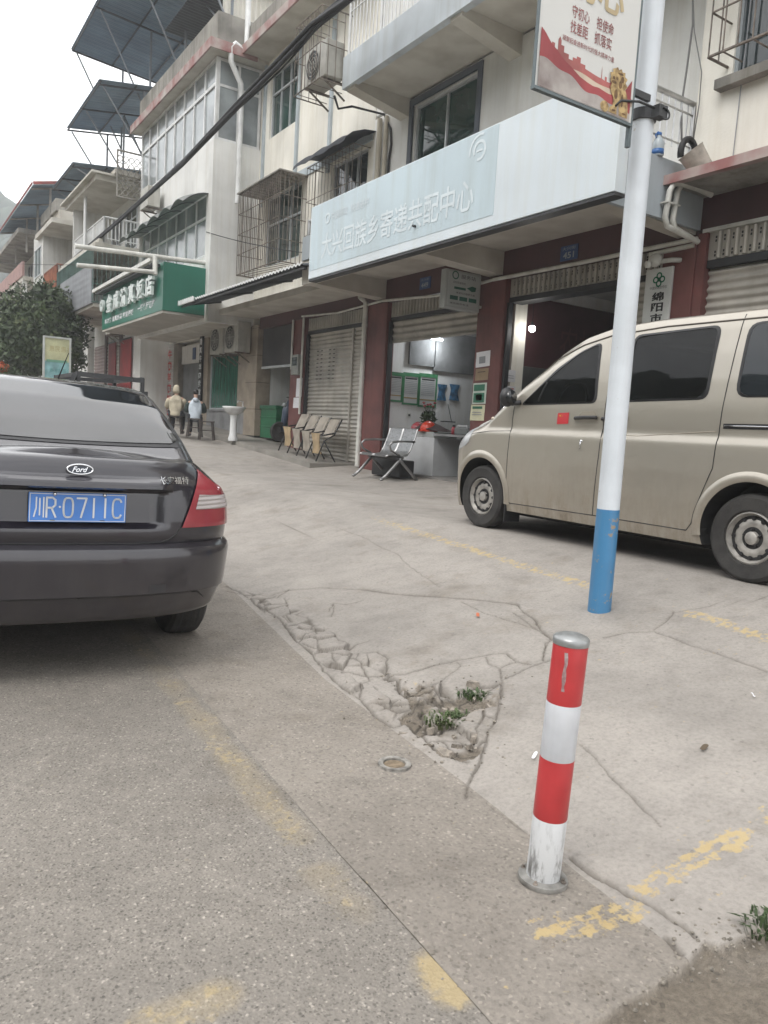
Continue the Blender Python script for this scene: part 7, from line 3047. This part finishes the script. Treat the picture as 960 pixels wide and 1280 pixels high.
def seated(name_label, pos, rot, jacket, sleeve, hood_up, hair, sc=1.0):
    t = thing('person', name_label, 'person', pos, local=True, rot=(0, 0, rot), group=None)
    t.scale = (sc, sc, sc)
    P = {'pel': (0, 0, SEAT + .10), 'sp1': (0, .03, SEAT + .26), 'sp2': (0, .06, SEAT + .44), 'nk': (0, .09, SEAT + .57), 'hd0': (0, .11, SEAT + .66), 'hd1': (0, .125, SEAT + .75), 'hd2': (0, .12, SEAT + .83), 'nose': (0, .215, SEAT + .715)}
    for s, k in ((1, 'l'), (-1, 'r')):
        P.update({'sh' + k: (.16 * s, .06, SEAT + .49), 'el' + k: (.25 * s, .13, SEAT + .25), 'wr' + k: (.15 * s, .36, SEAT + .26), 'hp' + k: (.10 * s, .03, SEAT + .07), 'kn' + k: (.13 * s, .43, SEAT + .06), 'an' + k: (.13 * s, .40, .09), 'toe' + k: (.14 * s, .55, .05)})
    keys = list(P)
    ix = {k: i for i, k in enumerate(keys)}
    ed = [('pel', 'sp1'), ('sp1', 'sp2'), ('sp2', 'nk'), ('nk', 'hd0'), ('hd0', 'hd1'), ('hd1', 'hd2'), ('hd0', 'nose')]
    for k in 'lr':
        ed += [('sp2', 'sh' + k), ('sh' + k, 'el' + k), ('el' + k, 'wr' + k), ('pel', 'hp' + k), ('hp' + k, 'kn' + k), ('kn' + k, 'an' + k), ('an' + k, 'toe' + k)]
    rad = {'pel': (.12, .10), 'sp1': (.10, .08), 'sp2': (.09, .07), 'nk': .042, 'hd0': .066, 'hd1': .074, 'hd2': .05, 'nose': .014, 'sh': .045, 'el': .040, 'wr': .028, 'hp': .085, 'kn': .058, 'an': .038, 'toe': .034}
    body = skin('body', [P[k] for k in keys], [(ix[a], ix[c]) for a, c in ed], [rad.get(k, rad.get(k[:2], rad.get(k[:-1], .05))) for k in keys], M_SKIN, t)
    # five fingers on each hand, curled towards the lap
    for s, k in ((1, 'l'), (-1, 'r')):
        w = np.array(P['wr' + k])
        V, E, R2 = [w, w + (-.02 * s, .05, -.005)], [(0, 1)], [.026, .030]
        for f_ in range(5):
            b0 = w + (-.02 * s + (f_ - 2) * .016, .075, -.01)
            ln = (.035, .040, .045, .040, .030)[f_]
            j = len(V)
            V += [b0, b0 + (-.006 * s, ln, -.006), b0 + (-.010 * s, ln * 1.6, -.030)]
            E += [(1, j), (j, j + 1), (j + 1, j + 2)]
            R2 += [.010, .009, .007]
        skin('hand', V, E, R2, M_SKIN, t, 1)
    # trousers, shoes
    V = [P['pel']] + [P[q + k] for k in 'lr' for q in ('hp', 'kn', 'an')]
    skin('trousers', V, [(0, 1), (1, 2), (2, 3), (0, 4), (4, 5), (5, 6)], [(.125, .105), .100, .078, .060, .105, .078, .060], M_PANT, t)
    for s in (1, -1):
        skin('shoe', [(.13 * s, .37, .05), (.135 * s, .48, .05), (.14 * s, .585, .04)], [(0, 1), (1, 2)], [.046, .048, .036], M_SHOE, t, 1)
    V = [P['sp1'], (0, -.01, SEAT - .03), P['sp2'], (0, .085, SEAT + .60), P['shl'], P['shr']]
    jk = skin('jacket', V, [(0, 1), (0, 2), (2, 3), (2, 4), (2, 5)], [(.170, .155), (.185, .165), (.165, .145), .090, .120, .120], jacket, t)
    for k in 'lr':
        skin('sleeve', [P['sh' + k], P['el' + k], P['wr' + k]], [(0, 1), (1, 2)], [.090, .072, .050], sleeve, t)
    if hood_up:
        skin('hood', [(0, .05, SEAT + .60), (0, .085, SEAT + .72), (0, .085, SEAT + .85)], [(0, 1), (1, 2)], [(.115, .10), .108, .062], jacket, t)
    else:
        skin('hood', [(-.08, -.02, SEAT + .56), (0, -.06, SEAT + .54), (.08, -.02, SEAT + .56)], [(0, 1), (1, 2)], [.05, .07, .05], jacket, t)
        skin('hair', [(0, .085, SEAT + .68), (0, .10, SEAT + .77), (0, .11, SEAT + .84)], [(0, 1), (1, 2)], [.076, .086, .058], hair, t)
    for s in (1, -1):
        b = MB()
        b.ball((.032 * s, .198, SEAT + .745), .011, .008, .008, 8, 6)
        b.build('eye', M_HAIR, t)
    return t


def stool(x, y, z, label, h=SEAT, rot=0.0):
    t = thing('stool', label, 'stool', (x, y, z), local=True, rot=(0, 0, rot), group='low stools')
    MB().box(-.16, .16, -.12, .12, h - .03, h).build('seat', M_STOOL, t, bevel=.008)
    for sx_ in (-1, 1):
        for sy in (-1, 1):
            MB().bar((sx_ * .12, sy * .09, h - .03), (sx_ * .17, sy * .12, 0), .032).build('leg', M_STOOL, t)
    MB().bar((-.145, -.105, h * .5), (.145, -.105, h * .5), .022).build('rung', M_STOOL, t)
    MB().bar((-.145, .105, h * .5), (.145, .105, h * .5), .022).build('rung', M_STOOL, t)
    return t


M_STOOL = mat('dark_brown_wood', (.045, .035, .03), rough=.6, var=.2)
d1 = PG(243, 546, .095)
d0 = d1 + np.array((-.30, .55, 0))
d2 = PG(258, 550, .095)
for p, lab in ((d0, 'dark wooden stool under the person in the beige hood'), (d1, 'dark wooden stool under the person in the pale blue vest'), (d2, 'empty dark wooden stool beside the white wash basin')):
    stool(p[0], p[1], float(gz(p[0], p[1])) + .095, lab, rot=-.5)
seated('person seated with back turned, beige padded coat with its hood up', (d0[0], d0[1], float(gz(d0[0], d0[1])) + .095), -.45, M_BEIGE, M_BEIGE, True, M_HAIR, .93)
seated('person seated with back turned, pale blue padded vest over dark sleeves, black hair', (d1[0], d1[1], float(gz(d1[0], d1[1])) + .095), -.35, M_PALEB, M_SLEEVE, False, M_HAIR, .89)

# ------------------------------------------------------------------ things along the shop fronts
M_CERAM = mat('white_ceramic', (.68, .69, .69), rough=.2, var=.05)
p = PG(291, 551, .095)
gg = float(gz(p[0], p[1])) + .095
t = thing('wash_basin', 'white ceramic wash basin on a pedestal in front of the tiled pillar', 'wash basin', (p[0], p[1], gg))
MB().lathe([(.11, 0), (.115, .05), (.085, .15), (.08, .5), (.10, .62)], (p[0], p[1], gg), (0, 0, 1), 24).build('pedestal', M_CERAM, t, smooth=True, autosmooth=50)
b = MB()
b.lathe([(.10, .60), (.19, .66), (.26, .75), (.275, .79), (.25, .795), (.17, .70), (.0001, .67)], (p[0], p[1], gg), (0, 0, 1), 28)
b.build('bowl', M_CERAM, t, smooth=True)
MB().tube([(p[0] + .22, p[1], gg + .79), (p[0] + .22, p[1], gg + .92), (p[0] + .10, p[1], gg + .94), (p[0] + .08, p[1], gg + .89)], .014, 8).build('tap', M_CHROME, t, smooth=True)

M_BIN = mat('green_bin_plastic', (.012, .13, .055), rough=.45, var=.15)
g0 = float(gz(8.0, 17.3)) + .10
t = thing('green_crate_bin', 'large green plastic storage bin inside the open white walled bay', 'bin', (8.2, 17.4, g0))
b = MB()
b.box(7.86, 8.75, 16.95, 17.05, g0, g0 + .78).box(7.86, 8.75, 17.75, 17.85, g0, g0 + .78).box(7.86, 7.95, 17.05, 17.75, g0, g0 + .78).box(8.66, 8.75, 17.05, 17.75, g0, g0 + .78).box(7.96, 8.65, 17.06, 17.74, g0, g0 + .08)
b.build('shell', M_BIN, t)
b = MB()
b.box(7.83, 8.78, 16.92, 17.88, g0 + .70, g0 + .79)
for z in (.25, .48):
    b.box(7.845, 8.76, 16.935, 17.865, g0 + z, g0 + z + .04)
b.build('rim', M_BIN, t, bevel=.01)

# scooter half hidden behind the far red pillar
g0 = float(gz(8.0, 16.4)) + .10
SCT = thing('motor_scooter', 'dark scooter half hidden behind the far red pillar', 'scooter', (8.0, 16.4, g0))
M_SCB = mat('scooter_blue', (.05, .07, .11), rough=.3, var=.15)
b = MB()
b.tube([(7.75, 16.35, g0 + .24), (7.85, 16.35, g0 + .75), (7.95, 16.35, g0 + 1.02)], [.05, .11, .05], 10)
b.tube([(7.9, 16.35, g0 + .30), (8.3, 16.35, g0 + .28), (8.6, 16.35, g0 + .5), (9.0, 16.35, g0 + .62)], [.10, .12, .16, .10], 10)
b.build('body', M_SCB, SCT, smooth=True)
MB().tube([(8.4, 16.35, g0 + .72), (8.7, 16.35, g0 + .76), (9.0, 16.35, g0 + .74)], [.08, .12, .07], 10).build('saddle', M_BLACK, SCT, smooth=True)
for x in (7.68, 8.85):
    b = MB()
    b.lathe([(.13, -.045), (.22, -.05), (.235, 0), (.22, .05), (.13, .045)], (x, 16.35, g0 + .235), (0, 1, 0), 24, closed=True)
    b.lathe([(.0001, -.03), (.13, -.02), (.13, .02), (.0001, .03)], (x, 16.35, g0 + .235), (0, 1, 0), 16)
    b.build('wheel', M_TYRE, SCT, smooth=True, autosmooth=40)
b = MB()
b.tube([(7.98, 16.05, g0 + 1.05), (7.95, 16.35, g0 + 1.03), (7.98, 16.65, g0 + 1.05)], .018, 8)
b.tube([(7.96, 16.15, g0 + 1.05), (7.94, 16.05, g0 + 1.22)], .008, 6)
b.build('handlebar', M_DARK, SCT, smooth=True)
MB().ball((7.93, 16.03, g0 + 1.25), .05, .05, .035).build('mirror', M_CHROME, SCT, smooth=True)
MB().ball((7.78, 16.35, g0 + .86), .06, .07, .06).build('headlight', M_GLASSW, SCT, smooth=True)

# row of four wooden tip-up seats
gq = PG(396, 576)
gq2 = PG(352, 567)
cy0, cy1 = 13.28, 15.0
cx_ = 7.22
M_PLY = mat('tan_plywood', (.44, .33, .20), rough=.6, var=.14, scale=6)
M_PLY2 = mat('greyed_plywood', (.36, .32, .27), rough=.7, var=.14, scale=6)
RW = thing('tip_up_seats', 'row of four worn wooden tip up seats by the closed shutter', 'seats', (cx_, (cy0 + cy1) / 2, float(gz(cx_, cy0)) + .0))
pitch = (cy1 - cy0) / 4
for k in range(4):
    y = cy0 + pitch * (k + .5)
    g0 = float(gz(cx_, y)) + (.095 if y > 13.2 else 0)
    # backrest, leaning back towards the shutter
    P = [[(cx_ + .17 + .17 * s + .02 * math.cos(3 * u_), y + u_ * pitch * .43, g0 + .46 + .36 * s) for u_ in np.linspace(-1, 1, 7)] for s in np.linspace(0, 1, 6)]
    MB().slab(np.array(P), (.014, 0, 0)).build('backrest', M_PLY2, RW, smooth=True, autosmooth=40)
    # tipped-up seat, waisted outline
    P = []
    for s in np.linspace(0, 1, 9):
        w = pitch * .42 * (1 - .28 * math.sin(math.pi * s))
        P.append([(cx_ - .06 - .05 * s, y + u_ * w, g0 + .13 + .40 * s) for u_ in np.linspace(-1, 1, 6)])
    MB().slab(np.array(P), (.016, 0, 0)).build('seat', M_PLY if k in (0, 3) else M_PLY2, RW, smooth=True, autosmooth=40)
for k in range(5):
    y = cy0 + pitch * k
    g0 = float(gz(cx_, y)) + (.095 if y > 13.2 else 0)
    b = MB()
    b.tube([(cx_ - .18, y, g0), (cx_ - .02, y, g0 + .40), (cx_ + .20, y, g0 + .52), (cx_ + .36, y, g0 + .84)], .014, 6)
    b.tube([(cx_ + .24, y, g0), (cx_ - .02, y, g0 + .40)], .014, 6)
    b.bar((cx_ - .08, y, g0 + .50), (cx_ + .20, y, g0 + .56), .045, .025)
    b.build('leg_frame', M_BLACK, RW, smooth=True)

# two-seat perforated steel bench
gq = PG(489, 590)
gq2 = PG(458, 584)
hx = float(gq[0]) + .1
hx = min(hx, 7.35)
hy0 = float(PX(489, 590, hx)[1])
hy1 = float(PX(459, 584, hx)[1])
hy0, hy1 = 10.42, 11.34
hx = 7.22
BN = thing('steel_bench', 'two seat perforated steel waiting bench with looped armrests by the open shop', 'bench', (hx, (hy0 + hy1) / 2, float(gz(hx, hy0))))
M_PERF = NT('perforated_steel')
v_ = M_PERF.ramp(M_PERF.vor(42, 'Distance'), [(.25, 0.0), (.32, 1.0)])
M_PERF.b.inputs['Metallic'].default_value = .7
M_PERF = M_PERF.out(M_PERF.mix(v_, (.04, .04, .04), (.27, .275, .28)), .42)
g0 = float(gz(hx, hy0)) - .0
M_BENCH = mat('dull_bench_steel', (.30, .30, .30), rough=.4, metal=.8, var=.15)
for k in range(2):
    ya, yb2 = hy0 + .05 + k * .42, hy0 + .45 + k * .42
    prof = [(-.40, .40), (-.34, .43), (-.10, .41), (.02, .43), (.08, .52), (.16, .72), (.20, .86), (.22, .88)]
    P = [[(hx + u_, y, g0 + w) for y in np.linspace(ya, yb2, 5)] for u_, w in prof]
    MB().slab(np.array(P), (.008, 0, -.012)).build('seat', M_PERF, BN, smooth=True, autosmooth=60)
    for y in (ya, yb2):
        MB().tube([(hx + u_, y, g0 + w) for u_, w in prof], .013, 6).build('edge_tube', M_STEEL, BN, smooth=True)
MB().box(hx - .20, hx - .10, hy0, hy1, g0 + .35, g0 + .40).build('beam', M_DARK, BN)
for y in (hy0 + .02, hy1 - .02):
    b = MB()
    b.tube([(hx - .48, y, g0 + .02), (hx - .38, y, g0 + .10), (hx - .15, y, g0 + .34), (hx - .08, y, g0 + .40)], .026, 8)
    b.tube([(hx + .22, y, g0 + .02), (hx + .12, y, g0 + .12), (hx - .08, y, g0 + .30), (hx - .15, y, g0 + .38)], .026, 8)
    b.ball((hx - .48, y, g0 + .025), .03, .03, .025, 8, 6).ball((hx + .22, y, g0 + .025), .03, .03, .025, 8, 6)
    b.build('leg', M_BENCH, BN, smooth=True)
    b = MB()
    b.tube([(hx - .15, y, g0 + .42), (hx - .32, y, g0 + .50), (hx - .36, y, g0 + .58), (hx - .30, y, g0 + .64), (hx - .1, y, g0 + .66), (hx + .14, y, g0 + .66)], .018, 8)
    b.build('armrest', M_BENCH, BN, smooth=True)
g0 = float(gz(7.6, 12.2))
o = MB().box(7.30, 7.60, 10.75, 11.65, g0 + .002, g0 + .30).build('crate', mat('black_crate', (.02, .02, .022), rough=.6, var=.2), bevel=.02)
tag(o, 'low black crate under the steel bench', 'crate')

# desk in the open shop with helmets, vase and clutter
fl = float(gz(7.8, 9.4)) + .035
DK = thing('shop_desk', 'white office desk with a dark kneehole standing in the open shop', 'desk', (8.3, 10.6, fl))
M_DESK = mat('white_laminate', (.56, .57, .58), rough=.4, var=.06)
MB().box(7.96, 8.55, 10.72, 11.62, fl, fl + .66).build('cabinet', M_DESK, DK, bevel=.008)
MB().box(7.99, 8.5, 10.78, 11.6, fl + .661, fl + .76).build('drawer_box', mat('grey_laminate', (.40, .41, .40), rough=.45, var=.08), DK, bevel=.006)
MB().box(7.92, 8.6, 9.62, 10.70, fl + .70, fl + .735).build('table_top', M_GREYSTONE, DK)
MB().box(8.54, 8.58, 9.66, 10.70, fl, fl + .70).build('modesty_panel', M_DARK, DK)
MB().box(7.96, 8.56, 9.62, 9.66, fl, fl + .70).build('leg_panel', M_DARK, DK)


def helmet(x, y, z, m, label, r=.13):
    t = thing('safety_helmet', label, 'helmet', (x, y, z), group='red safety helmets')
    prof = [(r * 1.0, 0), (r * 1.0, r * .25), (r * .95, r * .55), (r * .78, r * .88), (r * .48, r * 1.10), (.0001, r * 1.18)]
    MB().lathe(prof, (x, y, z), (0, 0, 1), 24).build('shell', m, t, smooth=True)
    b = MB()
    b.lathe([(r * .98, .004), (r * 1.14, -.002), (r * 1.14, .008), (r * .98, .02)], (x, y, z), (0, 0, 1), 24, closed=True)
    b.box(x - r * 1.35, x - r * .8, y - r * .6, y + r * .6, z, z + .012)
    b.build('brim', m, t, smooth=True, autosmooth=50)
    b = MB()
    b.tube([(x - r * 1.01 * math.cos(a), y, z + r * 1.2 * math.sin(a)) for a in np.linspace(.2, math.pi - .2, 14)], .012, 6)
    b.build('ridge', m, t, smooth=True)
    return t


M_HEL1 = mat('pinkish_red_plastic', (.40, .06, .075), rough=.3, var=.08)
M_HEL2 = mat('orange_red_plastic', (.62, .06, .03), rough=.28, var=.08)
helmet(8.10, 11.42, fl + .765, M_HEL1, 'duller pinkish red safety helmet beside the vase')
helmet(8.10, 11.10, fl + .765, M_HEL2, 'bright orange red safety helmet on the raised drawer box', .15)
P = []
for u_ in np.linspace(0, 1, 8):
    P.append([(8.20 + .22 * v, 10.72 + .62 * u_, fl + .775 + .16 * math.sin(math.pi * (1 - u_ * .6)) * math.exp(-((v) * 1.2) ** 2) * (u_ > .05)) for v in np.linspace(-1, 1, 7)])
b = MB()
b.slab(np.array(P), (0, 0, .01))
tag(b.build('folded_jacket', mat('dark_cloth', (.06, .035, .035), rough=.9, var=.2), smooth=True), 'dark folded jacket behind the orange red helmet', 'jacket')
VZ_ = fl + .661
t = thing('vase', 'dark glazed vase of greenery with small red flowers at the end of the desk', 'vase', (8.25, 11.56, VZ_))
x_, y_ = 8.42, 11.56
MB().lathe([(.05, 0), (.075, .05), (.08, .12), (.05, .22), (.055, .26)], (x_, y_, VZ_), (0, 0, 1), 18).build('pot', mat('dark_glaze', (.05, .06, .055), rough=.25), t, smooth=True)
b = MB()
leaf_cloud(b, (x_, y_, VZ_ + .36), .14, .16, .16, 260, .04, 21, holes=.2)
b.build('leaves', M_LEAF, t, fix=False)
b = MB()
for k in range(6):
    a = k * 1.05
    b.tube([(x_, y_, VZ_ + .3), (x_ + .10 * math.cos(a), y_ + .12 * math.sin(a), VZ_ + .55 + .03 * (k % 3))], .005, 5)
b.build('stem', M_LEAF, t)
b = MB()
for k in range(6):
    a = k * 1.05
    b.ball((x_ + .10 * math.cos(a), y_ + .12 * math.sin(a), VZ_ + .57 + .03 * (k % 3)), .03, .03, .022, 8, 6)
b.build('flower', mat('dusky_red_petal', (.32, .07, .07), rough=.7), t, smooth=True)
t = thing('thermos', 'small red flask on the far end of the table top', 'flask', (8.2, 10.5, fl + .735))
MB().lathe([(.04, 0), (.042, .10), (.03, .13)], (8.2, 10.5, fl + .736), (0, 0, 1), 14).build('body', M_HEL1, t, smooth=True)
MB().lathe([(.026, 0), (.026, .035)], (8.2, 10.5, fl + .867), (0, 0, 1), 12).build('lid', M_DARK, t)
t = thing('label_printer', 'grey desktop label printer on the table top beside the van bonnet', 'printer', (8.2, 10.1, fl + .735))
MB().box(8.05, 8.35, 9.95, 10.30, fl + .736, fl + .86).build('case', mat('printer_grey', (.16, .17, .17), rough=.5, var=.1), t, bevel=.02)
MB().box(8.08, 8.30, 9.99, 10.26, fl + .861, fl + .90).build('lid', mat('printer_pale', (.36, .37, .37), rough=.5), t, bevel=.01)
# wall socket and wire shelf
a = PY(511, 519, WY)
t = thing('wall_socket', 'pale wall socket under the framed notices', 'socket', (a[0], WY, a[2]))
MB().box(a[0] - .045, a[0] + .045, WY - .014, WY - .002, a[2] - .045, a[2] + .045).build('plate', M_PVC, t, bevel=.004)
MB().box(a[0] - .025, a[0] + .025, WY - .016, WY - .0145, a[2] - .02, a[2] + .02).build('holes', M_DARK, t)
a = PY(557, 527, WY)
t = thing('wire_bracket', 'small dark wall bracket below the blue bags', 'bracket', (a[0], WY, a[2]))
b = MB()
b.bar((a[0] - .14, WY - .10, a[2]), (a[0] + .16, WY - .10, a[2]), .02).bar((a[0] - .12, WY - .10, a[2]), (a[0] - .12, WY - .002, a[2]), .015).bar((a[0] + .14, WY - .10, a[2]), (a[0] + .14, WY - .002, a[2]), .015)
b.tube([(a[0] + .14, WY - .012, a[2]), (a[0] + .02, WY - .012, a[2] + .35)], .006, 5)
b.build('rail', M_DARK, t)

# ------------------------------------------------------------------ things on the balcony's end and the ledge
t = thing('water_bottle', 'clear water bottle with blue cap and blue band on the end of the balcony wall', 'bottle', (6.95, 5.73, 4.42))
x_, y_, z_ = float(PY(843, 204, 5.73)[0]), 5.728, 4.425
x_ = 6.98
z_ = 4.42
MB().lathe([(.055, 0), (.062, .01), (.062, .14), (.045, .18), (.022, .20), (.022, .22)], (x_, y_, z_), (0, 0, 1), 20).build('body', mat('cloudy_plastic_bottle', (.42, .47, .50), rough=.15, var=.1), t, smooth=True, autosmooth=50)
MB().lathe([(.0635, .015), (.0635, .07)], (x_, y_, z_), (0, 0, 1), 20).build('label_band', mat('bottle_blue', (.04, .14, .38), rough=.4), t, smooth=True)
MB().lathe([(.026, .218), (.026, .245), (.0001, .246)], (x_, y_, z_), (0, 0, 1), 16).build('cap', bpy.data.materials['bottle_blue'], t)
MB().tube([(x_ - .035, y_, z_ + .17), (x_ - .06, y_, z_ + .21), (x_ - .02, y_, z_ + .25), (x_ + .02, y_, z_ + .245)], .008, 6).build('handle', bpy.data.materials['bottle_blue'], t, smooth=True)
p = PY(872, 203, 5.45)
t = thing('tipped_bucket', 'dirty white bucket lying tipped over on the red edged ledge', 'bucket', (p[0], 5.45, 4.30))
ax = np.array((-.42, .25, .60))
ax /= np.linalg.norm(ax)
c0 = p - ax * .17
MB().lathe([(.10, 0), (.11, .01), (.135, .30), (.145, .31), (.125, .30), (.10, .02), (.0001, .02)], c0, ax, 22).build('pail', mat('dirty_white_pail', (.50, .48, .43), rough=.7, var=.2, scale=9), t, smooth=True, autosmooth=50)
q = PY(862, 186, 5.5)
o = MB().tube([q + np.array((.10 * math.cos(a), .01 * a, .13 * math.sin(a) - .03)) for a in np.linspace(-.6, 3.7, 20)], .034, 8).build('hose_loop', M_BLACK, smooth=True)
tag(o, 'black hose looped over the top of the tipped bucket', 'hose')

# ------------------------------------------------------------------ small things on the ground
vp = PG(493, 956)
VZ0 = float(gz(vp[0], vp[1]))
t = thing('valve_cover', 'small round rusty valve cover set in the gutter concrete', 'cover', (vp[0], vp[1], VZ0))
MB().lathe([(.044, -.01), (.046, .008), (.066, .009), (.068, -.01)], (vp[0], vp[1], VZ0), (0, 0, 1), 32, closed=True).build('ring', mat('worn_iron_ring', (.30, .285, .26), rough=.6, metal=.2, var=.3, scale=30), t, smooth=True, autosmooth=40)
MB().lathe([(.0001, .002), (.043, .001), (.043, -.01)], (vp[0], vp[1], VZ0), (0, 0, 1), 28).build('lid', mat('rusty_lid', (.22, .17, .115), rough=.85, var=.25, scale=40), t)
M_WEED = leaf_mat('weed_leaf', (.030, .050, .018), (.060, .095, .034), (.15, .15, .07))


def weed(px, py, n, h, spread, label, seed):
    p = PG(px, py)
    z = float(gz(p[0], p[1])) - .015
    t = thing('weed_tuft', label, 'weed', (p[0], p[1], z), group='weeds in the broken concrete')
    rg_ = np.random.default_rng(seed)
    b = MB()
    for k in range(n):
        r = spread * rg_.random() ** .6
        a = rg_.uniform(0, 2 * math.pi)
        o_ = np.array((p[0] + r * math.cos(a) * 1.3, p[1] + r * math.sin(a), z))
        hh = h * rg_.uniform(.4, 1.1)
        d = np.array((math.cos(a + rg_.normal()), math.sin(a + rg_.normal()), 0)) * hh * rg_.uniform(.3, 1.0)
        w = rg_.uniform(.002, .005)
        s = np.array((-d[1], d[0], 0)) / (np.linalg.norm(d) + 1e-9) * w
        m1 = o_ + d * .4 + (0, 0, hh * .75)
        e = o_ + d + (0, 0, hh * .8)
        b.add([o_ - s, o_ + s, m1 + s * 1.3, e, m1 - s * 1.3], [(0, 1, 2, 4), (4, 2, 3)])
    b.build('blade', M_WEED, t, fix=False)['kind'] = 'stuff'


weed(556, 900, 150, .045, .085, 'green weed tuft in the deepest part of the broken concrete', 1)
weed(590, 868, 90, .035, .07, 'smaller green weed tuft growing under the raised slab edge', 2)
weed(573, 893, 50, .03, .05, 'pale sprig of weed between the two denser tufts', 3)
weed(962, 1158, 90, .045, .06, 'green weed at the outer corner of the concrete slab', 4)


def scrap(name, px, py, w, h, m, label, rot, cat):
    p = PG(px, py)
    ca, sa = math.cos(rot), math.sin(rot)
    P = [[(p[0] + u_ * w * ca - v * h * sa, p[1] + u_ * w * sa + v * h * ca, float(gz(p[0], p[1])) + .014 + .006 * math.sin(3 * u_ + 2 * v)) for u_ in np.linspace(-.5, .5, 5)] for v in np.linspace(-.5, .5, 4)]
    o = MB().slab(np.array(P), (0, 0, .0015)).build(name, m, smooth=True)
    tag(o, label, cat)


scrap('paper_scrap', 668, 948, .05, .010, M_PAPER, 'sliver of white paper on the concrete left of the bollard', .5, 'litter')
scrap('red_wrapper', 597, 771, .05, .02, mat('red_wrapper', (.55, .16, .08), rough=.4), 'small orange red wrapper on the ramp in front of the van', .9, 'litter')
scrap('paper_scrap', 941, 872, .02, .012, M_PAPER, 'tiny white paper fleck on the slab near its right edge', 1.2, 'litter')
scrap('dead_leaf', 880, 938, .045, .016, mat('dead_leaf', (.10, .075, .05), rough=.9), 'dark dead leaf lying on the slab right of the bollard', .2, 'leaf')
rg_ = np.random.default_rng(77)
M_PEB = mat('pebble', (.24, .215, .18), rough=.9, var=.3, scale=40)
peb = MB()
for k in range(330):
    if k < 150:
        c = HOLE[rg_.integers(len(HOLE))] + rg_.normal(size=2) * .10
    else:
        c = np.array((float(xe(1.5)) + rg_.normal() * .03, rg_.uniform(.9, 3.6))) if k < 210 else SOIL[rg_.integers(6)] + rg_.normal(size=2) * .06
    r = rg_.uniform(.002, .0065)
    peb.ball((c[0], c[1], float(gz(c[0], c[1])) + r * .2), r * rg_.uniform(.8, 1.4), r * rg_.uniform(.8, 1.4), r * .7, 6, 4)
structure(peb.build('gravel', M_PEB), 'stuff')
# angular broken pieces of the slab lying in the hollow
rub = MB()
k = 0
lo_, hi_ = HOLE.min(0), HOLE.max(0)
while k < 42:
    c = rg_.uniform(lo_ - .06, hi_ + .06)
    if not inside(np.array([c[0]]), np.array([c[1]]), HOLE)[0] and rg_.random() < .8:
        continue
    s = .012 + .045 * rg_.random() ** 2.2
    m_ = rg_.integers(4, 7)
    an_ = np.sort(rg_.uniform(0, 2 * math.pi, m_))
    rr_ = s * rg_.uniform(.6, 1.1, m_)
    tx, ty_ = rg_.normal(size=2) * .22
    z = float(gz(c[0], c[1])) - .018 + .010 * rg_.random()
    th = s * rg_.uniform(.25, .6)
    bot = [(c[0] + r * math.cos(a), c[1] + r * math.sin(a), z + tx * r * math.cos(a) + ty_ * r * math.sin(a) - .01) for a, r in zip(an_, rr_)]
    top = [(c[0] + .86 * r * math.cos(a), c[1] + .86 * r * math.sin(a), z + th + tx * r * math.cos(a) + ty_ * r * math.sin(a)) for a, r in zip(an_, rr_)]
    m_ = int(m_)
    rub.add(bot + top, [tuple(range(m_, 2 * m_))] + [(i, (i + 1) % m_, m_ + (i + 1) % m_, m_ + i) for i in range(m_)])
    k += 1
structure(rub.build('rubble', mat('broken_concrete', (.29, .255, .215), rough=.95, var=.25, scale=30, grain=.15, bump=.4, bscale=90)), 'stuff')


# ------------------------------------------------------------------ hazy air, also added to lift near blacks like lens flare
HZ = MB().box(-195, 265, -155, 385, -1.6, 75).build('haze', None)
HZ.data.materials.clear()
hm = bpy.data.materials.new('haze_air')
hm.use_nodes = True
hn, hl = hm.node_tree.nodes, hm.node_tree.links
hn.clear()
ho = hn.new('ShaderNodeOutputMaterial')
hv = hn.new('ShaderNodeVolumePrincipled')
hv.inputs['Color'].default_value = (.90, .93, .97, 1)
hv.inputs['Density'].default_value = .0019
hv.inputs['Anisotropy'].default_value = .2
hl.new(hv.outputs[0], ho.inputs['Volume'])
HZ.data.materials.append(hm)
HZ['kind'] = 'stuff'
SC.cycles.volume_bounces = 1
SC.cycles.volume_max_steps = 64
